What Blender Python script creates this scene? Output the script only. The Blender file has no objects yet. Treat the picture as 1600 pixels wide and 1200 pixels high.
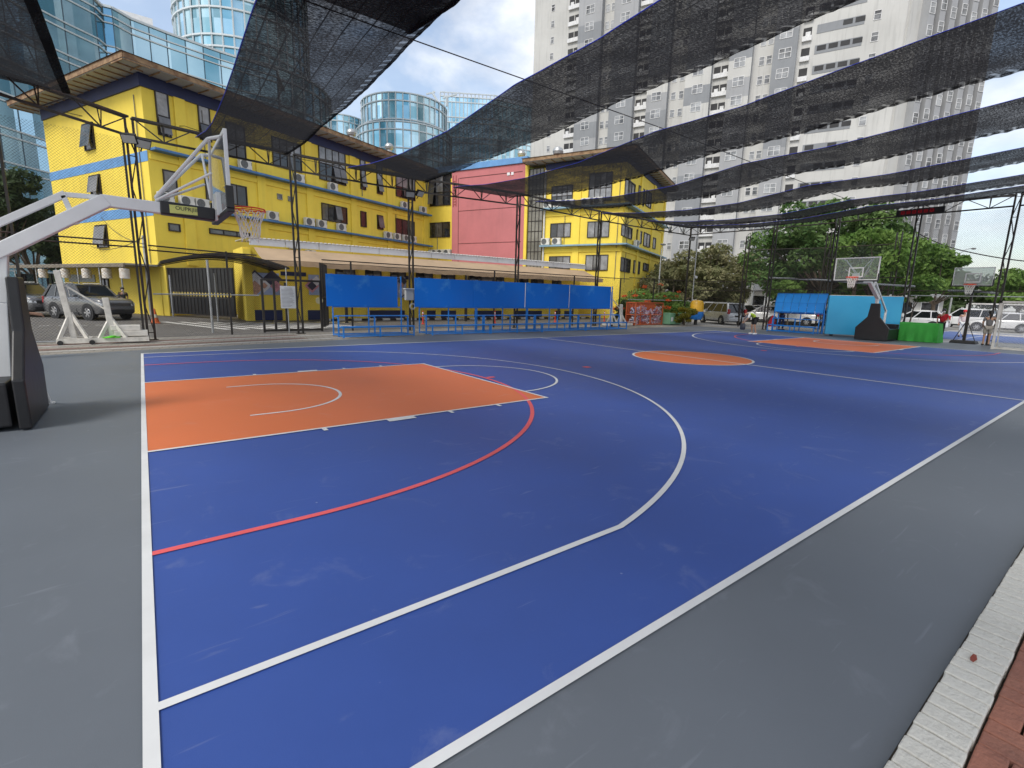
import bpy, bmesh, math, random
import numpy as np
from mathutils import Vector, Matrix
random.seed(7); np.random.seed(7)
SC = bpy.context.scene
COL = SC.collection
R = math.radians

# ------------------------------------------------------------------ camera
CAM = np.array([0.0972, -1.4586, 1.808]); YAW, PIT, ROL, FPX = 0.92447, -0.179465, 0.025813, 761.81
_f = np.array([math.cos(YAW)*math.cos(PIT), math.sin(YAW)*math.cos(PIT), math.sin(PIT)])
_r0 = np.array([math.sin(YAW), -math.cos(YAW), 0]); _u0 = np.cross(_r0, _f)
_r = math.cos(ROL)*_r0 + math.sin(ROL)*_u0; _u = -math.sin(ROL)*_r0 + math.cos(ROL)*_u0
cd = bpy.data.cameras.new('camera'); cam = bpy.data.objects.new('camera', cd); COL.objects.link(cam)
cd.sensor_width = 36; cd.lens = FPX/1600*36; cd.clip_end = 2000; cd.clip_start = 0.05
cam.matrix_world = Matrix([[_r[0], _u[0], -_f[0], CAM[0]], [_r[1], _u[1], -_f[1], CAM[1]], [_r[2], _u[2], -_f[2], CAM[2]], [0, 0, 0, 1]])
SC.camera = cam
# measuring helpers: a sight line of the survey photograph met with a known plane
def ray(a, b): return _f + (a-800)/FPX*_r - (b-600)/FPX*_u
def G(a, b, z=0.0):
    d = ray(a, b); return CAM + (z-CAM[2])/d[2]*d
def AT(a, b, D):
    d = ray(a, b); return CAM + D/math.hypot(d[0], d[1])*d
def PL(a, b, p, d):
    n = np.array([-d[1], d[0]]); r = ray(a, b); t = ((np.array(p[:2])-CAM[:2])@n)/(r[:2]@n); X = CAM+t*r
    return float((X[:2]-np.array(p[:2]))@d), float(X[2])

# ------------------------------------------------------------------ object helpers
W = {}
def wm(o): return W.get(o.name, Matrix.Identity(4)) if o is not None else Matrix.Identity(4)
def props(o, label=None, cat=None, group=None, kind=None):
    if label: o['label'] = label
    if cat: o['category'] = cat
    if group: o['group'] = group
    if kind: o['kind'] = kind
    return o
def thing(name, label, cat, loc=(0, 0, 0), rotz=0.0, group=None):
    o = bpy.data.objects.new(name, None); COL.objects.link(o)
    o.empty_display_size = 0.2
    o.location = loc; o.rotation_euler = (0, 0, rotz)
    W[o.name] = Matrix.Translation(Vector(loc)) @ Matrix.Rotation(rotz, 4, 'Z')
    return props(o, label, cat, group)
def kids(o): return [c for c in bpy.data.objects if c.parent == o]
def copy_tree(o, parent=None):
    c = o.copy(); COL.objects.link(c); c.parent = parent
    for ch in kids(o): copy_tree(ch, c)
    return c
def dup(o, loc, rotz, label=None, group=None):
    c = copy_tree(o); c.location = loc; c.rotation_euler = (0, 0, rotz)
    if label: c['label'] = label
    if group: c['group'] = group
    return c

def frame_of(d):
    d = Vector(d).normalized()
    up = Vector((0, 0, 1)) if abs(d.z) < 0.95 else Vector((1, 0, 0))
    s = d.cross(up).normalized(); return d, s, s.cross(d).normalized()
class MB:
    def __init__(s): s.v = []; s.f = []; s.m = []; s.uv = None
    def add(s, vs, fs, m=0):
        n = len(s.v); s.v += [tuple(map(float, v)) for v in vs]; s.f += [tuple(i+n for i in f) for f in fs]; s.m += [m]*len(fs); return s
    def box(s, c, size, rz=0.0, m=0, taper=1.0):
        x, y, z = size[0]/2, size[1]/2, size[2]/2; vs = []
        for dz in (-1, 1):
            k = taper if dz > 0 else 1.0
            for dx, dy in ((-1, -1), (1, -1), (1, 1), (-1, 1)):
                px, py = dx*x*k, dy*y*k
                vs.append((c[0]+px*math.cos(rz)-py*math.sin(rz), c[1]+px*math.sin(rz)+py*math.cos(rz), c[2]+dz*z))
        return s.add(vs, [(3, 2, 1, 0), (4, 5, 6, 7), (0, 1, 5, 4), (1, 2, 6, 5), (2, 3, 7, 6), (3, 0, 4, 7)], m)
    def bb(s, a, b, m=0):
        return s.box([(a[i]+b[i])/2 for i in range(3)], [abs(b[i]-a[i]) for i in range(3)], 0, m)
    def bar(s, p, q, w, h=None, m=0):
        h = h or w; p = Vector(p); q = Vector(q); d, a, b = frame_of(q-p); vs = []
        for c in (p, q):
            for i, j in ((-1, -1), (1, -1), (1, 1), (-1, 1)): vs.append(c+a*(i*w/2)+b*(j*h/2))
        return s.add(vs, [(0, 1, 2, 3), (7, 6, 5, 4), (4, 5, 1, 0), (5, 6, 2, 1), (6, 7, 3, 2), (7, 4, 0, 3)], m)
    def tube(s, pts, r, n=8, m=0, cap=True):
        pts = [Vector(p) for p in pts]; k = len(pts); vs = []; fs = []
        rr = r if isinstance(r, (list, tuple)) else [r]*k
        side = None
        for i, p in enumerate(pts):
            d = (pts[min(i+1, k-1)]-pts[max(i-1, 0)])
            if d.length < 1e-9: d = Vector((0, 0, 1))
            d.normalize()
            if side is None: side = frame_of(d)[1]
            else:
                side = side - d*side.dot(d)
                side = side.normalized() if side.length > 1e-6 else frame_of(d)[1]
            b = d.cross(side)
            for j in range(n):
                t = 2*math.pi*j/n; vs.append(p+side*(math.cos(t)*rr[i])+b*(math.sin(t)*rr[i]))
        for i in range(k-1):
            for j in range(n):
                a = i*n+j; b_ = i*n+(j+1) % n; fs.append((a, b_, b_+n, a+n))
        if cap: fs += [tuple(range(n-1, -1, -1)), tuple((k-1)*n+j for j in range(n))]
        return s.add(vs, fs, m)
    def prism(s, poly, z0, z1, m=0):
        n = len(poly)
        ar = sum(poly[i][0]*poly[(i+1) % n][1]-poly[(i+1) % n][0]*poly[i][1] for i in range(n))
        if ar < 0: poly = poly[::-1]
        vs = [(p[0], p[1], z0) for p in poly]+[(p[0], p[1], z1) for p in poly]
        fs = [tuple(range(n-1, -1, -1)), tuple(range(n, 2*n))]+[(i, (i+1) % n, (i+1) % n+n, i+n) for i in range(n)]
        return s.add(vs, fs, m)
    def extrude(s, poly, vec, m=0):      # planar 3-D polygon swept along vec
        n = len(poly); vec = Vector(vec); vs = [Vector(p) for p in poly]; vs += [v+vec for v in vs]
        nn = Vector((0, 0, 0))
        for i in range(n): nn += vs[i].cross(vs[(i+1) % n])
        fs = [tuple(range(n-1, -1, -1)), tuple(range(n, 2*n))]+[(i, (i+1) % n, (i+1) % n+n, i+n) for i in range(n)]
        if nn.dot(vec) < 0: fs = [f[::-1] for f in fs]
        return s.add(vs, fs, m)
    def sheet(s, poly, z, m=0):
        n = len(poly); ar = sum(poly[i][0]*poly[(i+1) % n][1]-poly[(i+1) % n][0]*poly[i][1] for i in range(n))
        if ar < 0: poly = poly[::-1]
        return s.add([(p[0], p[1], z) for p in poly], [tuple(range(n))], m)
    def ribbon(s, pts, w, z, m=0, closed=False):
        k = len(pts); vs = []; fs = []
        for i in range(k):
            if closed: a, b = pts[(i-1) % k], pts[(i+1) % k]
            else: a, b = pts[max(i-1, 0)], pts[min(i+1, k-1)]
            dx, dy = b[0]-a[0], b[1]-a[1]; l = math.hypot(dx, dy); nx, ny = -dy/l*w/2, dx/l*w/2
            vs += [(pts[i][0]-nx, pts[i][1]-ny, z), (pts[i][0]+nx, pts[i][1]+ny, z)]
        for i in range(k if closed else k-1):
            j = (i+1) % k; fs.append((2*i, 2*j, 2*j+1, 2*i+1))
        return s.add(vs, fs, m)
    def lathe(s, prof, c=(0, 0, 0), n=16, axis='z', m=0, a0=0, a1=2*math.pi):
        vs = []; fs = []; k = len(prof); full = abs(a1-a0-2*math.pi) < 1e-6; nn = n if full else n+1
        for j in range(nn):
            t = a0+(a1-a0)*j/n
            for r, h in prof:
                x, y, z = r*math.cos(t), r*math.sin(t), h
                if axis == 'y': x, y, z = x, h, y
                if axis == 'x': x, y, z = h, x, y
                vs.append((c[0]+x, c[1]+y, c[2]+z))
        for j in range(n):
            j2 = (j+1) % nn
            for i in range(k-1): fs.append((j*k+i, j2*k+i, j2*k+i+1, j*k+i+1))
        return s.add(vs, fs, m)
    def ball(s, c, r, n=10, m=0):
        rx, ry, rz = r if isinstance(r, (tuple, list)) else (r, r, r)
        k = n//2; vs = [(c[0], c[1], c[2]-rz)]; fs = []
        for i in range(1, k):
            t = -math.pi/2+math.pi*i/k
            for j in range(n):
                p = 2*math.pi*j/n; vs.append((c[0]+rx*math.cos(t)*math.cos(p), c[1]+ry*math.cos(t)*math.sin(p), c[2]+rz*math.sin(t)))
        vs.append((c[0], c[1], c[2]+rz)); L = len(vs)-1
        for j in range(n): fs.append((0, 1+(j+1) % n, 1+j)); fs.append((L, L-n+j, L-n+(j+1) % n))
        for i in range(k-2):
            for j in range(n):
                a = 1+i*n+j; b = 1+i*n+(j+1) % n; fs.append((a, b, b+n, a+n))
        return s.add(vs, fs, m)
    def loft(s, rings, m=0, cap=True):
        n = len(rings[0]); vs = [p for r in rings for p in r]; fs = []
        for i in range(len(rings)-1):
            for j in range(n):
                a = i*n+j; b = i*n+(j+1) % n; fs.append((a, b, b+n, a+n))
        if cap: fs += [tuple(range(n-1, -1, -1)), tuple((len(rings)-1)*n+j for j in range(n))]
        return s.add(vs, fs, m)
    def build(s, name, mats, parent=None, smooth=None, bevel=0, fixn=False, **kw):
        me = bpy.data.meshes.new(name); me.from_pydata(s.v, [], s.f)
        for x in (mats if isinstance(mats, (list, tuple)) else [mats]): me.materials.append(x)
        if any(s.m): me.polygons.foreach_set('material_index', s.m)
        if bevel or fixn:
            bm = bmesh.new(); bm.from_mesh(me)
            if fixn: bmesh.ops.recalc_face_normals(bm, faces=bm.faces)
            if bevel:
                es = [e for e in bm.edges if len(e.link_faces) == 2 and e.calc_face_angle() > 0.5]
                bmesh.ops.bevel(bm, geom=es, offset=bevel, segments=2, affect='EDGES', profile=0.5, clamp_overlap=True)
            bm.to_mesh(me); bm.free()
        if s.uv:
            ul = me.uv_layers.new(name='UVMap'); idx = np.zeros(len(me.loops), dtype=np.int32); me.loops.foreach_get('vertex_index', idx)
            ul.data.foreach_set('uv', np.array(s.uv, dtype=np.float32)[idx].ravel())
        if smooth is not None:
            me.polygons.foreach_set('use_smooth', [True]*len(me.polygons)); me.set_sharp_from_angle(angle=R(smooth))
        o = bpy.data.objects.new(name, me); COL.objects.link(o)
        if parent is not None:
            M = wm(parent); me.transform(M.inverted()); o.parent = parent; W[o.name] = M
        me.update()
        return props(o, **kw)
def structure(name, mb, m, **k): return mb.build(name, m, None, kind='structure', **k)

# ------------------------------------------------------------------ materials
def nt_of(name):
    m = bpy.data.materials.new(name); m.use_nodes = True; nt = m.node_tree; nt.nodes.clear()
    return m, nt, nt.nodes.new, nt.links.new
MC = {}
def mat(name, col, rough=0.6, var=0.12, scale=3.0, bump=0.0, bscale=40.0, metal=0.0, col2=None, dirt=0.0, spec=0.5, coat=0.0, transl=0.0, thr=(0.35, 0.65), streak=0.0):
    if name in MC: return MC[name]
    m, nt, N, L = nt_of(name)
    out = N('ShaderNodeOutputMaterial'); b = N('ShaderNodeBsdfPrincipled'); tc = N('ShaderNodeTexCoord')
    n1 = N('ShaderNodeTexNoise'); n1.inputs['Scale'].default_value = scale; n1.inputs['Detail'].default_value = 6; n1.inputs['Roughness'].default_value = 0.6
    L(tc.outputs['Object'], n1.inputs['Vector'])
    rp = N('ShaderNodeValToRGB'); e = rp.color_ramp.elements
    e[0].position, e[1].position = thr
    c2 = col2 or tuple(min(1, c*(1+var)) for c in col); c1 = col if col2 else tuple(c*(1-var) for c in col)
    e[0].color = (*c1, 1); e[1].color = (*c2, 1)
    L(n1.outputs['Fac'], rp.inputs['Fac']); cout = rp.outputs['Color']
    if dirt:
        n2 = N('ShaderNodeTexNoise'); n2.inputs['Scale'].default_value = scale*0.35; n2.inputs['Detail'].default_value = 8; n2.inputs['Roughness'].default_value = 0.7
        L(tc.outputs['Object'], n2.inputs['Vector'])
        mr = N('ShaderNodeMapRange'); mr.inputs[1].default_value = 0.5; mr.inputs[2].default_value = 0.75; L(n2.outputs['Fac'], mr.inputs[0])
        ml = N('ShaderNodeMath'); ml.operation = 'MULTIPLY'; ml.inputs[1].default_value = dirt; L(mr.outputs[0], ml.inputs[0])
        mx = N('ShaderNodeMix'); mx.data_type = 'RGBA'; L(ml.outputs[0], mx.inputs['Factor']); L(cout, mx.inputs['A']); mx.inputs['B'].default_value = (0.12, 0.105, 0.085, 1)
        cout = mx.outputs['Result']
    if streak:           # rain streaks running down the wall
        mp = N('ShaderNodeMapping'); mp.inputs['Scale'].default_value = (2.2, 2.2, 0.16); L(tc.outputs['Object'], mp.inputs[0])
        n4 = N('ShaderNodeTexNoise'); n4.inputs['Scale'].default_value = 1.0; n4.inputs['Detail'].default_value = 6; n4.inputs['Roughness'].default_value = 0.6; L(mp.outputs[0], n4.inputs['Vector'])
        m4 = N('ShaderNodeMapRange'); m4.inputs[1].default_value = 0.52; m4.inputs[2].default_value = 0.74; m4.inputs[4].default_value = streak; L(n4.outputs['Fac'], m4.inputs[0])
        x4 = N('ShaderNodeMix'); x4.data_type = 'RGBA'; L(m4.outputs[0], x4.inputs['Factor']); L(cout, x4.inputs['A']); x4.inputs['B'].default_value = (*[c*0.35+0.03 for c in col], 1); cout = x4.outputs['Result']
    L(cout, b.inputs['Base Color'])
    b.inputs['Roughness'].default_value = rough; b.inputs['Metallic'].default_value = metal; b.inputs['Specular IOR Level'].default_value = spec
    if coat: b.inputs['Coat Weight'].default_value = coat; b.inputs['Coat Roughness'].default_value = 0.06
    if bump:
        n3 = N('ShaderNodeTexNoise'); n3.inputs['Scale'].default_value = bscale; n3.inputs['Detail'].default_value = 4; L(tc.outputs['Object'], n3.inputs['Vector'])
        bp = N('ShaderNodeBump'); bp.inputs['Strength'].default_value = bump; bp.inputs['Distance'].default_value = 0.02; L(n3.outputs['Fac'], bp.inputs['Height']); L(bp.outputs['Normal'], b.inputs['Normal'])
    if transl:
        tr = N('ShaderNodeBsdfTranslucent'); L(cout, tr.inputs['Color']); mx = N('ShaderNodeMixShader'); mx.inputs[0].default_value = transl
        L(b.outputs[0], mx.inputs[1]); L(tr.outputs[0], mx.inputs[2]); L(mx.outputs[0], out.inputs[0])
    else: L(b.outputs[0], out.inputs[0])
    MC[name] = m; return m
def m_emit(name, col, k):
    m, nt, N, L = nt_of(name); o = N('ShaderNodeOutputMaterial'); e = N('ShaderNodeEmission'); e.inputs[0].default_value = (*col, 1); e.inputs[1].default_value = k; L(e.outputs[0], o.inputs[0]); return m
def m_glass_clear(name, tint=(0.9, 0.95, 0.95), opac=0.12):
    m, nt, N, L = nt_of(name); o = N('ShaderNodeOutputMaterial'); t = N('ShaderNodeBsdfTransparent'); t.inputs[0].default_value = (*tint, 1)
    g = N('ShaderNodeBsdfGlossy'); g.inputs['Roughness'].default_value = 0.03
    d = N('ShaderNodeBsdfDiffuse'); d.inputs[0].default_value = (0.55, 0.6, 0.6, 1)
    fr = N('ShaderNodeFresnel'); fr.inputs[0].default_value = 1.35
    m1 = N('ShaderNodeMixShader'); m1.inputs[0].default_value = opac; L(t.outputs[0], m1.inputs[1]); L(d.outputs[0], m1.inputs[2])
    m2 = N('ShaderNodeMixShader'); L(fr.outputs[0], m2.inputs[0]); L(m1.outputs[0], m2.inputs[1]); L(g.outputs[0], m2.inputs[2]); L(m2.outputs[0], o.inputs[0]); return m
def m_window(name, col=(0.03, 0.032, 0.035), rough=0.08, var=0.6, scale=1.2):
    return mat(name, col, rough, var, scale, spec=0.8)
def m_mesh(name, pitch=0.06, wire=0.0042, col=(0.02, 0.02, 0.02)):
    # chain link: diagonal wires in the UV plane, gaps fully open
    m, nt, N, L = nt_of(name); o = N('ShaderNodeOutputMaterial'); uv = N('ShaderNodeUVMap'); sp = N('ShaderNodeSeparateXYZ'); L(uv.outputs[0], sp.inputs[0])
    def M(op, a, b=None):
        x = N('ShaderNodeMath'); x.operation = op
        for i, q in enumerate((a, b)):
            if q is None: continue
            if isinstance(q, (int, float)): x.inputs[i].default_value = q
            else: L(q, x.inputs[i])
        return x.outputs[0]
    res = []
    for op in ('ADD', 'SUBTRACT'):
        t = M(op, sp.outputs[0], sp.outputs[1]); t = M('DIVIDE', t, pitch); t = M('FRACT', t); t = M('SUBTRACT', t, 0.5); t = M('ABSOLUTE', t); res.append(M('LESS_THAN', t, wire/pitch))
    fac = M('MAXIMUM', res[0], res[1])
    t = N('ShaderNodeBsdfTransparent'); d = N('ShaderNodeBsdfPrincipled'); d.inputs['Base Color'].default_value = (*col, 1); d.inputs['Roughness'].default_value = 0.5
    mx = N('ShaderNodeMixShader'); L(fac, mx.inputs[0]); L(t.outputs[0], mx.inputs[1]); L(d.outputs[0], mx.inputs[2]); L(mx.outputs[0], o.inputs[0]); return m
def m_shade(name, opac=0.84, rib=0.0):
    # knitted black shade cloth: sewn seams every half metre, open weave between them (UV in metres)
    m, nt, N, L = nt_of(name); o = N('ShaderNodeOutputMaterial'); uv = N('ShaderNodeUVMap'); sp = N('ShaderNodeSeparateXYZ'); L(uv.outputs[0], sp.inputs[0])
    def M(op, a, b=None):
        x = N('ShaderNodeMath'); x.operation = op
        for i, q in enumerate((a, b)):
            if q is None: continue
            if isinstance(q, (int, float)): x.inputs[i].default_value = q
            else: L(q, x.inputs[i])
        return x.outputs[0]
    s = M('FRACT', M('DIVIDE', sp.outputs[0], 0.42)); s = M('LESS_THAN', M('ABSOLUTE', M('SUBTRACT', s, 0.5)), 0.034)
    s2 = M('MULTIPLY', M('LESS_THAN', M('ABSOLUTE', M('SUBTRACT', M('FRACT', M('DIVIDE', sp.outputs[1], 3.05)), 0.5)), 0.006), 0.6)
    mp = N('ShaderNodeMapping'); mp.inputs['Scale'].default_value = (13, 24, 1); L(uv.outputs[0], mp.inputs[0])
    n1 = N('ShaderNodeTexNoise'); n1.inputs['Scale'].default_value = 1.0; n1.inputs['Detail'].default_value = 5; n1.inputs['Roughness'].default_value = 0.8; L(mp.outputs[0], n1.inputs['Vector'])
    n2 = N('ShaderNodeTexNoise'); n2.inputs['Scale'].default_value = 0.9; n2.inputs['Detail'].default_value = 4; L(uv.outputs[0], n2.inputs['Vector'])
    mr = N('ShaderNodeMapRange'); mr.inputs[1].default_value = 0.33; mr.inputs[2].default_value = 0.62; mr.inputs[3].default_value = opac-0.20; mr.inputs[4].default_value = opac+0.11; L(n1.outputs['Fac'], mr.inputs[0])
    f = M('ADD', mr.outputs[0], M('MULTIPLY', M('SUBTRACT', n2.outputs['Fac'], 0.5), 0.34))
    f = M('MINIMUM', M('MAXIMUM', f, M('MAXIMUM', s, s2)), 0.985)
    if rib:
        wv = M('FRACT', M('ADD', M('DIVIDE', sp.outputs[1], rib), M('MULTIPLY', n2.outputs['Fac'], 2.2))); wv = M('POWER', M('MAXIMUM', M('SINE', M('MULTIPLY', wv, 6.2832)), 0.0), 2.0); f = M('MULTIPLY', f, M('SUBTRACT', 1.0, M('MULTIPLY', wv, 0.30)))
    t = N('ShaderNodeBsdfTransparent'); d = N('ShaderNodeBsdfDiffuse'); d.inputs[0].default_value = (0.013, 0.0125, 0.0125, 1)
    tl = N('ShaderNodeBsdfTranslucent'); tl.inputs[0].default_value = (0.014, 0.014, 0.015, 1)
    a = N('ShaderNodeAddShader'); L(d.outputs[0], a.inputs[0]); L(tl.outputs[0], a.inputs[1])
    mx = N('ShaderNodeMixShader'); L(f, mx.inputs[0]); L(t.outputs[0], mx.inputs[1]); L(a.outputs[0], mx.inputs[2]); L(mx.outputs[0], o.inputs[0]); return m
def m_curtain(name, c0, c1, pw=1.5, ph=4.0, metal=0.75):
    # reflective facade glazing; every pane its own tint and a slight tilt (UV in metres along the facade)
    m, nt, N, L = nt_of(name); o = N('ShaderNodeOutputMaterial'); uv = N('ShaderNodeUVMap')
    mp = N('ShaderNodeMapping'); mp.inputs['Scale'].default_value = (1/pw, 1/ph, 1); L(uv.outputs[0], mp.inputs[0])
    fl = N('ShaderNodeVectorMath'); fl.operation = 'FLOOR'; L(mp.outputs[0], fl.inputs[0])
    wn = N('ShaderNodeTexWhiteNoise'); wn.noise_dimensions = '2D'; L(fl.outputs[0], wn.inputs['Vector'])
    n2 = N('ShaderNodeTexNoise'); n2.inputs['Scale'].default_value = 0.09; n2.inputs['Detail'].default_value = 3; L(uv.outputs[0], n2.inputs['Vector'])
    ad = N('ShaderNodeMath'); ad.operation = 'MULTIPLY_ADD'; L(wn.outputs['Value'], ad.inputs[0]); ad.inputs[1].default_value = 0.45; L(n2.outputs['Fac'], ad.inputs[2])
    mr = N('ShaderNodeMapRange'); mr.inputs[1].default_value = 0.45; mr.inputs[2].default_value = 0.95; L(ad.outputs[0], mr.inputs[0])
    mx = N('ShaderNodeMix'); mx.data_type = 'RGBA'; L(mr.outputs[0], mx.inputs['Factor']); mx.inputs['A'].default_value = (*c0, 1); mx.inputs['B'].default_value = (*c1, 1)
    b = N('ShaderNodeBsdfPrincipled'); L(mx.outputs['Result'], b.inputs['Base Color']); b.inputs['Metallic'].default_value = metal; b.inputs['Roughness'].default_value = 0.09
    sb = N('ShaderNodeVectorMath'); sb.operation = 'SUBTRACT'; L(wn.outputs['Color'], sb.inputs[0]); sb.inputs[1].default_value = (0.5, 0.5, 0.5)
    sc = N('ShaderNodeVectorMath'); sc.operation = 'SCALE'; L(sb.outputs[0], sc.inputs[0]); sc.inputs['Scale'].default_value = 0.05
    ge = N('ShaderNodeNewGeometry'); av = N('ShaderNodeVectorMath'); av.operation = 'ADD'; L(ge.outputs['Normal'], av.inputs[0]); L(sc.outputs[0], av.inputs[1])
    nm = N('ShaderNodeVectorMath'); nm.operation = 'NORMALIZE'; L(av.outputs[0], nm.inputs[0]); L(nm.outputs[0], b.inputs['Normal'])
    L(b.outputs[0], o.inputs[0]); return m

def m_court(name, col, scuff=0.25, rough=0.5, var=0.07):
    # acrylic sport coating: broad cloudy tone shifts, ball scuffs, fine grit
    m, nt, N, L = nt_of(name); o = N('ShaderNodeOutputMaterial'); b = N('ShaderNodeBsdfPrincipled'); tc = N('ShaderNodeTexCoord')
    n1 = N('ShaderNodeTexNoise'); n1.inputs['Scale'].default_value = 0.35; n1.inputs['Detail'].default_value = 7; n1.inputs['Roughness'].default_value = 0.62; L(tc.outputs['Object'], n1.inputs['Vector'])
    rp = N('ShaderNodeValToRGB'); e = rp.color_ramp.elements; e[0].position = 0.3; e[1].position = 0.7
    e[0].color = (*[c*(1-var) for c in col], 1); e[1].color = (*[c*(1+var) for c in col], 1); L(n1.outputs['Fac'], rp.inputs['Fac'])
    n2 = N('ShaderNodeTexNoise'); n2.inputs['Scale'].default_value = 1.9; n2.inputs['Detail'].default_value = 9; n2.inputs['Roughness'].default_value = 0.66; n2.inputs['Distortion'].default_value = 1.2; L(tc.outputs['Object'], n2.inputs['Vector'])
    mr = N('ShaderNodeMapRange'); mr.inputs[1].default_value = 0.585; mr.inputs[2].default_value = 0.80; mr.inputs[4].default_value = scuff; L(n2.outputs['Fac'], mr.inputs[0])
    vo = N('ShaderNodeTexVoronoi'); vo.inputs['Scale'].default_value = 2.3; L(tc.outputs['Object'], vo.inputs['Vector'])
    sm = N('ShaderNodeMapRange'); sm.inputs[1].default_value = 0.03; sm.inputs[2].default_value = 0.012; sm.inputs[4].default_value = 0.5; L(vo.outputs['Distance'], sm.inputs[0])
    wn = N('ShaderNodeMath'); wn.operation = 'GREATER_THAN'; wn.inputs[1].default_value = 0.62; sx = N('ShaderNodeSeparateXYZ'); L(vo.outputs['Color'], sx.inputs[0]); L(sx.outputs[0], wn.inputs[0])
    pm = N('ShaderNodeMath'); pm.operation = 'MULTIPLY'; L(sm.outputs[0], pm.inputs[0]); L(wn.outputs[0], pm.inputs[1])
    mxm = N('ShaderNodeMath'); mxm.operation = 'MAXIMUM'; L(mr.outputs[0], mxm.inputs[0]); L(pm.outputs[0], mxm.inputs[1])
    for ang, sd_ in ((0.5, 0.0), (2.0, 7.3), (1.2, 3.1)):       # dragged shoe scratches
        mp = N('ShaderNodeMapping'); mp.inputs['Rotation'].default_value = (0, 0, ang); mp.inputs['Scale'].default_value = (1.3, 16, 1); mp.inputs['Location'].default_value = (sd_, sd_, 0); L(tc.outputs['Object'], mp.inputs[0])
        ns = N('ShaderNodeTexNoise'); ns.inputs['Scale'].default_value = 1.0; ns.inputs['Detail'].default_value = 3; ns.inputs['Distortion'].default_value = 0.5; L(mp.outputs[0], ns.inputs['Vector'])
        ms = N('ShaderNodeMapRange'); ms.inputs[1].default_value = 0.70; ms.inputs[2].default_value = 0.80; ms.inputs[4].default_value = scuff*1.1; L(ns.outputs['Fac'], ms.inputs[0])
        mq = N('ShaderNodeMath'); mq.operation = 'MAXIMUM'; L(mxm.outputs[0], mq.inputs[0]); L(ms.outputs[0], mq.inputs[1]); mxm = mq
    mx = N('ShaderNodeMix'); mx.data_type = 'RGBA'; L(mxm.outputs[0], mx.inputs['Factor']); L(rp.outputs['Color'], mx.inputs['A']); mx.inputs['B'].default_value = (0.5, 0.53, 0.6, 1)
    L(mx.outputs['Result'], b.inputs['Base Color'])
    rr = N('ShaderNodeMapRange'); rr.inputs[3].default_value = rough-0.08; rr.inputs[4].default_value = rough+0.1; L(n1.outputs['Fac'], rr.inputs[0]); L(rr.outputs[0], b.inputs['Roughness'])
    n3 = N('ShaderNodeTexNoise'); n3.inputs['Scale'].default_value = 180; n3.inputs['Detail'].default_value = 3; L(tc.outputs['Object'], n3.inputs['Vector'])
    bp = N('ShaderNodeBump'); bp.inputs['Strength'].default_value = 0.15; bp.inputs['Distance'].default_value = 0.004; L(n3.outputs['Fac'], bp.inputs['Height']); L(bp.outputs['Normal'], b.inputs['Normal'])
    L(b.outputs[0], o.inputs[0]); return m
def m_paver(name, c1, c2, mortar, bw=0.2, bh=0.1, rot=0.0, mort=0.012, bump=0.3):
    m, nt, N, L = nt_of(name); o = N('ShaderNodeOutputMaterial'); b = N('ShaderNodeBsdfPrincipled'); tc = N('ShaderNodeTexCoord')
    mp = N('ShaderNodeMapping'); mp.inputs['Rotation'].default_value = (0, 0, rot); L(tc.outputs['Object'], mp.inputs[0])
    br = N('ShaderNodeTexBrick'); br.inputs['Scale'].default_value = 1; br.inputs['Brick Width'].default_value = bw; br.inputs['Row Height'].default_value = bh; br.inputs['Mortar Size'].default_value = mort
    br.inputs['Color1'].default_value = (*c1, 1); br.inputs['Color2'].default_value = (*c2, 1); br.inputs['Mortar'].default_value = (*mortar, 1); L(mp.outputs[0], br.inputs['Vector'])
    n = N('ShaderNodeTexNoise'); n.inputs['Scale'].default_value = 1.2; n.inputs['Detail'].default_value = 8; L(tc.outputs['Object'], n.inputs['Vector'])
    mr = N('ShaderNodeMapRange'); mr.inputs[3].default_value = 0.72; mr.inputs[4].default_value = 1.25; L(n.outputs['Fac'], mr.inputs[0])
    mu = N('ShaderNodeMix'); mu.data_type = 'RGBA'; mu.blend_type = 'MULTIPLY'; mu.inputs['Factor'].default_value = 1; L(br.outputs['Color'], mu.inputs['A']); L(mr.outputs[0], mu.inputs['B']); L(mu.outputs['Result'], b.inputs['Base Color'])
    b.inputs['Roughness'].default_value = 0.85
    bp = N('ShaderNodeBump'); bp.inputs['Strength'].default_value = bump; bp.inputs['Distance'].default_value = 0.01; bp.invert = True; L(br.outputs['Fac'], bp.inputs['Height']); L(bp.outputs['Normal'], b.inputs['Normal'])
    L(b.outputs[0], o.inputs[0]); return m

BLK = mat('black steel paint', (0.014, 0.013, 0.012), 0.45, 0.3, 8, 0.1, col2=(0.03, 0.022, 0.017))
RUST = mat('dark rusty steel', (0.018, 0.012, 0.009), 0.6, 0.3, 3, 0.2, col2=(0.06, 0.028, 0.017), thr=(0.45, 0.7))
WHT = mat('white gloss paint', (0.72, 0.73, 0.73), 0.35, 0.05, 2, dirt=0.15)
OFFW = mat('chipped cream paint', (0.66, 0.63, 0.57), 0.6, 0.12, 5, 0.2, dirt=0.45)
GALV = mat('galvanised pipe', (0.42, 0.43, 0.43), 0.45, 0.15, 4, metal=0.6)
CONC = mat('weathered concrete', (0.4, 0.39, 0.36), 0.85, 0.15, 1.0, 0.3, dirt=0.3)
RUB = mat('black rubber', (0.015, 0.015, 0.016), 0.7, 0.2, 6, 0.1)
PAD = mat('black vinyl padding', (0.013, 0.013, 0.015), 0.42, 0.2, 2.5, 0.15, 9)
BLUE = mat('blue bench paint', (0.008, 0.19, 0.60), 0.4, 0.1, 3, dirt=0.2)
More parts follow.
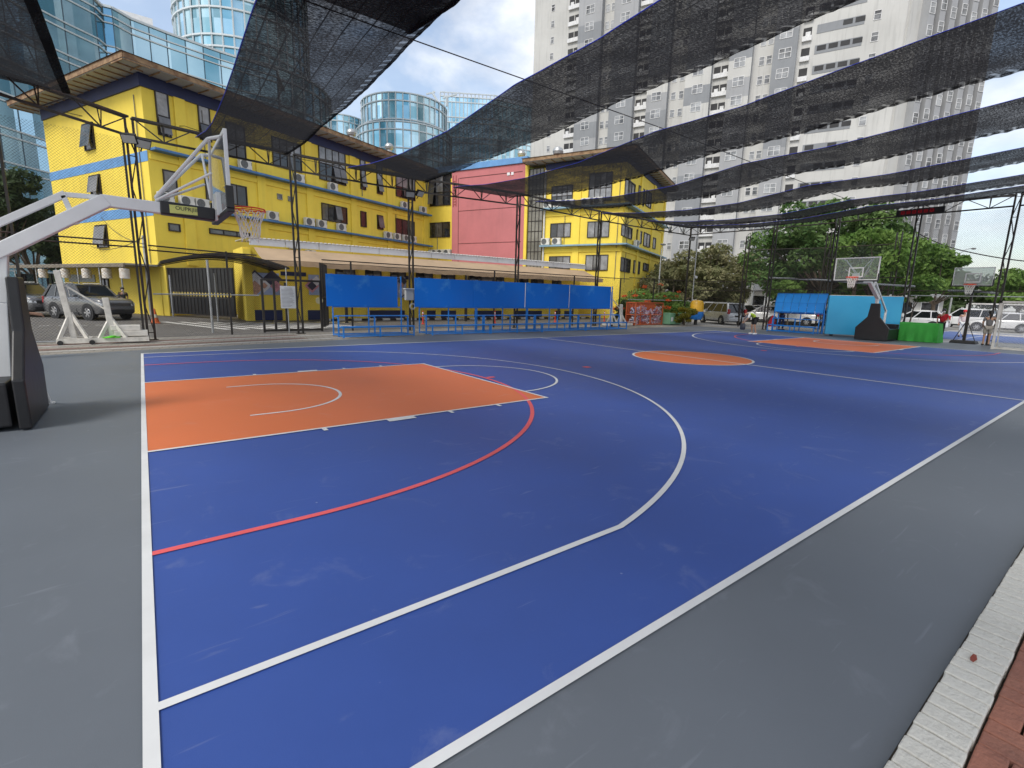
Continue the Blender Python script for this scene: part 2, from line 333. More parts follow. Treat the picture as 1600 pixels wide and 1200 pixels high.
BLUEB = mat('blue hoarding sheet', (0.002, 0.15, 0.60), 0.55, 0.05, 1.3, 0.1, 1.6, spec=0.25, col2=(0.07, 0.29, 0.65), thr=(0.56, 0.78), dirt=0.12)
# ------------------------------------------------------------------ sky and sun
SUN_AZ, SUN_EL = R(198), R(47)          # direction towards the sun, from +x counter-clockwise
sd = np.array([math.cos(SUN_AZ)*math.cos(SUN_EL), math.sin(SUN_AZ)*math.cos(SUN_EL), math.sin(SUN_EL)])
sl = bpy.data.lights.new('sun', 'SUN'); so = bpy.data.objects.new('sun', sl); COL.objects.link(so)
sl.energy = 1.7; sl.angle = R(21); sl.color = (1.0, 0.955, 0.88)
so.rotation_euler = Vector(sd).to_track_quat('Z', 'Y').to_euler()
w = bpy.data.worlds.new('World'); SC.world = w; w.use_nodes = True; nt = w.node_tree; nt.nodes.clear(); N = nt.nodes.new; L = nt.links.new
wo = N('ShaderNodeOutputWorld'); bg = N('ShaderNodeBackground'); bg.inputs[1].default_value = 0.15; L(bg.outputs[0], wo.inputs[0])
sk = N('ShaderNodeTexSky'); sk.sky_type = 'NISHITA'; sk.sun_disc = False; sk.sun_elevation = SUN_EL; sk.sun_rotation = R(90)-SUN_AZ; sk.air_density = 1.2; sk.dust_density = 2.0; sk.ozone_density = 1.5
tc = N('ShaderNodeTexCoord')
mp = N('ShaderNodeMapping'); mp.inputs['Location'].default_value = (0.35, 1.9, 1.05); mp.inputs['Scale'].default_value = (1.0, 1.0, 1.9); L(tc.outputs['Generated'], mp.inputs[0])
n1 = N('ShaderNodeTexNoise'); n1.inputs['Scale'].default_value = 2.1; n1.inputs['Detail'].default_value = 9; n1.inputs['Roughness'].default_value = 0.53; n1.inputs['Distortion'].default_value = 0.25; L(mp.outputs[0], n1.inputs['Vector'])
cr = N('ShaderNodeValToRGB'); cr.color_ramp.elements[0].position = 0.41; cr.color_ramp.elements[1].position = 0.55; cr.color_ramp.elements[0].color = (0.22, 0.22, 0.22, 1); L(n1.outputs['Fac'], cr.inputs[0])
n2 = N('ShaderNodeTexNoise'); n2.inputs['Scale'].default_value = 4.5; n2.inputs['Detail'].default_value = 8; n2.inputs['Roughness'].default_value = 0.55; L(mp.outputs[0], n2.inputs['Vector'])
cc = N('ShaderNodeValToRGB'); e = cc.color_ramp.elements; e[0].position = 0.36; e[0].color = (3.3, 3.5, 3.9, 1); e[1].position = 0.6; e[1].color = (5.7, 5.75, 5.85, 1); L(n2.outputs['Fac'], cc.inputs[0])
mx = N('ShaderNodeMix'); mx.data_type = 'RGBA'; L(cr.outputs[0], mx.inputs['Factor']); L(sk.outputs[0], mx.inputs['A']); L(cc.outputs[0], mx.inputs['B']); L(mx.outputs['Result'], bg.inputs[0])
SC.view_settings.view_transform = 'Standard'; SC.view_settings.look = 'None'; SC.view_settings.exposure = 0.56; SC.view_settings.gamma = 1.0
SC.cycles.transparent_max_bounces = 24; SC.cycles.max_bounces = 6

# ------------------------------------------------------------------ ground
def rect(x0, y0, x1, y1): return [(x0, y0), (x1, y0), (x1, y1), (x0, y1)]
m = MB(); m.sheet(rect(-400, -300, 500, 500), -0.02); structure('ground', m, mat('dusty concrete ground', (0.27, 0.25, 0.22), 0.9, 0.15, 0.4, 0.2, 30, dirt=0.3))
m = MB(); m.sheet([(-14, 13.4), (-3, 15.45), (0, 16.05), (11.2, 18.1), (22, 18.5), (31.6, 18.4), (33.2, 14), (33.2, -1.06), (-14, -1.06)], 0.0)
structure('court_apron', m, m_court('grey acrylic coating', (0.132, 0.149, 0.172), 0.12, 0.5, 0.09))
m = MB(); m.sheet([(-14, 13.4), (-3, 15.45), (0, 16.05), (11.2, 18.1), (22, 18.5), (31.6, 18.4), (32.6, 21.6), (20, 21.6), (10, 21.6), (0, 20.2), (-14, 17.4)], -0.006)
structure('paved_walkway', m, m_paver('grey block pavers', (0.25, 0.225, 0.19), (0.31, 0.285, 0.24), (0.12, 0.11, 0.09), 0.42, 0.21, R(11)))
m = MB(); m.sheet([(-40, 14.2), (-14, 17.4), (0, 20.2), (10, 21.6), (32.6, 21.6), (33, 29.6), (5, 30.4), (2.5, 36), (-8, 58), (-60, 70)], -0.012)
structure('driveway', m, m_paver('dark block pavers', (0.12, 0.11, 0.1), (0.16, 0.148, 0.13), (0.07, 0.065, 0.06), 0.24, 0.12, R(45)))
m = MB()
for p, q in (((-14, 16.0), (11.0, 20.3)), ((-14, 14.35), (11.0, 18.75))):
    m.ribbon([p, q], 0.15, 0.002)
for i in range(24):                      # dashed parking line and red edge strips
    a = -3.6+i*0.62
    if a < 3: m.ribbon([(a-1.2, 27.6+0.02*i), (a-0.85, 27.6+0.02*i)], 0.14, 0.0)
structure('walkway_lines', m, mat('worn white road paint', (0.6, 0.585, 0.55), 0.75, 0.1, 3, dirt=0.5))
m = MB()
for p, q in (((-14, 16.35), (5.0, 19.62)), ((-14, 15.0), (5.0, 18.3))): m.ribbon([p, q], 0.42, -0.001)
structure('red_paving_strip', m, m_paver('faded red pavers', (0.2, 0.11, 0.085), (0.25, 0.14, 0.105), (0.12, 0.1, 0.085), 0.2, 0.1, R(11)))
m = MB()
for i in range(10): m.ribbon([(0.9+i*0.72, 30.0-i*0.25), (3.1+i*0.72, 23.6-i*0.05)], 0.34, -0.004)
structure('crossing_stripes', m, mat('worn white road paint', (0.6, 0.585, 0.55), 0.75))
m = MB(); m.sheet([(32.6, 21.6), (33.2, 18.4), (36, 12), (36, 9.3), (90, 9.3), (90, 60), (34, 40)], -0.010)
structure('car_park', m, mat('pale parking concrete', (0.32, 0.305, 0.28), 0.9, 0.14, 0.6, 0.2, 30, dirt=0.35))
m = MB(); m.sheet(rect(36.6, -14, 48.5, 8.4), -0.004); m2 = MB(); m2.sheet(rect(33.2, -14, 52, 9.3), -0.009)
structure('second_court', m, m_court('second court blue acrylic', (0.06, 0.115, 0.33), 0.4))
structure('second_court_apron', m2, mat('pale court surround', (0.33, 0.33, 0.32), 0.85, 0.1, 0.7, dirt=0.3))
m = MB()
for y in (-3, 1.5, 5.5): m.ribbon([(36.8, y), (48.3, y+0.2)], 0.07, 0.001)
m.ribbon([(36.65, 8.3), (48.4, 8.3)], 0.08, 0.001); m.ribbon([(36.65, 8.3), (36.65, -14)], 0.08, 0.0012)
structure('second_court_lines', m, WHT)

# ------------------------------------------------------------------ court
m = MB(); m.sheet(rect(0, 0, 28, 15), 0.004); structure('court_surface', m, m_court('blue acrylic coating', (0.036, 0.084, 0.325), 0.17, 0.5, 0.12))
ORG = m_court('orange acrylic coating', (0.68, 0.17, 0.058), 0.16, 0.52, 0.06)
m = MB(); m.sheet(rect(0, 5.05, 5.8, 9.95), 0.008); m.sheet(rect(22.2, 5.05, 28, 9.95), 0.008)
m.sheet([(14+1.8*math.cos(t*math.pi/32), 7.5+1.8*math.sin(t*math.pi/32)) for t in range(64)], 0.008); structure('court_keys', m, ORG)
def arc(cx, cy, r, a0, a1, n=48): return [(cx+r*math.cos(R(a0+(a1-a0)*i/n)), cy+r*math.sin(R(a0+(a1-a0)*i/n))) for i in range(n+1)]
def flip(p): return [(28-x, 15-y) for x, y in p]
wl = MB(); Z = 0.012; LW = 0.052
wl.ribbon([(-0.027, -0.035), (-0.027, 15.04)], 0.056, Z); wl.ribbon([(28.027, -0.035), (28.027, 15.04)], 0.056, Z)
wl.ribbon([(0.001, -0.01), (27.999, -0.01)], 0.052, Z); wl.ribbon([(0.001, 15.015), (27.999, 15.015)], 0.085, Z); wl.ribbon([(14, 0.017), (14, 14.97)], 0.075, Z)
for F in (lambda p: p, flip):
    LW = 0.052 if F is not flip else 0.08
    wl.ribbon(F([(0.001, 0.905)]+[(1.5, 0.905)]+arc(1.575, 7.5, 6.745, -77.7, 77.7, 96)+[(1.5, 14.095), (0.001, 14.095)]), LW, Z+0.0004)
    wl.ribbon(F([(0.001, 5.05), (5.8, 5.05)]), LW, Z+0.0008); wl.ribbon(F([(0.001, 9.95), (5.8, 9.95)]), LW, Z+0.0008); wl.ribbon(F([(5.8, 5.02), (5.8, 9.98)]), LW, Z+0.0012)
    wl.ribbon(F(arc(5.83, 7.5, 1.8, -90, 90)), LW, Z); wl.ribbon(F([(1.2, 6.25), (1.575, 6.25)]+arc(1.575, 7.5, 1.25, -90, 90)+[(1.575, 8.75), (1.2, 8.75)]), LW, Z)
    for s in (-1, 1):
        for x, l in ((1.85, 0.06), (2.75, 0.42), (3.75, 0.06), (4.65, 0.06)):
            a = 7.5+s*2.475; wl.sheet([F([(x, a)])[0], F([(x+l, a)])[0], F([(x+l, a+s*0.12)])[0], F([(x, a+s*0.12)])[0]], Z+0.0016)
wl.ribbon(arc(14, 7.5, 1.8, 0, 360, 72)[:-1], 0.07, Z+0.0004, closed=True)
structure('court_lines', wl, mat('white line paint', (0.70, 0.705, 0.70), 0.55, 0.05, 1.6, dirt=0.12))
rl = MB()
for F in (lambda p: p, flip):
    rl.ribbon(F([(0.001, 2.45)]+arc(0.95, 7.5, 5.05, -90, 90, 80)+[(0.001, 12.55)]), 0.062, 0.0105)
    rl.sheet(F(rect(6.05, 7.3, 6.25, 7.42)), 0.0108); rl.sheet(F(rect(9.2, 7.4, 9.4, 7.6)), 0.0108)
structure('red_court_lines', rl, mat('salmon red line paint', (0.78, 0.115, 0.125), 0.55, 0.06, 1.6, dirt=0.08))

# kerb of white bricks on edge and red brick paving, each brick its own little block in the mesh
kb = MB(); x = -3.0; rnd = random.Random(3)
while x < 16:
    wd = 0.098; dz = rnd.uniform(-0.002, 0.002); dy = rnd.uniform(-0.003, 0.003)
    kb.box((x+wd/2, -1.163+dy, 0.012+dz), (wd-0.011, 0.176, 0.09), rnd.uniform(-0.007, 0.007)); x += wd
structure('kerb', kb, mat('whitewashed brick', (0.63, 0.615, 0.56), 0.85, 0.14, 6, 0.45, 60, col2=(0.52, 0.50, 0.43), dirt=0.25, thr=(0.55, 0.85)), bevel=0.006)
rb = MB(); th = R(0)
for i in range(-30, 130):
    for j in range(0, 14):
        bx, by = i*0.208, -1.258-j*0.208
        vert = (i+j) % 2
        for k in (0, 1):
            o = (k-0.5)*0.104; sz = (0.098, 0.202, 0.06) if vert else (0.202, 0.098, 0.06)
            cx, cy = (bx+0.104+o, by-0.104) if vert else (bx+0.104, by-0.104+o)
            if cy < -3.2 and cx > 9: continue
            rb.box((cx, cy, 0.012+rnd.uniform(-0.003, 0.003)), sz, rnd.uniform(-0.02, 0.02))
structure('brick_paving', rb, mat('red paving brick', (0.36, 0.15, 0.1), 0.85, 0.2, 5, 0.5, 50, col2=(0.26, 0.11, 0.078), dirt=0.25), bevel=0.006)
m = MB(); m.sheet(rect(-8, -6, 30, -1.05), -0.008); structure('paving_bed', m, mat('dark joint sand', (0.09, 0.075, 0.06), 0.95))
m = MB(); m.add([(-0.04, -0.006, 0.002), (0.0, -0.014, 0.004), (0.042, -0.004, 0.003), (0.036, 0.008, 0.006), (-0.005, 0.012, 0.003), (-0.038, 0.006, 0.005)], [(0, 1, 4, 5), (1, 2, 3, 4)])
props(m.build('leaf', mat('dry red leaf', (0.25, 0.05, 0.03), 0.7)), 'small dry red leaf lying on the white brick kerb', 'leaf').location = (*G(1521, 1029, 0.062)[:2], 0.062)

# ------------------------------------------------------------------ basketball hoops
RIM = mat('orange rim enamel', (0.75, 0.06, 0.015), 0.35, 0.06, 3); NET = mat('white net cord', (0.75, 0.74, 0.7), 0.8, 0.1, 20)
ACR = m_glass_clear('acrylic sheet'); SGN = mat('lime sign vinyl', (0.62, 0.63, 0.18), 0.5, 0.06, 6); INK = mat('dark ink', (0.02, 0.018, 0.03), 0.6)
def text_mesh(name, s, size, M, m, parent, ext=0.002):
    cu = bpy.data.curves.new('t', 'FONT'); cu.body = s; cu.size = size; cu.extrude = ext; cu.align_x = 'CENTER'; cu.align_y = 'CENTER'
    o = bpy.data.objects.new('t', cu); COL.objects.link(o); dg = bpy.context.evaluated_depsgraph_get()
    me = bpy.data.meshes.new_from_object(o.evaluated_get(dg)); bpy.data.objects.remove(o); me.name = name
    me.transform(M); me.materials.clear(); me.materials.append(m)
    ob = bpy.data.objects.new(name, me); COL.objects.link(ob)
    if parent is not None: me.transform(wm(parent).inverted()); ob.parent = parent; W[ob.name] = wm(parent)
    return ob
def rim_net(t, x, y=0.0, z=3.05, d=1):
    m = MB(); pts = [(x+0.23*math.cos(2*math.pi*i/28), y+0.23*math.sin(2*math.pi*i/28), z) for i in range(29)]
    m.tube(pts, 0.011, 8, cap=False); pts = [(x+0.232*math.cos(2*math.pi*i/28), y+0.232*math.sin(2*math.pi*i/28), z-0.032) for i in range(29)]
    m.tube(pts, 0.008, 6, cap=False)
    for i in range(12):
        a = 2*math.pi*i/12; m.tube([(x+0.232*math.cos(a), y+0.232*math.sin(a), z), (x+0.25*math.cos(a), y+0.25*math.sin(a), z-0.02), (x+0.232*math.cos(a), y+0.232*math.sin(a), z-0.035)], 0.005, 5)
    s = -d
    m.box((x+s*0.30, y, z-0.02), (0.17, 0.22, 0.06)); m.box((x+s*0.36, y, z-0.06), (0.03, 0.22, 0.16)); r = m.build('rim', RIM, t, smooth=40)
    m = MB(); k = 12
    for i in range(k):
        for dr in (1, -1):
            pts = []
            for j in range(7):
                f = j/6; rad = 0.225*(1-f)+0.125*f-0.02*math.sin(f*math.pi); a = 2*math.pi*(i+dr*f*2.0)/k
                pts.append((x+rad*math.cos(a)+0.01*math.sin(i*3.1+j), y+rad*math.sin(a), z-0.02-0.43*f))
            m.tube(pts, 0.0075, 4, cap=False)
    for i in range(5):
        a = i*1.3; m.tube([(x+0.12*math.cos(a), y+0.12*math.sin(a), z-0.44), (x+0.13*math.cos(a+.2), y+0.11*math.sin(a+.2), z-0.51), (x+0.10*math.cos(a+.5), y+0.1*math.sin(a+.5), z-0.46)], 0.006, 4)
    m.build('net', NET, t)
def backboard(t, x, d=1, cy=0.0, zb=2.9, h=1.05, wd=1.8, pad=True, lines=True, glass=None, fr=0.05):
    m = MB(); m.bb((x-0.012, cy-wd/2+0.02, zb+0.02), (x+0.012, cy+wd/2-0.02, zb+h-0.02)); b = m.build('backboard', glass or ACR, t)
    m = MB(); q = 0.03
    for s in (-1, 1): m.box((x, cy+s*(wd/2-fr/2), zb+h/2), (q*1.6, fr, h))
    for z in (zb+fr/2, zb+h-fr/2): m.box((x, cy, z), (q*1.6-0.004, wd-2*fr, fr))
    m.build('frame', WHT, b, bevel=0.006)
    if lines:
        m = MB(); xx = x+d*0.0145
        for s in (-1, 1): m.box((xx, cy+s*0.275, zb+0.15+0.225), (0.003, 0.05, 0.45))
        m.box((xx, cy, zb+0.175), (0.003, 0.5, 0.05)); m.box((xx, cy, zb+0.575), (0.003, 0.5, 0.05))
        m.build('target_square', WHT, b)
    if pad:
        m = MB()
        m.box((x, cy, zb-0.015), (0.10, wd+0.05, 0.06))
        for s in (-1, 1): m.box((x, cy+s*(wd/2+0.012), zb+0.16), (0.10, 0.05, 0.30))
        m.build('edge_pad', PAD, b, bevel=0.012)
    return b
def hoop(label, loc, rz, reach, sign=None, house=True):
    t = thing('basketball_hoop', label, 'basketball hoop', (0, 0, 0))
    bx = 1.2-reach                         # front face of the padded base
    m = MB()                               # padded base: house-shaped front pad with a low chassis behind
    prof = [(-0.72, 0.0), (0.72, 0.0), (0.74, 0.62), (0.27, 1.18), (0.20, 1.86), (-0.20, 1.86), (-0.27, 1.18), (-0.74, 0.62)]
    m.extrude([(bx, p[0], p[1]+0.02) for p in prof], (-0.12, 0, 0)); m.build('front_pad', PAD, t, bevel=0.02)
    m = MB(); m.box((bx-1.2, 0, 0.33), (2.05, 1.36, 0.55)); m.box((bx-1.95, 0, 0.72), (0.5, 1.1, 0.22)); b = m.build('base', PAD, t, bevel=0.025)
    for sx in (-0.45, -2.0):
        for s in (-1, 1): m = MB(); m.lathe([(0.0, -0.025), (0.055, -0.025), (0.055, 0.025), (0, 0.025)], (bx+sx, s*0.6, 0.056), 12, 'y'); m.build('caster', RUB, b)
    m = MB()
    if sign:
        m.bar((bx-0.06, 0.735, 0.34), (bx-0.03, 1.02, 0.02), 0.045, 0.06); m.bar((bx-0.05, 0.9, 0.2), (bx-0.2, 1.0, 0.02), 0.03, 0.04); m.box((bx-0.03, 1.02, 0.012), (0.12, 0.1, 0.02)); m.build('stabiliser', WHT, t)
    m = MB()                               # main mast and jointed arm
    m.bar((bx-0.30, 0, 0.5), (bx-0.22, 0, 1.55), 0.13, 0.15); m.bar((bx-0.22, 0, 1.55), (bx-0.14, 0, 2.32), 0.13, 0.15)
    m.build('mast', WHT, t, bevel=0.012)
    ex = 0.0-0.17 if reach < 2.8 else -0.62
    m = MB(); m.bar((bx-0.30, 0, 2.10), (ex, 0, 2.955), 0.16, 0.17); m.bar((ex-0.05, 0, 2.945), (1.14, 0, 2.90), 0.15, 0.155)
    m.build('arm', WHT, t, bevel=0.012)
    m = MB(); m.bar((bx-1.7, 0, 1.5), (bx+0.55, 0, 2.985), 0.07, 0.085); m.bar((bx+0.5, 0, 2.972), (ex+0.02, 0, 2.985), 0.06, 0.06); m.bar((bx+0.52, 0, 2.96), (bx+0.62, 0, 2.60), 0.07, 0.06)
    m.bar((bx-1.7, 0, 0.7), (bx-1.7, 0, 1.56), 0.09, 0.09)
    m.build('tie_bar', WHT, t, bevel=0.006)
    m = MB(); m.bar((0.42, 0, 2.932), (1.10, 0, 2.90), 0.21, 0.185); p = m.build('arm_pad', PAD, t, bevel=0.02)
    if sign:
        m = MB(); m.box((0.70, -0.109, 2.918), (0.34, 0.006, 0.115)); s = m.build('sign', SGN, p)
        text_mesh('lettering', sign, 0.075, Matrix.Translation((0.735, -0.1135, 2.932)) @ Matrix.Rotation(R(90), 4, 'X') @ Matrix.Rotation(R(-2), 4, 'Z'), INK, s)
    m = MB(); sb = 1.17
    for s in (-1, 1):
        m.tube([(0.38, s*0.05, 3.06), (sb-0.14, s*0.55, 3.86)], 0.024, 8); m.tube([(sb-0.14, s*0.55, 3.86), (sb, s*0.62, 3.9)], 0.024, 8)
        m.tube([(sb-0.12, s*0.5, 3.85), (sb-0.10, 0, 3.12)], 0.018, 8); m.tube([(0.38, s*0.05, 3.02), (sb-0.12, s*0.5, 3.42)], 0.018, 8)
    m.build('brace', WHT, t, smooth=40)
    m = MB(); m.box((1.155, 0, 3.06), (0.07, 0.30, 0.34)); m.build('mounting_plate', WHT, t, bevel=0.01)
    backboard(t, 1.2); rim_net(t, 1.575)
    t.location = loc; t.rotation_euler = (0, 0, rz); W[t.name] = Matrix.Translation(Vector(loc)) @ Matrix.Rotation(rz, 4, 'Z')
    return t
hoop('white steel basketball hoop with black padded base at the near end, cut by the frame', (0, 7.55, 0), 0, 2.34, 'OUPR|III')
hoop('white basketball hoop with clear glass board facing us in front of the light blue panel', (28, 7.6, 0), math.pi, 3.15)

t = thing('portable_hoop', 'black portable basketball hoop on a flat base beside the white goal', 'basketball hoop', (0, 0, 0))
m = MB(); m.box((0.15, 0, 0.075), (0.75, 1.05, 0.14), taper=0.86); m.build('base', RUB, t, bevel=0.03)
m = MB(); m.bar((0.1, 0, 0.1), (0.0, 0, 1.7), 0.12, 0.12); m.bar((0.0, 0, 1.7), (-0.06, 0, 3.05), 0.10, 0.10); m.build('pole', BLK, t, bevel=0.01)
m = MB()
for s in (-1, 1): m.tube([(0.1, s*0.42, 0.12), (0.03, s*0.05, 1.05)], 0.018, 6)
m.build('stay', BLK, t)
m = MB()
for s in (-1, 1): m.bar((-0.04, s*0.06, 2.72), (-0.42, s*0.3, 3.1), 0.04, 0.04); m.bar((-0.04, s*0.06, 3.02), (-0.42, s*0.3, 3.45), 0.04, 0.04)
m.build('board_bracket', BLK, t)
backboard(t, -0.45, -1, 0, 2.86, 0.88, 1.5, True, True, m_glass_clear('frosted acrylic', (0.85, 0.9, 0.9), 0.35), 0.035); rim_net(t, -0.82, 0, 2.92, -1)
t.location = (33.3, 4.62, 0)
# ------------------------------------------------------------------ lattice columns and roof trusses
def lattice_column(p, H, label, ang=0.0, rust=False, w=0.2, z0=0.0):
    mt = RUST if rust else BLK
    t = thing('lattice_column', label, 'column', (p[0], p[1], 0), ang, 'black lattice columns round the court')
    ca, sa = math.cos(ang), math.sin(ang)
    def P(s, z, o=0): return (p[0]+ca*s*w/2-sa*o, p[1]+sa*s*w/2+ca*o, z)
    for s in (-1, 1):
        m = MB(); m.bar(P(s, z0), P(s, H), 0.07, 0.07); m.build('leg', mt, t)
    m = MB(); n = int(H/0.95); 
    for i in range(n):
        z = 0.25+i*(H-0.4)/n; dz = (H-0.4)/n
        m.bar(P(-1 if i % 2 else 1, z), P(1 if i % 2 else -1, z+dz), 0.032, 0.032)
        if i % 3 == 0: m.bar(P(-1, z), P(1, z), 0.026, 0.026)
    m.build('lacing', mt, t)
    m = MB(); m.box((p[0], p[1], 0.012), (0.34, 0.2, 0.02), ang); m.build('base_plate', mt, t)
    return t
def truss(p, q, label, z=7.05, d=0.55, z2=None, sag=0.0, rust=False):
    mt = RUST if rust else BLK
    t = thing('roof_truss', label, 'truss', (p[0], p[1], 0), 0, 'black lattice trusses carrying the shade nets')
    z2 = z if z2 is None else z2
    Lg = math.hypot(q[0]-p[0], q[1]-p[1]); n = max(4, int(Lg/0.85)); n += n % 2
    dx, dy = (q[0]-p[0])/Lg, (q[1]-p[1])/Lg; g = 0.14/Lg*Lg; ox, oy = -dy*0.09, dx*0.09
    e = 0.07
    def P(i, top, o=0):
        f = (e+(Lg-2*e)*i/n)/Lg; zz = z+(z2-z)*f-(0 if top else d)
        return (p[0]+(q[0]-p[0])*f+ox*o, p[1]+(q[1]-p[1])*f+oy*o, zz)
    m = MB(); m.bar(P(0, 1, -1), P(n, 1, -1), 0.06, 0.06); m.bar(P(0, 1, 1), P(n, 1, 1), 0.06, 0.06); m.build('top_chord', mt, t)
    m = MB(); m.bar(P(0, 0), P(n, 0), 0.065, 0.065); m.build('bottom_chord', mt, t)
    m = MB()
    for i in range(n+1):
        if i % 2: m.bar(P(i, 1, -1), P(i, 0), 0.032, 0.032); m.bar(P(i, 1, 1), P(i, 0), 0.032, 0.032)
        if i < n:
            m.bar(P(i, 1 if i % 2 == 0 else 0, -1 if i % 2 == 0 else 0), P(i+1, 0 if i % 2 == 0 else 1, 0 if i % 2 == 0 else -1), 0.032, 0.032)
        m.bar(P(i, 1, -1), P(i, 1, 1), 0.02, 0.02)
    m.build('web', mt, t); return t
A0 = (0.25, 19.3); B0 = (5.35, 20.4); C0 = (10.62, 20.8); D0 = (17.1, 20.9); E0 = (23.65, 21.0); F0 = (33.3, 20.9); L0 = (-6.2, 14.9)
R1, R2, R3, R4 = (33.15, 14.6), (33.05, 11.0), (33.0, 7.2), (33.0, 3.6)
lattice_column(A0, 7.0, 'rusty lattice column with two floodlights, between the grey cars and the black gate', R(12), True)
lattice_column(B0, 7.1, 'black lattice column rising through the black gate frame left of the blue boards', R(12))
lattice_column(C0, 7.1, 'lattice column with floodlights and a grey meter box, standing between the first two blue boards', R(3), z0=0.02)
lattice_column(D0, 7.3, 'lattice column in front of the pink wall', R(1))
lattice_column(E0, 7.15, 'lattice column before the right yellow block and the end of the blue boards', R(0))
lattice_column(F0, 7.2, 'lattice corner column between the silver van and the olive tree', R(45))
lattice_column(R1, 7.05, 'lattice column left of the grid-like blue board at the far end', R(90))
lattice_column(R2, 7.05, 'lattice column between the grid-like blue board and the light blue panel', R(90))
lattice_column(R3, 7.1, 'lattice column carrying the red display behind the green cloth table', R(90))
lattice_column(R4, 7.1, 'rightmost lattice column behind the white goal', R(90))
lattice_column((36.6, 18.2), 6.6, 'thin lattice column beside the bending man, in front of the car park', R(100), w=0.26)
lattice_column((38.3, 13.4), 6.6, 'thin lattice column behind the grid-like blue board in front of the big green tree', R(100), w=0.26)
lattice_column((38.2, 9.4), 6.3, 'thin lattice column seen through the far glass backboard', R(100), w=0.26)
truss(L0, A0, 'rusty truss running out of the frame at the left above the near hoop', 7.25, 0.55, 7.05, rust=True)
truss(A0, B0, 'truss crossing in front of the yellow wall from the rusty column', 7.05, 0.55, 7.1)
truss(B0, C0, 'truss below the second shade net in front of the four-pane windows', 7.1, 0.6, 7.12)
truss(C0, D0, 'truss crossing in front of the pink wall', 7.12, 0.6, 7.3)
truss(D0, E0, 'truss in front of the glazed stair and right yellow block', 7.3, 0.55, 7.15)
truss(E0, F0, 'truss from the right yellow block towards the grey tower', 7.15, 0.55, 7.1)
truss(F0, R1, 'truss at the far end above the olive tree', 7.1, 0.5, 7.0)
truss(R1, R2, 'truss at the far end above the grid-like blue board', 7.0, 0.5)
truss(R2, R3, 'truss at the far end above the light blue panel', 7.0, 0.5)
truss(R3, R4, 'truss at the far end between the red display and the rightmost column', 7.0, 0.5)
truss(R4, (33.0, -6.0), 'truss leaving the frame above the white goal', 7.0, 0.5)

def floodlight(p, az, label):
    t = thing('floodlight', label, 'floodlight', p, az, 'floodlights on the columns')
    M = Matrix.Translation(Vector(p)) @ Matrix.Rotation(az, 4, 'Z') @ Matrix.Rotation(R(38), 4, 'Y')
    def bx(a, b): 
        m = MB(); m.bb(a, b); m.v = [tuple(M @ Vector(v)) for v in m.v]; return m
    bx((-0.05, -0.21, -0.15), (0.06, 0.21, 0.15)).build('housing', RUB, t, bevel=0.012)
    bx((0.061, -0.18, -0.12), (0.066, 0.18, 0.12)).build('lens', mat('floodlight lens', (0.5, 0.5, 0.46), 0.2, 0.05, 3), t)
    b = bx((-0.12, -0.13, -0.1), (-0.051, 0.13, 0.1)); b.build('cooling_fins', mat('grey cast metal', (0.09, 0.09, 0.09), 0.5, 0.1, 5, metal=0.5), t)
    m = MB(); m.bar((p[0], p[1], p[2]-0.02), (p[0]-0.2*math.cos(az), p[1]-0.2*math.sin(az), p[2]-0.22), 0.03, 0.03); m.build('bracket', BLK, t)
    return t
def onl(a, b, y, z=None): d = ray(a, b); return tuple(CAM+(y-CAM[1])/d[1]*d)
floodlight(onl(202, 216, 19.0), R(-110), 'square floodlight on the rusty column, nearer the left edge')
floodlight(onl(223, 224, 19.1), R(-70), 'tilted floodlight right of its twin on the rusty column')
floodlight(onl(641, 303, 20.5), R(-110), 'floodlight on the column in front of the yellow corner, left of its twin')
floodlight(onl(656, 302, 20.55), R(-70), 'floodlight right of its twin, in front of the yellow corner')
floodlight((33.2, 20.7, 6.3), R(-120), 'small floodlight on the corner column by the grey tower')

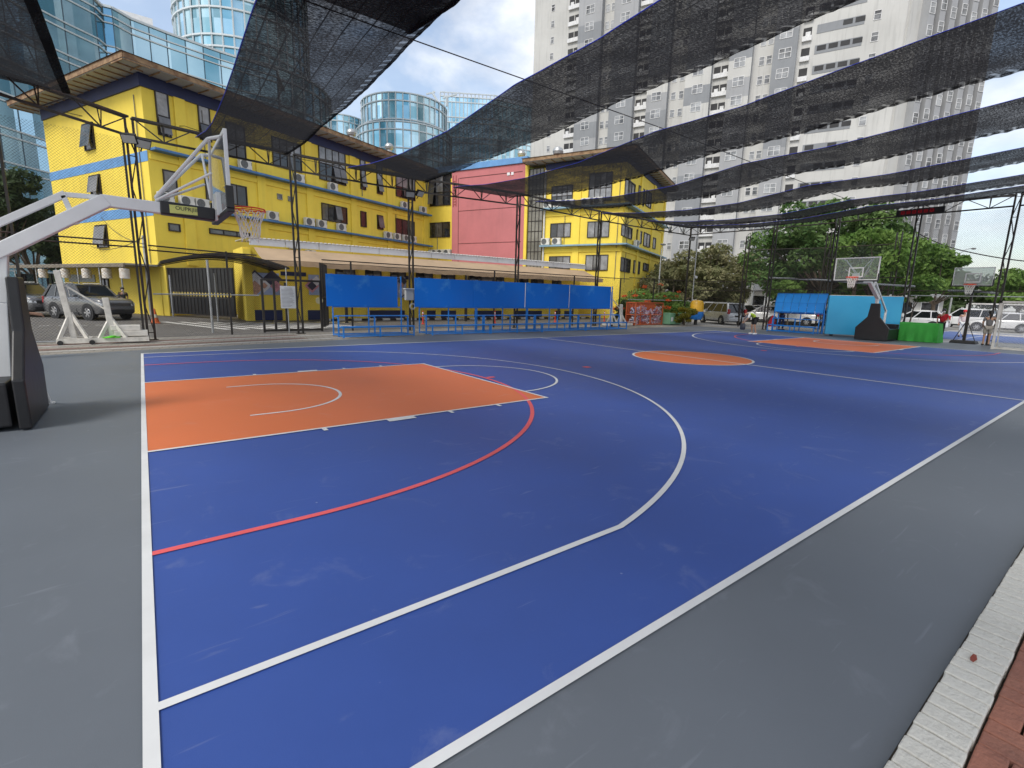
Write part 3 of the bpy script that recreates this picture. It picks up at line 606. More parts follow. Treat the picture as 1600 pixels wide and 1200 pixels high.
# ------------------------------------------------------------------ shade nets, strips hung across the court
CLOTH = m_shade('black shade cloth', 0.965); CLOTHD = m_shade('black shade cloth doubled', 0.97)
CLOTHN = m_shade('black shade cloth near', 0.96); HEM = m_shade('ribbed net hem', 0.95, 0.3)
CORD = mat('blue selvedge cord', (0.012, 0.03, 0.38), 0.6, 0.1, 8)
ZP = [(21.4, 7.05), (20.4, 7.0), (18, 6.72), (15, 6.52), (12, 6.52), (8.8, 6.82), (6, 6.8), (3.5, 6.95), (1, 7.1), (-2, 7.25), (-7, 7.5)]
def zprof(y, zp): return float(np.interp(-y, [-a for a, _ in zp], [b for _, b in zp]))
def shade_net(x0, x1, label, y0=20.9, y1=-6.5, zp=ZP, dzl=0.0, dzr=0.12, m_=None, flap=0.24, sagm=0.12, skew=0.0, cord=True, seed=1, ripple=1.0):
    t = thing('shade_net', label, 'shade net', (x0, y0, 0), 0, 'black shade nets over the court')
    rn = random.Random(seed); ny = 190; cols = [0, 0.1, 0.22, 0.36, 0.5, 0.64, 0.78, 0.9, 1.0]
    m = MB(); m.uv = []; wd = x1-x0; ph = rn.uniform(0, 6)
    for j in range(ny+1):
        f = j/ny; y = y0+(y1-y0)*f; zb = zprof(y, zp); amp = min(1, f*6)
        wob = 0.022*math.sin(y*0.8+ph)+0.006*math.sin(y*4.1+ph)
        for c in cols:
            xx = x0+wd*c+skew*f+0.03*math.sin(y*0.45+ph+c*2)*amp; zz = zb+(dzl*(1-c)+dzr*c)*amp-sagm*4*c*(1-c)*amp+wob*amp*(0.4+c)
            m.v.append((xx, y, zz)); m.uv.append((c*wd, y))
        for k in range(1, 5):               # turned-down scalloped hem on the far edge
            g = k/4; rp = 0.03*math.sin(y*15+ph+0.7*math.sin(y*2))*g*(1.6-g)*amp*ripple
            m.v.append((x1+skew*f+0.03*math.sin(y*0.45+ph+2)*amp-flap*0.75*g+rp*0.4, y, zb+dzr*amp+wob*amp*1.4-0.04-flap*0.33*g*amp+rp)); m.uv.append((wd+flap*g, y))
    w_ = len(cols)+4
    for j in range(ny):
        for i in range(w_-1):
            a = j*w_+i; m.f.append((a, a+1, a+w_+1, a+w_)); m.m.append(1 if i >= len(cols)-2 else 0)
    cl = m.build('cloth', [m_ or CLOTH, HEM if cord else (m_ or CLOTH)], t); cl.data.polygons.foreach_set('use_smooth', [True]*len(cl.data.polygons))
    if cord:
        for k in (0,):
            e = MB(); e.tube([Vector(m.v[j*w_+k])+Vector((0, 0, 0.006)) for j in range(0, ny+1)], 0.012 if x0 < 10 else 0.008, 5); e.build('edge_cord', CORD, t)
    return t
shade_net(-4.6, -1.0, 'dark shade net at the left edge, hanging over the near hoop', 18.0, seed=2, m_=CLOTHD, zp=[(18.2, 7.1), (16, 6.95), (13, 6.9), (8.8, 6.9), (3, 7.1), (-7, 7.5)], sagm=0.3, cord=False, ripple=0.15)
shade_net(2.1, 5.15, 'wide shade net right of the near hoop through which blue towers show', 20.1, seed=3, dzl=-0.42, dzr=0.05, zp=[(21, 7.1), (20, 7.0), (17, 6.8), (13, 6.85), (8.8, 7.0), (3, 7.0), (-7, 7.4)], sagm=0.2, m_=CLOTHN)
shade_net(1.7, 5.0, 'doubled dark sheet of netting lying over the wide net at the top of the frame', 8.75, -6.5, zp=[(8.8, 7.05), (7, 6.78), (4, 6.75), (0, 7.0), (-7, 7.4)], m_=CLOTHD, seed=4, dzl=-0.3, dzr=0.1, sagm=0.25, cord=False)
shade_net(7.65, 11.45, 'shade net with a blue edge crossing before the round glass tower', 20.75, seed=5, dzl=-0.05, dzr=0.55)
shade_net(13.0, 16.55, 'shade net starting at the pink wall and crossing the grey tower', 20.95, seed=6, dzl=0.0, dzr=0.12)
shade_net(18.3, 21.4, 'shade net starting above the glazed stair', 20.95, seed=7, dzl=-0.02, dzr=0.1)
shade_net(23.7, 26.2, 'narrow looking shade net second from the far end', 20.95, seed=8)
shade_net(28.2, 30.4, 'shade net beside the last one, with a bright slit between them', 20.95, seed=9, flap=0.2)
shade_net(30.6, 32.6, 'last shade net along the far truss', 20.9, seed=10, flap=0.2)
def cable(pts, r, label, m_=None, sag=0.0, name='steel_cable'):
    out = []
    for i in range(len(pts)-1):
        a, b = Vector(pts[i]), Vector(pts[i+1]); n = 14
        for k in range(n+(i == len(pts)-2)):
            f = k/n; p = a.lerp(b, f); p.z -= sag*4*f*(1-f); out.append(p)
    m = MB(); m.tube(out, r, 5); return m.build(name, m_ or BLK, None, label=label, cat='cable')
cable([(-9, 8.75, 6.98), (5, 8.82, 6.96), (14, 8.82, 7.0), (33.0, 9.3, 7.0)], 0.013, 'thin dark cable under the nets, crossing the sky from the wide net')
cable([(-9, -0.5, 7.15), (33, -0.5, 7.12)], 0.013, 'thin dark cable under the nets near the camera')

# ------------------------------------------------------------------ chain link fences
MESH = m_mesh('chain link mesh', 0.085, 0.0032)
def fence(pts, label, z1=3.1, rails=(3.1,), mid=None, posts=None, mz0=0.05, ph=None):
    t = thing('chain_link_fence', label, 'fence', (pts[0][0], pts[0][1], 0))
    m = MB(); m.uv = []; s = 0
    for i in range(len(pts)):
        if i: s += math.hypot(pts[i][0]-pts[i-1][0], pts[i][1]-pts[i-1][1])
        for z in (mz0, z1): m.v.append((pts[i][0], pts[i][1], z)); m.uv.append((s, z))
    for i in range(len(pts)-1): m.f.append((2*i, 2*i+2, 2*i+3, 2*i+1)); m.m.append(0)
    m.build('wire_mesh', MESH, t)
    for z in rails:
        m = MB()
        for a, b in zip(pts[:-1], pts[1:]): m.tube([(a[0], a[1], z), (b[0], b[1], z)], 0.024, 8)
        m.build('rail', RUST if z > 2.4 else GALV, t, smooth=40)
    for p in (posts if posts is not None else pts):
        m = MB(); m.bar((p[0], p[1], 0), (p[0], p[1], ph or z1+0.02), 0.065, 0.065); m.build('post', BLK, t)
    return t
fence([(-9, 17.7), (-2.72, 18.85), (0.05, 19.25)], 'chain link fence in front of the parked grey cars', 6.4, (3.06, 3.22, 0.06))
fence([(0.42, 19.35), (2.85, 20.75), (3.95, 21.0)], 'chain link fence bay in front of the black gate', 3.15, (3.0, 3.15, 1.55), posts=[(2.85, 20.75)], ph=3.2)
fence([(6.6, 21.35), (10.4, 21.45), (17.1, 21.5), (24, 21.55), (27.5, 21.55)], 'long low chain link fence with black posts behind the blue benches', 3.15, (3.15,), posts=[(7.9, 21.4), (16.0, 21.5), (22.2, 21.55), (26.6, 21.55)])
fence([(27.5, 21.55), (30.2, 21.5), (33.25, 21.05)], 'chain link fence behind the bottle cage', 3.25, (3.25, 1.75), posts=[(30.2, 21.5)])
fence([(33.35, 20.7), (34.6, 17.2), (33.2, 14.7)], 'chain link fence in front of the silver van', 3.2, (3.2, 2.55), posts=[(34.6, 17.2)])
fence([(33.12, 14.4), (33.04, 11.2)], 'chain link fence bay behind the grid-like blue board', 6.4, (2.62, 3.3), posts=[])
fence([(33.02, 10.8), (33.0, 7.4)], 'chain link fence bay behind the light blue panel', 6.4, (2.62, 3.3), posts=[])
fence([(36.7, 18.0), (38.25, 13.6), (38.2, 9.6)], 'tall outer fence with a high rail before the big tree', 5.6, (5.6,), posts=[], mz0=2.5)
fence([(33.0, 7.0), (33.0, 3.8), (33.0, -5)], 'chain link fence bay between the second court and the goal', 6.4, (2.6, 2.35), posts=[], mz0=2.4)

# ------------------------------------------------------------------ left: gate frames, rules board
t = thing('steel_gate', 'open black steel gate frame around the white rules board, left of the blue boards', 'gate', (4.2, 21.1, 0))
for p, q in (((4.1, 21.15, 0.02), (4.1, 21.15, 2.22)), ((6.45, 21.2, 0.02), (6.45, 21.2, 2.2)), ((4.55, 21.16, 0.1), (4.55, 21.16, 2.15)), ((5.0, 21.17, 0.1), (5.0, 21.17, 2.1))):
    m = MB(); m.bar(p, q, 0.085, 0.085); m.build('upright', BLK, t)
for z in (2.2, 0.1): m = MB(); m.bar((4.1, 21.1, z), (6.45, 21.15, z), 0.09, 0.09); m.build('crossbar', BLK, t)
m = MB(); m.uv = []
for x, y in ((4.6, 21.2), (6.4, 21.24)):
    for z in (0.14, 2.14): m.v.append((x, y, z)); m.uv.append((x, z))
m.f = [(0, 2, 3, 1)]; m.m = [0]; m.build('wire_mesh', MESH, t)
t = thing('notice_board', 'white board of printed rules on a thin pole, seen inside the black gate frame', 'notice board', (4.95, 20.75, 0))
m = MB(); m.box((5.02, 20.76, 1.5), (0.62, 0.02, 0.92)); m.build('panel', mat('white board vinyl', (0.62, 0.64, 0.66), 0.5, 0.06, 3), t)
m = MB(); rr = random.Random(5)
for i in range(15):
    l = 0.5*rr.uniform(0.6, 1.0) if i else 0.3
    m.box((5.02-0.27+l/2 if i else 5.02, 20.7475, 1.88-i*0.055), (l, 0.003, 0.014))
m.build('printed_lines', mat('grey print', (0.22, 0.22, 0.24), 0.7), t)
m = MB(); m.tube([(4.98, 20.79, 0), (4.98, 20.79, 2.7)], 0.022, 8); m.build('pole', GALV, t)
t = thing('barred_gate', 'black gate leaf of upright bars standing open left of the first blue board', 'gate', (6.4, 22.4, 0))
for i in range(9):
    a = (6.75+i*0.10, 22.2+i*0.22)
    m = MB(); m.bar((*a, 0.1), (*a, 3.05), 0.06 if i in (0, 3, 8) else 0.028, 0.05 if i in (0, 3, 8) else 0.028); m.build('bar', BLK, t)
m = MB()
for z in (0.12, 1.5, 3.05): m.bar((6.75, 22.2, z), (7.55, 23.96, z), 0.05, 0.05)
m.build('rail', BLK, t)
t = thing('sign_disc', 'round pale sign hung on the barred gate beside the first blue board', 'sign', (6.5, 22.1, 1.3))
m = MB(); m.lathe([(0, -0.01), (0.16, -0.01), (0.16, 0.01), (0, 0.01)], (6.62, 22.05, 1.35), 18, 'y'); m.build('disc', mat('pale sign paint', (0.55, 0.5, 0.3), 0.5), t)
# thin galvanised poles carrying the entrance canopy
for i, (a, b, zt) in enumerate(((271, 495, 2.5), (333, 520, 2.9), (341, 502, 2.6))):
    g = G(a, b); m = MB(); m.tube([(g[0], g[1], 0), (g[0], g[1], zt)], 0.045, 8); m.build('canopy_pole', GALV, None, smooth=40, label=['thin galvanised pole standing close to the black gate, far left one', 'galvanised pole nearest the court in front of the black gate', 'galvanised pole right of the nearest one, in front of the black gate'][i], cat='pole')
g = G(236, 492); m = MB(); m.tube([(g[0], g[1], 0), (g[0], g[1], 4.9)], 0.07, 10); m.build('drain_pipe', GALV, None, smooth=40, label='grey vertical pipe at the corner of the yellow building behind the traffic cone', cat='pipe')
# control box on column C
t = thing('meter_box', 'grey box with a coil of cable hung on the column between the blue boards', 'electric box', (10.4, 20.45, 1.3))
m = MB(); m.box((10.38, 20.55, 1.72), (0.4, 0.2, 0.52)); m.build('case', mat('grey box paint', (0.5, 0.51, 0.5), 0.5, 0.06), t, bevel=0.015)
m = MB(); m.box((10.38, 20.54, 2.0), (0.5, 0.28, 0.04)); m.build('lid', WHT, t)
m = MB()
for r in (0.1, 0.125, 0.15): m.tube([(10.5+r*math.cos(i*0.42), 20.42+r*0.1, 1.17+r*1.05*math.sin(i*0.42)) for i in range(16)], 0.009, 5)
m.build('cable_coil', mat('white cable', (0.6, 0.6, 0.55), 0.6), t)

# ------------------------------------------------------------------ blue benches with hoardings
def bleacher(label, width, loc, rz=0.0, board_w=None, board=True, bshift=0.0, grid=False, group='blue two-tier benches'):
    t = thing('bleacher', label, 'bench', (0, 0, 0), 0, group); wd = width
    m = MB(); m.box((0, 0.15, 0.425), (wd, 0.30, 0.035)); m.build('lower_seat', BLUE, t, bevel=0.006)
    m = MB(); m.box((0, 0.78, 0.83), (wd, 0.32, 0.035)); m.build('upper_seat', BLUE, t, bevel=0.006)
    for x in (-wd/2+0.03, 0.0, wd/2-0.03):
        m = MB(); m.bar((x, 0.03, 0), (x, 0.03, 0.408), 0.052, 0.052); m.build('leg', BLUE, t)
        m = MB(); m.bar((x, 0.63, 0), (x, 0.63, 0.812), 0.052, 0.052); m.build('leg', BLUE, t)
        m = MB(); m.bar((x, 1.30, 0), (x, 1.30, 2.5 if board else 1.2), 0.045, 0.045); m.build('back_post', BLUE, t)
    m = MB()
    for x in (-wd/2+0.03, 0, wd/2-0.03): m.bar((x, 0.05, 0.06), (x, 1.28, 0.06), 0.035, 0.035); m.bar((x, 0.65, 0.79), (x, 1.28, 0.79), 0.03, 0.03); m.bar((x, 0.05, 0.385), (x, 0.61, 0.385), 0.03, 0.03)
    for y, z in ((1.3, 0.06), (0.63, 0.36), (1.3, 1.17), (0.63, 0.06), (0.03, 0.06)): m.bar((-wd/2+0.05, y, z), (wd/2-0.05, y, z), 0.042, 0.042)
    m.build('cross_frame', BLUE, t)
    if board:
        bw = board_w or wd
        m = MB(); m.box((bshift, 1.25, 1.835), (bw-0.006, 0.03, 1.29)); m.build('hoarding', BLUEB, t, bevel=0.003)
        if grid: pass
    t.location = loc; t.rotation_euler = (0, 0, rz); W[t.name] = Matrix.Translation(Vector(loc)) @ Matrix.Rotation(rz, 4, 'Z'); return t
xs = [(6.05, 9.10), (9.90, 13.0), (13.0, 16.2), (16.2, 19.36), (19.36, 22.8)]
lb = ['blue bench with a hoarding standing alone left of the meter box', 'blue bench with a hoarding just right of the meter box', 'blue bench and hoarding second right of the meter box', 'blue bench and hoarding between two white joints of the long row', 'blue bench and hoarding at the right end of the long row']
for i, (a, b) in enumerate(xs): bleacher(lb[i], b-a-(0.0 if i == 0 else 0.02), ((a+b)/2+0.22, 17.72 if i else 17.75, 0), 0, b-a, bshift=-0.22)
t = thing('joint_strip', 'white joint strip between the third and fourth hoarding', 'strip', (16.2, 18.94, 0)); m = MB(); m.box((16.2, 18.935, 1.84), (0.035, 0.012, 1.26)); m.build('strip', WHT, t)
t = thing('joint_strip', 'white joint strip before the last hoarding of the row', 'strip', (19.36, 18.94, 0)); m = MB(); m.box((19.36, 18.935, 1.84), (0.035, 0.012, 1.26)); m.build('strip', WHT, t)
# far bench with a two-row grid board
t = bleacher('small blue bench below the grid-like board at the far end', 2.75, (31.55, 12.3, 0), R(-90), board=False, group='blue two-tier benches')
BL2 = mat('bright blue panel', (0.006, 0.23, 0.68), 0.35, 0.08, 1.5)
t = thing('grid_board', 'bright blue board divided into two rows of six squares at the far end', 'board', (32.9, 12.35, 0))
for k in range(2):
    for i in range(6):
        y = 10.98+i*0.475; m = MB(); z0 = 1.25+k*0.56; xo = 32.62+k*0.05
        m.extrude([(xo, y, z0), (xo, y+0.455, z0), (xo+(0.05 if k == 0 else 0.22), y+0.455, z0+0.54), (xo+(0.05 if k == 0 else 0.22), y, z0+0.54)], (0.02, 0, 0)); m.build('panel', BL2, t)
m = MB(); 
for y in (10.95, 13.84): m.bar((32.72, y, 0), (32.72, y, 1.8), 0.05, 0.05); m.bar((32.72, y, 1.8), (32.9, y, 2.38), 0.05, 0.05)
for z, x in ((1.22, 32.66), (1.8, 32.7), (2.38, 32.92)): m.bar((x, 10.95, z), (x, 13.84, z), 0.035, 0.035)
m.build('frame', BLUE, t)
# light blue panel box and green-clothed table
t = thing('panel_wall', 'big light blue panel wall standing behind the far white hoop', 'panel', (31.8, 8.7, 0))
m = MB(); p0, p1 = np.array([31.0, 10.12]), np.array([32.55, 7.15]); d = (p1-p0)/np.linalg.norm(p1-p0); n = np.array([-d[1], d[0]])
q = [p0, p1, p1+n*0.5, p0+n*0.5]; m.prism([tuple(x) for x in q], 0.12, 2.27); m.build('front_panel', mat('light blue sheet', (0.035, 0.34, 0.62), 0.4, 0.05, 0.8, 0.05, 2, col2=(0.045, 0.38, 0.66)), t, bevel=0.01)
m = MB(); m.prism([tuple(x) for x in (p0+n*0.03+d*0.03, p1+n*0.03-d*0.03, p1+n*0.47-d*0.03, p0+n*0.47+d*0.03)], 2.268, 2.30); m.build('top', mat('bare ply', (0.55, 0.46, 0.32), 0.7, 0.1), t)
m = MB()
for s in (0.1, 0.5, 0.9):
    c = p0+(p1-p0)*s+n*0.25; m.box((*c, 0.06), (0.12, 0.4, 0.12), math.atan2(d[1], d[0]))
m.build('foot', BLK, t)
t = thing('covered_table', 'table fully draped in a bright green cloth at the far baseline', 'table', (32.0, 6.1, 0))
GRN = mat('green cloth', (0.035, 0.30, 0.04), 0.8, 0.12, 2, 0.2, 90)
m = MB(); n_ = 96; rings = []
def edge(s):
    per = [(0.36, 0.80), (0.36, -0.80), (-0.36, -0.80), (-0.36, 0.80)]; Ls = [1.6, 0.72, 1.6, 0.72]; s = s % 4.64
    for i in range(4):
        if s <= Ls[i]: a, b = per[i], per[(i+1) % 4]; f = s/Ls[i]; return a[0]+(b[0]-a[0])*f, a[1]+(b[1]-a[1])*f
        s -= Ls[i]
rg = random.Random(8); phs = [rg.uniform(0, 6) for _ in range(4)]
for k in range(7):
    g = k/6; ring = []
    for i in range(n_):
        x, y = edge(4.64*i/n_); a = 4.64*i/n_; wv = 0.08*math.sin(a*9+phs[0])+0.05*math.sin(a*17+phs[1])+0.06*math.sin(a*4+phs[2]); sc = 1+(1-g)*(0.07+wv*1.3)
        q_ = (1-g)*(0.05+wv*0.55); nx_ = (1 if x > 0.355 else -1 if x < -0.355 else 0); ny_ = (1 if y > 0.79 else -1 if y < -0.79 else 0); ring.append((32.0+x+nx_*q_, 6.12+y+ny_*q_, 0.015+0.95*g))
    rings.append(ring)
m.loft(rings); m.build('cloth', GRN, t, smooth=80, fixn=True)
m = MB()
for sx in (-0.3, 0.3):
    for sy in (-0.7, 0.7): m.bar((32+sx, 6.12+sy, 0), (32+sx, 6.12+sy, 0.9), 0.04, 0.04)
m.build('leg', GALV, t)
# red display on the far column
t = thing('led_display', 'long black display with dim red digits on the lattice column above the far hoop', 'display', (32.8, 7.2, 6.6))
m = MB(); m.box((32.78, 7.15, 6.62), (0.14, 2.0, 0.32)); m.build('case', RUB, t, bevel=0.01)
m = MB(); m.box((32.706, 7.25, 6.62), (0.006, 1.45, 0.2)); s = m.build('screen', mat('dark red screen', (0.07, 0.004, 0.012), 0.3), t)
m = MB()
for i in range(6):
    y = 7.85-i*0.24
    for z in (6.56, 6.62, 6.69): m.box((32.701, y, z), (0.003, 0.13, 0.02))
    for yy in (-0.065, 0.065): m.box((32.701, y+yy, 6.625), (0.0032, 0.02, 0.11))
m.build('digit_segments', m_emit('dim red light', (0.8, 0.02, 0.04), 0.12), s)
# white goals
def goal(label, x, y0, y1, h, depth, lean=0.0):
    t = thing('goal', label, 'goal', (x, y0, 0), 0, 'white football goals')
    for y in (y0, y1):
        m = MB(); m.bar((x, y, 0), (x, y, h), 0.09, 0.09); m.build('post', OFFW, t)
        m = MB(); m.bar((x, y, h-0.05), (x+depth*0.45, y, h-0.05), 0.05, 0.05); m.bar((x+depth*0.45, y, h-0.05), (x+depth, y, 0.05), 0.05, 0.05); m.bar((x, y, 0.04), (x+depth, y, 0.04), 0.05, 0.05); m.build('side_frame', OFFW, t)
    m = MB(); m.bar((x, y0+0.046, h-0.045), (x, y1-0.046, h-0.045), 0.09, 0.09); m.build('crossbar', OFFW, t)
    m = MB(); m.bar((x+depth, y0, 0.04), (x+depth, y1, 0.04), 0.05, 0.05); m.bar((x+depth*0.45, y0, h-0.06), (x+depth*0.45, y1, h-0.06), 0.04, 0.04); m.bar((x, y0, 0.04), (x, y1, 0.04), 0.06, 0.06); m.build('ground_frame', OFFW, t)
    m = MB(); m.uv = []
    for P in ((x+depth*0.45, h-0.06), (x+depth, 0.05)):
        for y in (y0, y1): m.v.append((P[0], y, P[1])); m.uv.append((y, P[1]*1.3))
    m.f = [(0, 2, 3, 1)]; m.m = [0]; m.build('net', m_mesh('white goal net', 0.12, 0.006, (0.6, 0.6, 0.58)), t)
    return t
goal('near white goal cut by the right edge of the frame, chipped posts', 30.4, 3.08, 0.1, 2.12, 0.95)
goal('white goal on the second blue court, seen behind the portable hoop', 45.0, 6.9, 3.9, 2.1, 1.0)
# ------------------------------------------------------------------ yellow building
YEL = mat('yellow wall paint', (0.82, 0.62, 0.075), 0.75, 0.06, 0.45, 0.15, 6, dirt=0.16, streak=0.2)
YELL = YEL
LBL = mat('light blue painted band', (0.13, 0.30, 0.56), 0.7, 0.1, 1.2, dirt=0.2)
DBL = mat('blue sheet metal ledge', (0.05, 0.16, 0.36), 0.5, 0.15, 1.5, dirt=0.25)
NAVY = mat('navy wall paint', (0.012, 0.02, 0.075), 0.6, 0.2, 1, dirt=0.1)
PINK = mat('pink wall paint', (0.50, 0.165, 0.172), 0.8, 0.06, 0.5, 0.12, 8, dirt=0.12, streak=0.18)
SOFF = mat('grey soffit board', (0.32, 0.32, 0.33), 0.8, 0.12, 1)
RUSTB = mat('rusty brown fascia', (0.16, 0.085, 0.045), 0.8, 0.3, 2.5, 0.3, 12, col2=(0.36, 0.24, 0.13))
BROWN = mat('brown metal roof', (0.14, 0.085, 0.062), 0.65, 0.15, 1)
WINF = mat('dark brown window frame', (0.022, 0.015, 0.013), 0.5, 0.2, 4)
GLD = m_window('dark window glass', (0.02, 0.021, 0.023), 0.06, 0.8, 0.8); GLP = m_window('curtained window glass', (0.22, 0.22, 0.225), 0.15, 0.35, 1.5); GLM = m_window('maroon blind behind glass', (0.05, 0.012, 0.012), 0.2, 0.4, 2); GLB = m_window('mirror grey glass', (0.09, 0.088, 0.09), 0.08, 0.5, 0.9)
th = R(24); d1 = np.array([math.cos(th), math.sin(th)]); d2 = np.array([-math.sin(th), math.cos(th)])
C = np.array([1.1, 36.5]); I = C+26.6*d1; K = I-21.07*d2; Mq = K+15.1*d1; Nq = Mq+34.7*d2; O = C+13.7*d2
class Face:
    def __init__(s, P, d): s.P = np.array(P, float); s.d = d; s.n = np.array([d[1], -d[0]])
    def p(s, a, z, o=0.0): q = s.P+s.d*a+s.n*o; return (q[0], q[1], z)
    def box(s, mb, s0, s1, z0, z1, o0, o1, m=0):
        a, b, c, d = s.p(s0, 0, o0), s.p(s1, 0, o0), s.p(s1, 0, o1), s.p(s0, 0, o1)
        return mb.prism([a[:2], b[:2], c[:2], d[:2]], z0, z1, m)
    def px(s, a, b): return PL(a, b, s.P, s.d)
    def rect(s, u0, v0, u1, v1): (a, z1), (b, z0) = s.px(u0, v0), s.px(u1, v1); return min(a, b), max(a, b), z0, z1
FM = Face(C, d1); FL = Face(O, -d2); FI = Face(I, -d2); FS = Face(K, d1)
YB = thing('yellow_building', 'four-storey yellow building with blue ledges, brown eaves and a pink middle wall', 'building', (*C, 0))
m = MB(); m.prism([tuple(x) for x in (C, I, K, Mq, Nq, O)], 0, 13.45); m.build('wall', YEL, YB)
# pink wall, glazed stair
m = MB(); FI.box(m, 3.05, 11.5, 0, 14.0, 0.005, 0.28); pk = m.build('pink_wall', PINK, YB, bevel=0.02)
m = MB()
for z in (6.9, 10.1): FI.box(m, 3.9, 11.2, z, z+0.05, 0.28, 0.30)
FI.box(m, 3.85, 3.9, 0.5, 13.3, 0.28, 0.30); FI.box(m, 4.0, 11.2, 13.25, 13.31, 0.28, 0.30)
m.build('groove', mat('dark joint', (0.13, 0.04, 0.04), 0.8), pk)
m = MB()
for z in np.arange(10.8, 13.2, 0.28): m.tube([FI.p(3.25, z, 0.32), FI.p(3.6, z, 0.32)], 0.02, 5)
for s in (3.25, 3.6): m.tube([FI.p(s, 10.6, 0.32), FI.p(s, 13.6, 0.32)], 0.025, 5)
m.build('ladder', mat('red oxide steel', (0.35, 0.07, 0.06), 0.6), pk)
m = MB(); FI.box(m, 9.55, 9.85, 13.05, 13.3, 0.28, 0.34); FI.box(m, 10.0, 10.25, 13.05, 13.3, 0.28, 0.34); m.build('vent', WHT, pk)
m = MB(); FI.box(m, -0.05, 11.75, 14.0, 14.55, -2.0, 0.42); m.build('parapet', LBL, YB, bevel=0.02)
m = MB(); FI.box(m, 11.5, 11.8, 0, 14.0, 0.0, 0.3); m.build('pilaster', YEL, YB)
m = MB(); FI.box(m, 11.8, 13.35, 0.4, 13.4, -0.01, 0.06); sg = m.build('stair_glazing', mat('grimy stair glass', (0.13, 0.125, 0.105), 0.2, 0.4, 0.5, col2=(0.27, 0.26, 0.22)), YB)
m = MB()
for s in (11.82, 12.2, 12.58, 12.96, 13.33): FI.box(m, s-0.025, s+0.025, 0.4, 13.4, 0.06, 0.11)
for z in np.arange(0.4, 13.5, 0.93): FI.box(m, 11.85, 13.3, z-0.025, z+0.025, 0.062, 0.105)
m.build('glazing_bar', WINF, sg)
m = MB(); m.tube([FI.p(13.55, 0, 0.14), FI.p(13.55, 13.2, 0.14)], 0.09, 8); m.build('drain_pipe', mat('white drain pipe', (0.55, 0.55, 0.53), 0.5), YB, smooth=40)
# ledges, painted bands, beam below the eaves
m = MB(); FM.box(m, 0.15, 26.2, 9.78, 9.93, 0, 0.62); m.build('ledge', DBL, YB, bevel=0.015)
m = MB(); FM.box(m, 0.3, 26.4, 6.68, 6.82, 0, 0.55); m.build('ledge', DBL, YB, bevel=0.015)
for z, zz in ((6.36, 0.6), (9.66, 0.6)):
    m = MB(); FI.box(m, 13.35, 21.62, z, z+0.13, 0, zz); FS.box(m, -0.55, 15.4, z, z+0.13, 0.001, zz-0.02); m.build('ledge', mat('pale blue sheet ledge', (0.2, 0.33, 0.42), 0.5, 0.15, 1.2, dirt=0.3), YB)
m = MB(); FL.box(m, -0.05, 13.72, 9.17, 9.75, 0, 0.02); FL.box(m, -0.05, 13.72, 6.05, 6.65, 0, 0.02); m.build('painted_band', LBL, YB)
m = MB(); FM.box(m, -0.12, 26.8, 13.25, 13.95, -0.1, 0.1); FL.box(m, 0, 13.6, 13.25, 13.95, -0.1, 0.1); FI.box(m, 13.5, 21.1, 13.2, 13.7, -0.1, 0.1); FS.box(m, 0.1, 15.1, 13.2, 13.7, -0.1, 0.08); m.build('eaves_beam', NAVY, YB)
# pilasters and recessed panel lines on the yellow faces
m = MB()
for u in (291, 408, 483, 551, 607, 664):
    s, _ = FM.px(u, 300)
    for z0, z1 in ((3.2, 6.68), (6.82, 9.78), (9.93, 13.25)): FM.box(m, s-0.32, s+0.32, z0, z1, 0, 0.13)
for u in (902, ):
    s, _ = FI.px(u, 340)
    for z0, z1 in ((3, 6.36), (6.49, 9.66), (9.79, 13.2)): FI.box(m, s-0.3, s+0.3, z0, z1, 0, 0.12)
for s in (4.9, 9.9, 14.8):
    for z0, z1 in ((3, 6.36), (6.49, 9.66), (9.79, 13.2)): FS.box(m, s-0.3, s+0.3, z0, z1, 0, 0.12)
for z0 in (6.2, 9.3): FM.box(m, 0.1, 26.4, z0, z0+0.3, 0, 0.09)
for z0 in (5.85, 9.1): FI.box(m, 13.6, 21.0, z0, z0+0.3, 0, 0.085); FS.box(m, 0.05, 15, z0, z0+0.3, 0, 0.085)
m.build('pilaster', YEL, YB)
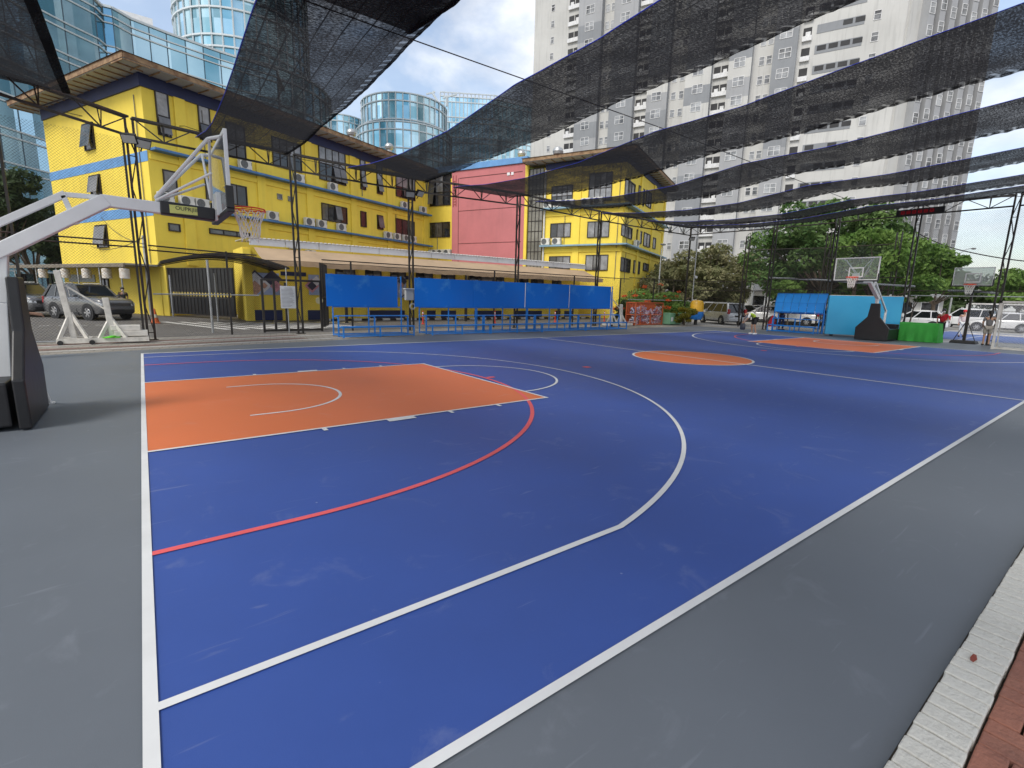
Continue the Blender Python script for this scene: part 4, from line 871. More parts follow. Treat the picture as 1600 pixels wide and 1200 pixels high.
# roofs
def eave_roof(fr, poly_w, z, over, label=None):
    pass
def hip(P0, da, La, db, Lb, z0, z1, over, fz=0.28):
    # eaves slab with fascia, soffit and a hipped sheet roof over a rectangle
    q = lambda a, b, z: tuple(P0+da*a+db*b)+(z,)
    o = over
    m = MB(); m.prism([q(-o, -o, 0)[:2], q(La+o, -o, 0)[:2], q(La+o, Lb+o, 0)[:2], q(-o, Lb+o, 0)[:2]], z0-0.05, z0+0.02); m.build('soffit', SOFF, YB)
    m = MB()
    for a, b, c, d in ((-o, -o, La+o, -o), (-o, Lb+o, La+o, Lb+o), (-o, -o, -o, Lb+o), (La+o, -o, La+o, Lb+o)):
        m.bar(q(a, b, z0+0.12), q(c, d, z0+0.12), 0.09, fz)
    k = int((La+2*o)/0.9)
    for i in range(k+1):
        a = -o+(La+2*o)*i/k; m.bar(q(a, -o+0.06, z0-0.085), q(a, 0.0, z0-0.085), 0.05, 0.07)
    k = int((Lb+2*o)/0.9)
    for i in range(k+1):
        b = -o+(Lb+2*o)*i/k; m.bar(q(-o+0.06, b, z0-0.085), q(0, b, z0-0.085), 0.05, 0.07)
    m.build('fascia', RUSTB, YB)
    w_ = min(La, Lb)/2+o; oo = o+0.12
    A_, B_, C_, D_ = q(-oo, -oo, z0+0.27), q(La+oo, -oo, z0+0.27), q(La+oo, Lb+oo, z0+0.27), q(-oo, Lb+oo, z0+0.27)
    if La >= Lb: r1, r2 = q(w_-o, Lb/2, z1), q(La-w_+o, Lb/2, z1); fs = [(0, 1, 5, 4), (1, 2, 5), (2, 3, 4, 5), (3, 0, 4)]
    else: r1, r2 = q(La/2, w_-o, z1), q(La/2, Lb-w_+o, z1); fs = [(0, 1, 4), (1, 2, 5, 4), (2, 3, 5), (3, 0, 4, 5)]
    m = MB(); m.add([A_, B_, C_, D_, r1, r2], fs+[(3, 2, 1, 0)]); rf = m.build('roof', BROWN, YB)
    return rf
hip(C, d1, 26.6, d2, 13.7, 14.02, 17.3, 1.35); hip(K+d2*0.2, d1, 15.0, d2, 8.0, 13.85, 15.6, 1.2)
# windows
def window(face, box, n=2, split=None, glass=(GLD,), parent=YB, frame=WINF, opened=(), fw=0.06, dep=0.09, o=0.0):
    s0, s1, z0, z1 = box
    m = MB()
    for s in (s0, s1): face.box(m, s-fw/2, s+fw/2, z0, z1, o, o+dep)
    for z in (z0, z1): face.box(m, s0-fw/2, s1+fw/2, z-fw/2, z+fw/2, o, o+dep+0.006)
    for i in range(1, n): s = s0+(s1-s0)*i/n; face.box(m, s-fw*0.4, s+fw*0.4, z0, z1, o, o+dep-0.012)
    if split: z = z0+(z1-z0)*split; face.box(m, s0, s1, z-fw*0.4, z+fw*0.4, o, o+dep-0.006)
    w_ = m.build('window', frame, parent)
    gl = list(glass); m = MB()
    for i in range(n):
        a, b = s0+(s1-s0)*i/n, s0+(s1-s0)*(i+1)/n
        if split:
            face.box(m, a+0.005, b-0.005, z0, z0+(z1-z0)*split-0.003, o, o+0.03, (2*i+1) % len(gl)); face.box(m, a+0.005, b-0.005, z0+(z1-z0)*split+0.003, z1, o, o+0.03, (2*i) % len(gl))
        else: face.box(m, a+0.005, b-0.005, z0, z1, o, o+0.03, i % len(gl))
    m.build('pane', gl, w_)
    for i, f0, f1 in opened:          # top-hung sashes standing open
        a, b = s0+(s1-s0)*i/n+0.03, s0+(s1-s0)*(i+1)/n-0.03; zt, zb = z0+(z1-z0)*f1, z0+(z1-z0)*f0; q = 0.17*(zt-zb)
        m = MB(); m.add([face.p(a, zt, o+0.1), face.p(b, zt, o+0.1), face.p(b, zb+0.06, o+0.1+q), face.p(a, zb+0.06, o+0.1+q), face.p(a, zt, o+0.14), face.p(b, zt, o+0.14), face.p(b, zb+0.06, o+0.14+q), face.p(a, zb+0.06, o+0.14+q)], [(0, 1, 2, 3), (7, 6, 5, 4), (0, 4, 5, 1), (1, 5, 6, 2), (2, 6, 7, 3), (3, 7, 4, 0)])
        m.build('open_sash', GLB, w_)
    return w_
PX = lambda f, *b: f.rect(*b)
P4 = (GLP, GLD, GLP, GLD, GLP, GLB, GLP, GLD)
window(FM, PX(FM, 241, 141, 267, 215), 1, 0.45, (GLP, GLB), opened=((0, 0.0, 0.42),))
window(FM, PX(FM, 308, 160, 330, 222), 1, 0.45, (GLP, GLB), opened=((0, 0.0, 0.42),))
window(FM, PX(FM, 352, 190, 384, 250), 2, 0.45, P4); window(FM, PX(FM, 424, 213, 471, 270), 4, 0.5, P4)
window(FM, PX(FM, 497, 227, 540, 290), 4, 0.5, P4, opened=((2, 0.02, 0.46), (3, 0.02, 0.46)))
window(FM, PX(FM, 562, 249, 571, 297), 1, 0.5, (GLP, GLD), opened=((0, 0.05, 0.5),)); window(FM, PX(FM, 588, 258, 597, 304), 1, 0.5, (GLP, GLD), opened=((0, 0.05, 0.5),))
window(FM, PX(FM, 618, 270, 648, 314), 3, 0.45, (GLP, GLM, GLP, GLB), opened=((1, 0.02, 0.42),))
window(FM, PX(FM, 254, 265, 277, 303), 1, None, (GLB,)); window(FM, PX(FM, 320, 279, 386, 323), 4, None, (GLB, GLD))
window(FM, PX(FM, 502, 317, 542, 350), 4, None, (GLB, GLD, GLB, GLM), opened=((2, 0.1, 0.95),))
window(FM, PX(FM, 563, 330, 572, 355), 1, None, (GLM,)); window(FM, PX(FM, 589, 336, 598, 359), 1, None, (GLM,), opened=((0, 0.05, 0.95),)); window(FM, PX(FM, 618, 341, 647, 372), 3, None, (GLM, GLD, GLB))
window(FM, PX(FM, 263, 349, 281, 362), 1, None, (GLB,)); window(FM, PX(FM, 327, 357, 390, 372), 3, None, (GLB,))
for b in ((433, 303, 440, 312), (450, 307, 457, 315)): window(FM, PX(FM, *b), 1, None, (GLB,), frame=mat('grey vent frame', (0.25, 0.24, 0.2), 0.7))
window(FI, PX(FI, 670, 277, 704, 320), 3, 0.45, (GLD, GLD, GLP, GLB), opened=((0, 0.02, 0.9),)); window(FI, PX(FI, 669, 349, 703, 370), 3, None, (GLD, GLB))
window(FI, PX(FI, 863, 292, 894, 318), 4, 0.45, P4); window(FI, PX(FI, 922, 272, 955, 312), 4, 0.45, (GLP, GLP, GLB, GLP))
window(FI, PX(FI, 861, 350, 891, 370), 3, None, (GLD, GLB, GLP)); window(FI, PX(FI, 919, 347, 951, 370), 3, None, (GLP, GLB, GLP))
window(FI, PX(FI, 859, 401, 890, 420), 3, None, (GLD, GLB, GLP)); window(FI, PX(FI, 916, 399, 949, 422), 3, None, (GLP, GLB, GLP))
for b, n, op in (((971, 350, 986, 374), 3, ((1, 0.05, 0.95),)), ((995, 359, 1001, 381), 1, ((0, 0.1, 0.95),)), ((1006, 363, 1014, 387), 2, ((1, 0.1, 0.95),)), ((1020, 371, 1023, 389), 1, ()),
                 ((970, 402, 983, 426), 3, ()), ((990, 407, 998, 428), 2, ((0, 0.1, 0.95),)), ((1005, 411, 1012, 424), 2, ()), ((977, 278, 990, 318), 3, ()), ((998, 290, 1005, 322), 2, ()), ((1010, 297, 1016, 326), 2, ())):
    window(FS, PX(FS, *b), n, None, (GLP, GLB, GLD))
for b in ((130, 196, 150, 232), (141, 276, 160, 303), (150, 353, 171, 386)): window(FL, PX(FL, *b), 1, None, (GLB,), opened=((0, 0.05, 0.95),))
for b in ((74, 428, 91, 452), (26, 428, 58, 455), (157, 430, 172, 452)): window(FL, PX(FL, *b), 2, None, (GLD,))
# conduits and drain stains of use: thin pipes clipped to the walls
CDT = mat('grey conduit', (0.16, 0.15, 0.13), 0.6, 0.2, 3)
for f_, pts in ((FM, ((3.4, 13.0), (3.4, 7.2))), (FM, ((11.2, 9.7), (11.2, 7.5), (12.4, 7.5))), (FM, ((17.0, 12.9), (17.0, 10.2))), (FM, ((21.3, 9.7), (21.3, 6.9))), (FM, ((25.9, 13.0), (25.9, 4.0))), (FL, ((12.9, 12.9), (12.9, 3.2))), (FI, ((1.0, 9.0), (1.0, 3.0))), (FI, ((15.6, 9.4), (15.6, 6.6))), (FI, ((20.6, 12.9), (20.6, 3.4))), (FS, ((1.2, 12.5), (1.2, 3.2)))):
    m = MB(); m.tube([f_.p(s_, z_, 0.05) for s_, z_ in pts], 0.028, 6); m.build('conduit', CDT, YB)
# air conditioners
AC_W = mat('aged white air conditioner casing', (0.6, 0.59, 0.54), 0.55, 0.1, 3, dirt=0.2); AC_G = mat('fan grille', (0.10, 0.105, 0.105), 0.5, 0.2, 8)
ord_ = ['first', 'second', 'third', 'fourth', 'fifth', 'sixth', 'seventh', 'eighth', 'ninth', 'tenth', 'eleventh', 'twelfth', 'thirteenth']
ACP = None
def ac_unit(face, s, z, o, label, sc=1.0):
    global ACP
    rz = math.atan2(face.d[1], face.d[0]); loc = face.p(s, z, o)
    if ACP is None:
        t = thing('air_conditioner', label, 'air conditioner', (0, 0, 0), 0, 'outdoor air conditioner units on the yellow building')
        m = MB(); m.box((0, 0, 0.33), (0.86, 0.32, 0.60)); m.build('casing', AC_W, t, bevel=0.02)
        m = MB(); m.lathe([(0.0, 0.012), (0.05, 0.014), (0.05, 0.004), (0.235, 0.004), (0.25, 0.016), (0.265, 0.0)], (-0.12, -0.161, 0.33), 20, 'y'); m.v = [(v[0], -0.322-v[1], v[2]) for v in m.v]; m.build('fan_grille', AC_G, t)
        m = MB(); m.box((-0.3, 0, 0.015), (0.05, 0.36, 0.03)); m.box((0.3, 0, 0.015), (0.05, 0.36, 0.03)); m.build('foot', AC_G, t)
        m = MB(); m.box((0.4, -0.164, 0.42), (0.03, 0.01, 0.2)); m.build('handle', AC_G, t)
        ACP = t; t.location = loc; t.rotation_euler = (0, 0, rz); return t
    return dup(ACP, loc, rz, label)
for i, u in enumerate((383, 465, 517, 628, 657)):
    s, _ = FM.px(u, 330); ac_unit(FM, s, 9.94, 0.33, f'{ord_[i]} air conditioner from the left on the upper blue ledge of the long yellow wall')
for i, u in enumerate((258, 290, 313, 422, 479, 498, 529, 602, 616, 630, 641)):
    s, _ = FM.px(u, 340); ac_unit(FM, s, 6.83, 0.30, f'{ord_[i]} air conditioner from the left on the lower blue ledge of the long yellow wall')
for i, u in enumerate((673, 683, 692, 702)):
    s, _ = FI.px(u, 375); ac_unit(FI, s, 5.75, 0.3, f'{ord_[i]} air conditioner of the row on the short yellow wall left of the pink wall')
for i, u in enumerate((855, 872)):
    s, _ = FI.px(u, 378); ac_unit(FI, s, 6.5, 0.33, f'{ord_[i]} white air conditioner on the pale ledge right of the glazed stair')
for i, u in enumerate((858, 873, 892, 917, 936)):
    s, _ = FI.px(u, 330); ac_unit(FI, s, 9.8, 0.33, f'{ord_[i]} air conditioner on the topmost ledge of the right yellow block')
for i, (u, z) in enumerate(((456, 4.9), (480, 4.35))):
    s, _ = FM.px(u, 366); ac_unit(FM, s, z, 0.3, ['air conditioner just above the annex roof behind the lattice column', 'air conditioner half hidden by the annex roof'][i])
for i, s in enumerate((2.0, 5.2)): ac_unit(FS, s+1.5, 6.5 if i == 0 else 3.0, 0.3, ['air conditioner on the side wall ledge of the right yellow block', 'low air conditioner on the side wall above the orange flowers'][i])
# roof ventilators
m0 = None
for i, (a, b, D) in enumerate(((608, 229, 60), (815, 240, 62), (872, 236, 48), (549, 207, 58))):
    p = AT(a, b, D); t = thing('roof_ventilator', ['round roof ventilator on the brown roof of the long yellow wing', 'roof ventilator at the corner of the pink wall parapet', 'round roof ventilator on the right brown roof', 'roof ventilator partly hidden below the round glass tower'][i], 'ventilator', (0, 0, 0), 0, 'roof ventilators')
    m = MB(); m.lathe([(0.0, 1.15), (0.25, 1.12), (0.42, 0.98), (0.5, 0.75), (0.42, 0.52), (0.28, 0.42)], n=20); m.build('turbine', GALV, t, smooth=30)
    m = MB(); m.lathe([(0.28, 0.42), (0.28, -0.9), (0.45, -1.2)], n=16); m.build('duct', GALV, t, smooth=40); t.location = (p[0], p[1], p[2]-0.8)

# ------------------------------------------------------------------ annex with beige awning
AN = thing('annex', 'low yellow annex with small dark windows, white roof edge and a beige awning', 'building', (5, 30, 0))
m = MB(); m.bb((4.8, 30, 0), (31.0, 33.4, 4.1)); m.build('wall', YEL, AN)
FA = Face((4.8, 30.0), np.array([1.0, 0.0]))
m = MB(); m.add([(5.0, 29.55, 4.58), (31.1, 29.55, 4.58), (31.1, 33.8, 4.66), (5.0, 33.8, 4.66), (5.0, 29.55, 4.60), (31.1, 29.55, 4.60), (31.1, 33.8, 4.70), (5.0, 33.8, 4.70)], [(3, 2, 1, 0), (4, 5, 6, 7), (0, 1, 5, 4), (1, 2, 6, 5), (2, 3, 7, 6), (3, 0, 4, 7)]); rf = m.build('roof', mat('pale corrugated roof', (0.5, 0.5, 0.5), 0.6, 0.1, 1), AN)
m = MB(); 
for i in range(14): m.bb((5.1+i*1.86, 29.50, 4.20), (5.1+i*1.86+1.83, 29.56, 4.55))
m.build('gutter_board', mat('white gutter board', (0.52, 0.53, 0.55), 0.5, 0.08, 0.8, dirt=0.3), rf)
m = MB(); k = 110
for i in range(k): m.box((5.1+i*26/k+0.06, 29.50, 4.59), (0.12, 0.16, 0.05))
m.build('roof_corrugation', WHT, rf)
BEI = mat('beige awning canvas', (0.50, 0.36, 0.23), 0.85, 0.08, 0.7, 0.2, 3, dirt=0.35, transl=0.25)
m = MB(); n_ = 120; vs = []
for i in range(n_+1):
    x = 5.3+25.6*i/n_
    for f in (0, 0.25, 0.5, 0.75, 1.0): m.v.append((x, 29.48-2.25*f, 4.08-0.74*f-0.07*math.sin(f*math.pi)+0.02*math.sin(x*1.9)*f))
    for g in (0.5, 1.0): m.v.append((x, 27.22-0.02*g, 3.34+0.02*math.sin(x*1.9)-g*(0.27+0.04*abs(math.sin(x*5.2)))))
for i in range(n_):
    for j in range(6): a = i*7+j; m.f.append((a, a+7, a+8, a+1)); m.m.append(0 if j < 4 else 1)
aw = m.build('awning', [BEI, mat('darker tan awning valance', (0.33, 0.225, 0.135), 0.85, 0.12, 1.5, dirt=0.4)], AN);  # hanging valance coloured a darker tan than the sloping canvas
m = MB(); m.bar((5.2, 27.25, 3.30), (31.0, 27.25, 3.30), 0.05, 0.05); m.build('awning_rail', BLK, aw)
for u in (541, 728, 873): 
    x = float((CAM+(27.3-CAM[1])/ray(u, 480)[1]*ray(u, 480))[0]); m = MB(); m.bar((x, 27.3, 0), (x, 27.3, 3.28), 0.14, 0.14); m.build('post', BLK, AN)
for b in ((524, 414, 554, 435), (570, 417, 595, 435), (610, 420, 633, 436), (650, 422, 675, 437), (686, 424, 710, 439), (732, 427, 770, 441), (775, 429, 790, 442), (812, 431, 824, 444), (830, 432, 848, 445), (863, 434, 880, 447)): window(FA, PX(FA, *b), 2, None, (GLD, GLB), AN)
m = MB()
for u0, u1 in ((386, 441), (481, 512), (578, 632), (667, 712), (741, 783), (803, 846), (868, 893)):
    (a, _), (b, _) = FA.px(u0, 490), FA.px(u1, 490); FA.box(m, a, b, 0.02, 0.62, 0, 0.06)
m.build('plinth', NAVY, AN)
m = MB(); a, b, z0, z1 = PX(FA, 438, 424, 478, 432); FA.box(m, a, b, z0, z1, 0, 0.05); a, b, z0, z1 = PX(FA, 632, 431, 640, 437); FA.box(m, a, b, z0, z1, 0, 0.05); m.build('name_strip', NAVY, AN)
m = MB()
for x in (5.0, 11.5, 17, 23, 29): FA.box(m, x-4.8-0.2, x-4.8+0.2, 0, 4.0, 0, 0.1)
FA.box(m, 0, 26, 1.35, 1.39, 0, 0.02); m.build('pilaster', YEL, AN)
# posters on the annex wall
pbg = mat('pale blue poster', (0.33, 0.4, 0.6), 0.5, 0.1, 1.5); pdk = mat('dark poster print', (0.03, 0.03, 0.06), 0.5); ppk = mat('pink poster print', (0.55, 0.25, 0.3), 0.5, 0.3, 4); por = mat('skin toned poster print', (0.5, 0.28, 0.2), 0.5, 0.3, 6); pwh = mat('white poster print', (0.65, 0.65, 0.7), 0.5, 0.1, 5)
def poster(px, label, shapes):
    a, b, z0, z1 = PX(FA, *px); t = thing('poster', label, 'poster', FA.p(a, z0, 0.06))
    m = MB(); FA.box(m, a, b, z0, z1, 0.06, 0.09); m.build('sheet', pbg, t)
    by = {}
    for fx, fz, r, mm in shapes:
        x, z = a+(b-a)*fx, z0+(z1-z0)*fz; q = by.setdefault(mm.name, (MB(), mm))[0]; o = 0.092+0.002*len(q.f)+0.003*list(by).index(mm.name)
        q.add([FA.p(x-r, z, o), FA.p(x, z-r, o), FA.p(x+r, z, o), FA.p(x, z+r, o)], [(0, 1, 2, 3)])
    for q, mm in by.values(): q.build('printed_shape', mm, t)
poster((381, 425, 437, 461), 'wide pale blue poster with diamond pictures right of the black gate', [(0.3, 0.72, 0.48, pdk), (0.3, 0.72, 0.36, pwh), (0.52, 0.42, 0.42, pwh), (0.28, 0.3, 0.42, por), (0.28, 0.36, 0.2, pdk), (0.8, 0.75, 0.5, pdk), (0.9, 0.4, 0.34, ppk), (0.55, 0.42, 0.18, por)])
poster((481, 429, 499, 461), 'narrow pale poster with pink diamonds behind the black gate frame', [(0.3, 0.45, 0.42, ppk), (0.3, 0.45, 0.28, pdk), (0.75, 0.7, 0.3, pwh)])
poster((619, 433, 634, 465), 'narrow poster with a dark cap and white figure between two blue boards', [(0.6, 0.8, 0.34, pdk), (0.5, 0.62, 0.2, por), (0.55, 0.3, 0.3, pwh), (0.6, 0.15, 0.16, pdk)])
# black sliding gate and its posts
ga, gb = np.array([4.45, 30.7]), np.array([1.35, 36.3]); FG = Face(gb, (ga-gb)/np.linalg.norm(ga-gb)); gl_ = float(np.linalg.norm(ga-gb))
t = thing('sliding_gate', 'tall black sheet gate with a band of yellow diamonds', 'gate', (*gb, 0))
m = MB(); FG.box(m, 0.35, gl_-0.1, 0.18, 2.95, 0.0, 0.05); m.build('sheet', mat('black gate sheet', (0.012, 0.012, 0.013), 0.4, 0.2, 2), t)
m = MB()
for s in np.arange(0.45, gl_-0.1, 0.32): FG.box(m, s-0.02, s+0.02, 0.18, 2.95, 0.05, 0.075)
for z in (0.2, 1.2, 1.72, 2.92): FG.box(m, 0.35, gl_-0.1, z-0.03, z+0.03, 0.075, 0.10)
m.build('frame', BLK, t)
m = MB(); 
for s in np.arange(0.6, gl_-0.2, 0.27): m.add([FG.p(s-0.11, 1.40, 0.082), FG.p(s, 1.26, 0.082), FG.p(s+0.11, 1.40, 0.082), FG.p(s, 1.54, 0.082)], [(0, 1, 2, 3)])
m.build('yellow_diamond', mat('dull yellow paint', (0.65, 0.5, 0.12), 0.6), t)
t = thing('gate_post', 'yellow masonry gate post behind the traffic cone', 'post', (*gb, 0)); m = MB(); FG.box(m, -0.25, 0.3, 0, 3.1, -0.3, 0.1); m.build('shaft', YEL, t, bevel=0.02)
# dark vaulted entrance canopy
t = thing('entrance_canopy', 'dark vaulted canopy over the black gate', 'canopy', (3.4, 27, 0))
m = MB(); n_ = 20; o = []; inn = []
for i in range(n_+1):
    f = i/n_; o.append((0.9+5.2*f, 2.92+0.5*math.sin(math.pi*f))); inn.append((0.9+5.2*f, 2.88+0.5*math.sin(math.pi*f)))
for i in range(n_): m.extrude([(o[i][0], 25.2, o[i][1]), (o[i+1][0], 25.2, o[i+1][1]), (inn[i+1][0], 25.2, inn[i+1][1]), (inn[i][0], 25.2, inn[i][1])], (0, 5.2, 0))
m.build('sheet', mat('smoked canopy sheet', (0.028, 0.026, 0.025), 0.35, 0.2, 2), t)
m = MB()
for y in (25.2, 27.8, 30.35):
    for i in range(n_): m.bar((inn[i][0], y, inn[i][1]-0.05), (inn[i+1][0], y, inn[i+1][1]-0.05), 0.05, 0.05)
m.bar((0.9, 25.2, 2.86), (0.9, 30.4, 2.86), 0.06, 0.06); m.bar((6.1, 25.2, 2.86), (6.1, 30.4, 2.86), 0.06, 0.06); m.build('frame', BLK, t)
# car port along the left wall
t = thing('car_port', 'low grey car port roof along the left yellow wall above the parked cars', 'car port', (0, 30, 0))
m = MB(); ca, cb = C-d1*2.0+d2*-0.4, C-d1*2.0+d2*26; cpts = [tuple(ca), tuple(C-d1*0.02-d2*0.4), tuple(C-d1*0.02+d2*26), tuple(cb)]; m.prism(cpts, 3.0, 3.1); m.build('roof', mat('grey fibre cement sheet', (0.3, 0.29, 0.27), 0.85, 0.15, 1.2, 0.3, 10, dirt=0.4), t)
fe = d2
m = MB(); m.bar((*ca, 2.98), (*cb, 2.98), 0.09, 0.2); m.build('edge_beam', mat('weathered timber', (0.2, 0.17, 0.13), 0.8, 0.2, 2), t)
for k in (0.3, 3.0, 6.0, 9.2, 12.6, 16.5): q = C-d1*1.9+fe*k; m = MB(); m.tube([(*q, 0), (*q, 2.95)], 0.04, 8); m.build('post', GALV, t)
LAN = mat('lantern paper', (0.55, 0.45, 0.33), 0.7, 0.35, 5, col2=(0.75, 0.72, 0.66))
for i, k in enumerate((0.0, 2.2, 4.9, 8.0, 11.6)):
    q = C-d1*1.85+fe*k
    t = thing('hanging_lantern', ['first patterned drum lantern under the car port from the gate', 'second drum lantern from the gate under the car port', 'middle drum lantern under the car port', 'fourth drum lantern from the gate under the car port', 'drum lantern under the car port nearest the hoop mast'][i], 'lantern', (*q, 2.1), 0, 'drum lanterns under the car port')
    m = MB(); m.lathe([(0.22, 2.2), (0.25, 2.22), (0.25, 2.75), (0.22, 2.78), (0.05, 2.84)], (*q, 0), 18); m.build('drum', LAN, t, smooth=40)
    m = MB(); m.tube([(*q, 2.82), (*q, 3.0)], 0.012, 5); m.build('hanger', BLK, t)
a, b, z0, z1 = PX(FL, 108, 429, 150, 441)
t = thing('wall_sign', 'grey lettered sign on the yellow wall above the parked grey cars', 'sign', FL.p((a+b)/2, z0, 0.05)); m = MB(); FL.box(m, a, b, z0, z1, 0.01, 0.06); pn = m.build('panel', mat('grey sign sheet', (0.36, 0.38, 0.37), 0.6, 0.08), t)
ctr = FL.p((a+b)/2, (z0+z1)/2, 0.064); text_mesh('lettering', 'BOCO DE', (z1-z0)*0.62, Matrix.Translation(ctr) @ Matrix.Rotation(math.atan2(FL.d[1], FL.d[0]), 4, 'Z') @ Matrix.Rotation(R(90), 4, 'X'), mat('dark grey letters', (0.16, 0.17, 0.17), 0.6), pn)
# painted kerb blocks and dashes before the annex
m = MB(); 
for i in range(24): m.box((9.0+i*0.95, 29.3, 0.07), (0.5, 0.22, 0.13))
structure('painted_kerb', m, mat('worn white road paint', (0.6, 0.585, 0.55), 0.75)); m = MB()
for i in range(24): m.box((9.0+i*0.95+0.475, 29.3, 0.065), (0.43, 0.2, 0.12))
structure('painted_kerb_gap', m, BLK)
m = MB()
for i in range(7):
    for j in range(2): m.sheet([(4.9+i*0.8+j*0.4, 28.6-j*0.8), (5.3+i*0.8+j*0.4, 28.6-j*0.8), (5.5+i*0.8+j*0.4, 28.1-j*0.8), (5.1+i*0.8+j*0.4, 28.1-j*0.8)], -0.002)
structure('painted_dashes', m, mat('pale yellow road paint', (0.6, 0.52, 0.28), 0.8, 0.1, dirt=0.3))

# ------------------------------------------------------------------ grey apartment tower
TW = thing('apartment_tower', 'tall grey and white apartment tower with many small windows behind the nets', 'tower', (95.3, 29.2, 0))
a112 = R(112); dT = np.array([math.cos(a112), math.sin(a112)]); TK = np.array([95.3, 29.2]); HT = 92
FT = Face(TK+dT*63.8, -dT)          # runs left to right; s = 63.8 - s'
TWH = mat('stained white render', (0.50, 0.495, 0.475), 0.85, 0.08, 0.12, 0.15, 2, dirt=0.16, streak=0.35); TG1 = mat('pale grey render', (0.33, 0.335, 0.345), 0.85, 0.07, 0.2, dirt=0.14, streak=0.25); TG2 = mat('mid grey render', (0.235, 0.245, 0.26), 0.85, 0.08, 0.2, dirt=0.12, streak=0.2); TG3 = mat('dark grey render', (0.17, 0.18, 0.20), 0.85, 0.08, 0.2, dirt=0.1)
dS = np.array([math.cos(R(-24)), math.sin(R(-24))])
se, _ = PL(1547, 66, TK, dS)
back = [TK+dS*se, TK+dS*se+np.array([12, 22]), TK+dT*63.8+np.array([16, 7])]
m = MB(); m.prism([tuple(x) for x in (TK, TK+dS*se, back[1], back[2], TK+dT*63.8)], 0, HT); m.build('wall', TWH, TW)
bays = [(14.0, 17.4, TG1), (20.6, 24.2, TG1), (27.0, 31.4, TG1), (34.5, 38.3, TG1), (41.0, 45.7, TG1), (48.2, 53.1, TG1)]
rw = random.Random(4)
for a, b, mm in bays:
    m = MB(); FT.box(m, 63.8-b, 63.8-a, 0, HT, 0, 1.3); m.build('bay', mm, TW)
mL = {id(TG2): MB(), id(TWH): MB()}
for a, b, mm in bays:                # storey blocks painted in another grey
    for k in range(30):
        r = rw.random(); z0 = 3.007*k+0.5
        if r < 0.30: FT.box(mL[id(TG2)], 63.8-b-0.012, 63.8-a+0.012, z0, z0+3.0, 1.25, 1.312)
        elif r < 0.5: FT.box(mL[id(TWH)], 63.8-b-0.012, 63.8-a+0.012, z0, z0+3.0, 1.25, 1.312)
for k_, mm in ((id(TG2), TG2), (id(TWH), TWH)): mL[k_].build('painted_storey', mm, TW, kind='stuff')
TFR = mat('white window frame', (0.62, 0.62, 0.62), 0.5); TPA = m_window('tower window glass', (0.19, 0.195, 0.2), 0.15, 0.95, 0.3); TDK = mat('dark opening', (0.025, 0.025, 0.027), 0.7, 0.3, 0.5)
def twin(mb, s, zc, w_, h, o, kind, face=None):
    f = face or FT; a, b = s-w_/2, s+w_/2
    if kind == 'dark':
        f.box(mb, a-0.08, b+0.08, zc-h/2-0.75, zc-h/2-0.01, o, o+0.4, 0)
        f.box(mb, a, b, zc-h/2, zc+h/2, o-0.02, o+0.03, 2)
        if rw.random() < 0.6: f.box(mb, a+w_*0.3, b-w_*0.12, zc-h/2, zc-h/2+h*0.45, o+0.03, o+0.28, 0)
        return
    f.box(mb, a+0.05, b-0.05, zc-h/2+0.05, zc+h/2-0.05, o, o+0.03, 1)
    for q in (a, b): f.box(mb, q-0.035, q+0.035, zc-h/2, zc+h/2, o, o+0.07, 0)
    for q in (zc-h/2, zc+h/2): f.box(mb, a, b, q-0.035, q+0.035, o, o+0.075, 0)
    if kind == 'four': f.box(mb, s-0.04, s+0.04, zc-h/2, zc+h/2, o, o+0.065, 0); f.box(mb, a, b, zc+0.05, zc+0.13, o, o+0.06, 0)
    else: f.box(mb, a, b, zc+0.1, zc+0.17, o, o+0.06, 0)
wins = []
for k in range(-3, 26):
    z = 12.04+3.007*k
    for a, b, _ in bays: wins.append(((a+b)/2+rw.uniform(-.1, .1), z, 1.75, 1.45, 1.3, 'four'))
    for a, b in ((17.4, 19.85), (31.4, 34.5), (45.7, 48.2)):
        wins.append((a+(b-a)*0.27, z, 0.8, 1.3, 0, 'narrow')); wins.append((a+(b-a)*0.73, z, 0.8, 1.3, 0, 'narrow'))
    for a, b in ((24.3, 26.9), (38.4, 40.9), (53.2, 55.9)):
        wins.append((a+(b-a)*0.27, z-0.1, (b-a)*0.42, 1.2, 0, 'dark')); wins.append((a+(b-a)*0.75, z-0.1, (b-a)*0.42, 1.2, 0, 'dark'))
    wins.append((12.8, z, 1.2, 1.3, 0, 'dark')); wins.append((3.6, z+0.3, 0.9, 1.3, 0, 'narrow')); wins.append((59.5, z, 0.75, 1.2, 0, 'narrow'))
wm_ = [TFR, TPA, TDK]
near = sorted(range(len(wins)), key=lambda i: math.hypot(wins[i][0]-8, (wins[i][1]-26)*1.6)-(4 if wins[i][5] == 'four' else 0))[:92]; nset = set(near)
rest = MB()
for i, (s, z, w_, h, o, kd) in enumerate(wins):
    if i in nset: q = MB(); twin(q, 63.8-s, z, w_, h, o, kd); q.build('window', wm_, TW)
    else: twin(rest, 63.8-s, z, w_, h, o, kd)
rest.build('far_windows', wm_, TW, kind='stuff')
for k in range(-3, 26):              # long grey balcony openings
    z = 12.04+3.007*k; q = MB(); FT.box(q, 63.8-11.5, 63.8-5.2, z-0.55, z+0.75, -0.02, 0.05)
    b_ = q.build('balcony', TG2, TW); q = MB()
    for j in range(4):
        if rw.random() < 0.7: FT.box(q, 63.8-11.2+j*1.6, 63.8-11.2+j*1.6+1.25, z-0.1, z+0.62, 0.05, 0.09)
    if q.v: q.build('opening', TDK, b_)
FZ = Face(TK, dS)
m1 = MB(); m2 = MB(); m3 = MB(); nb = 7; qw = MB()
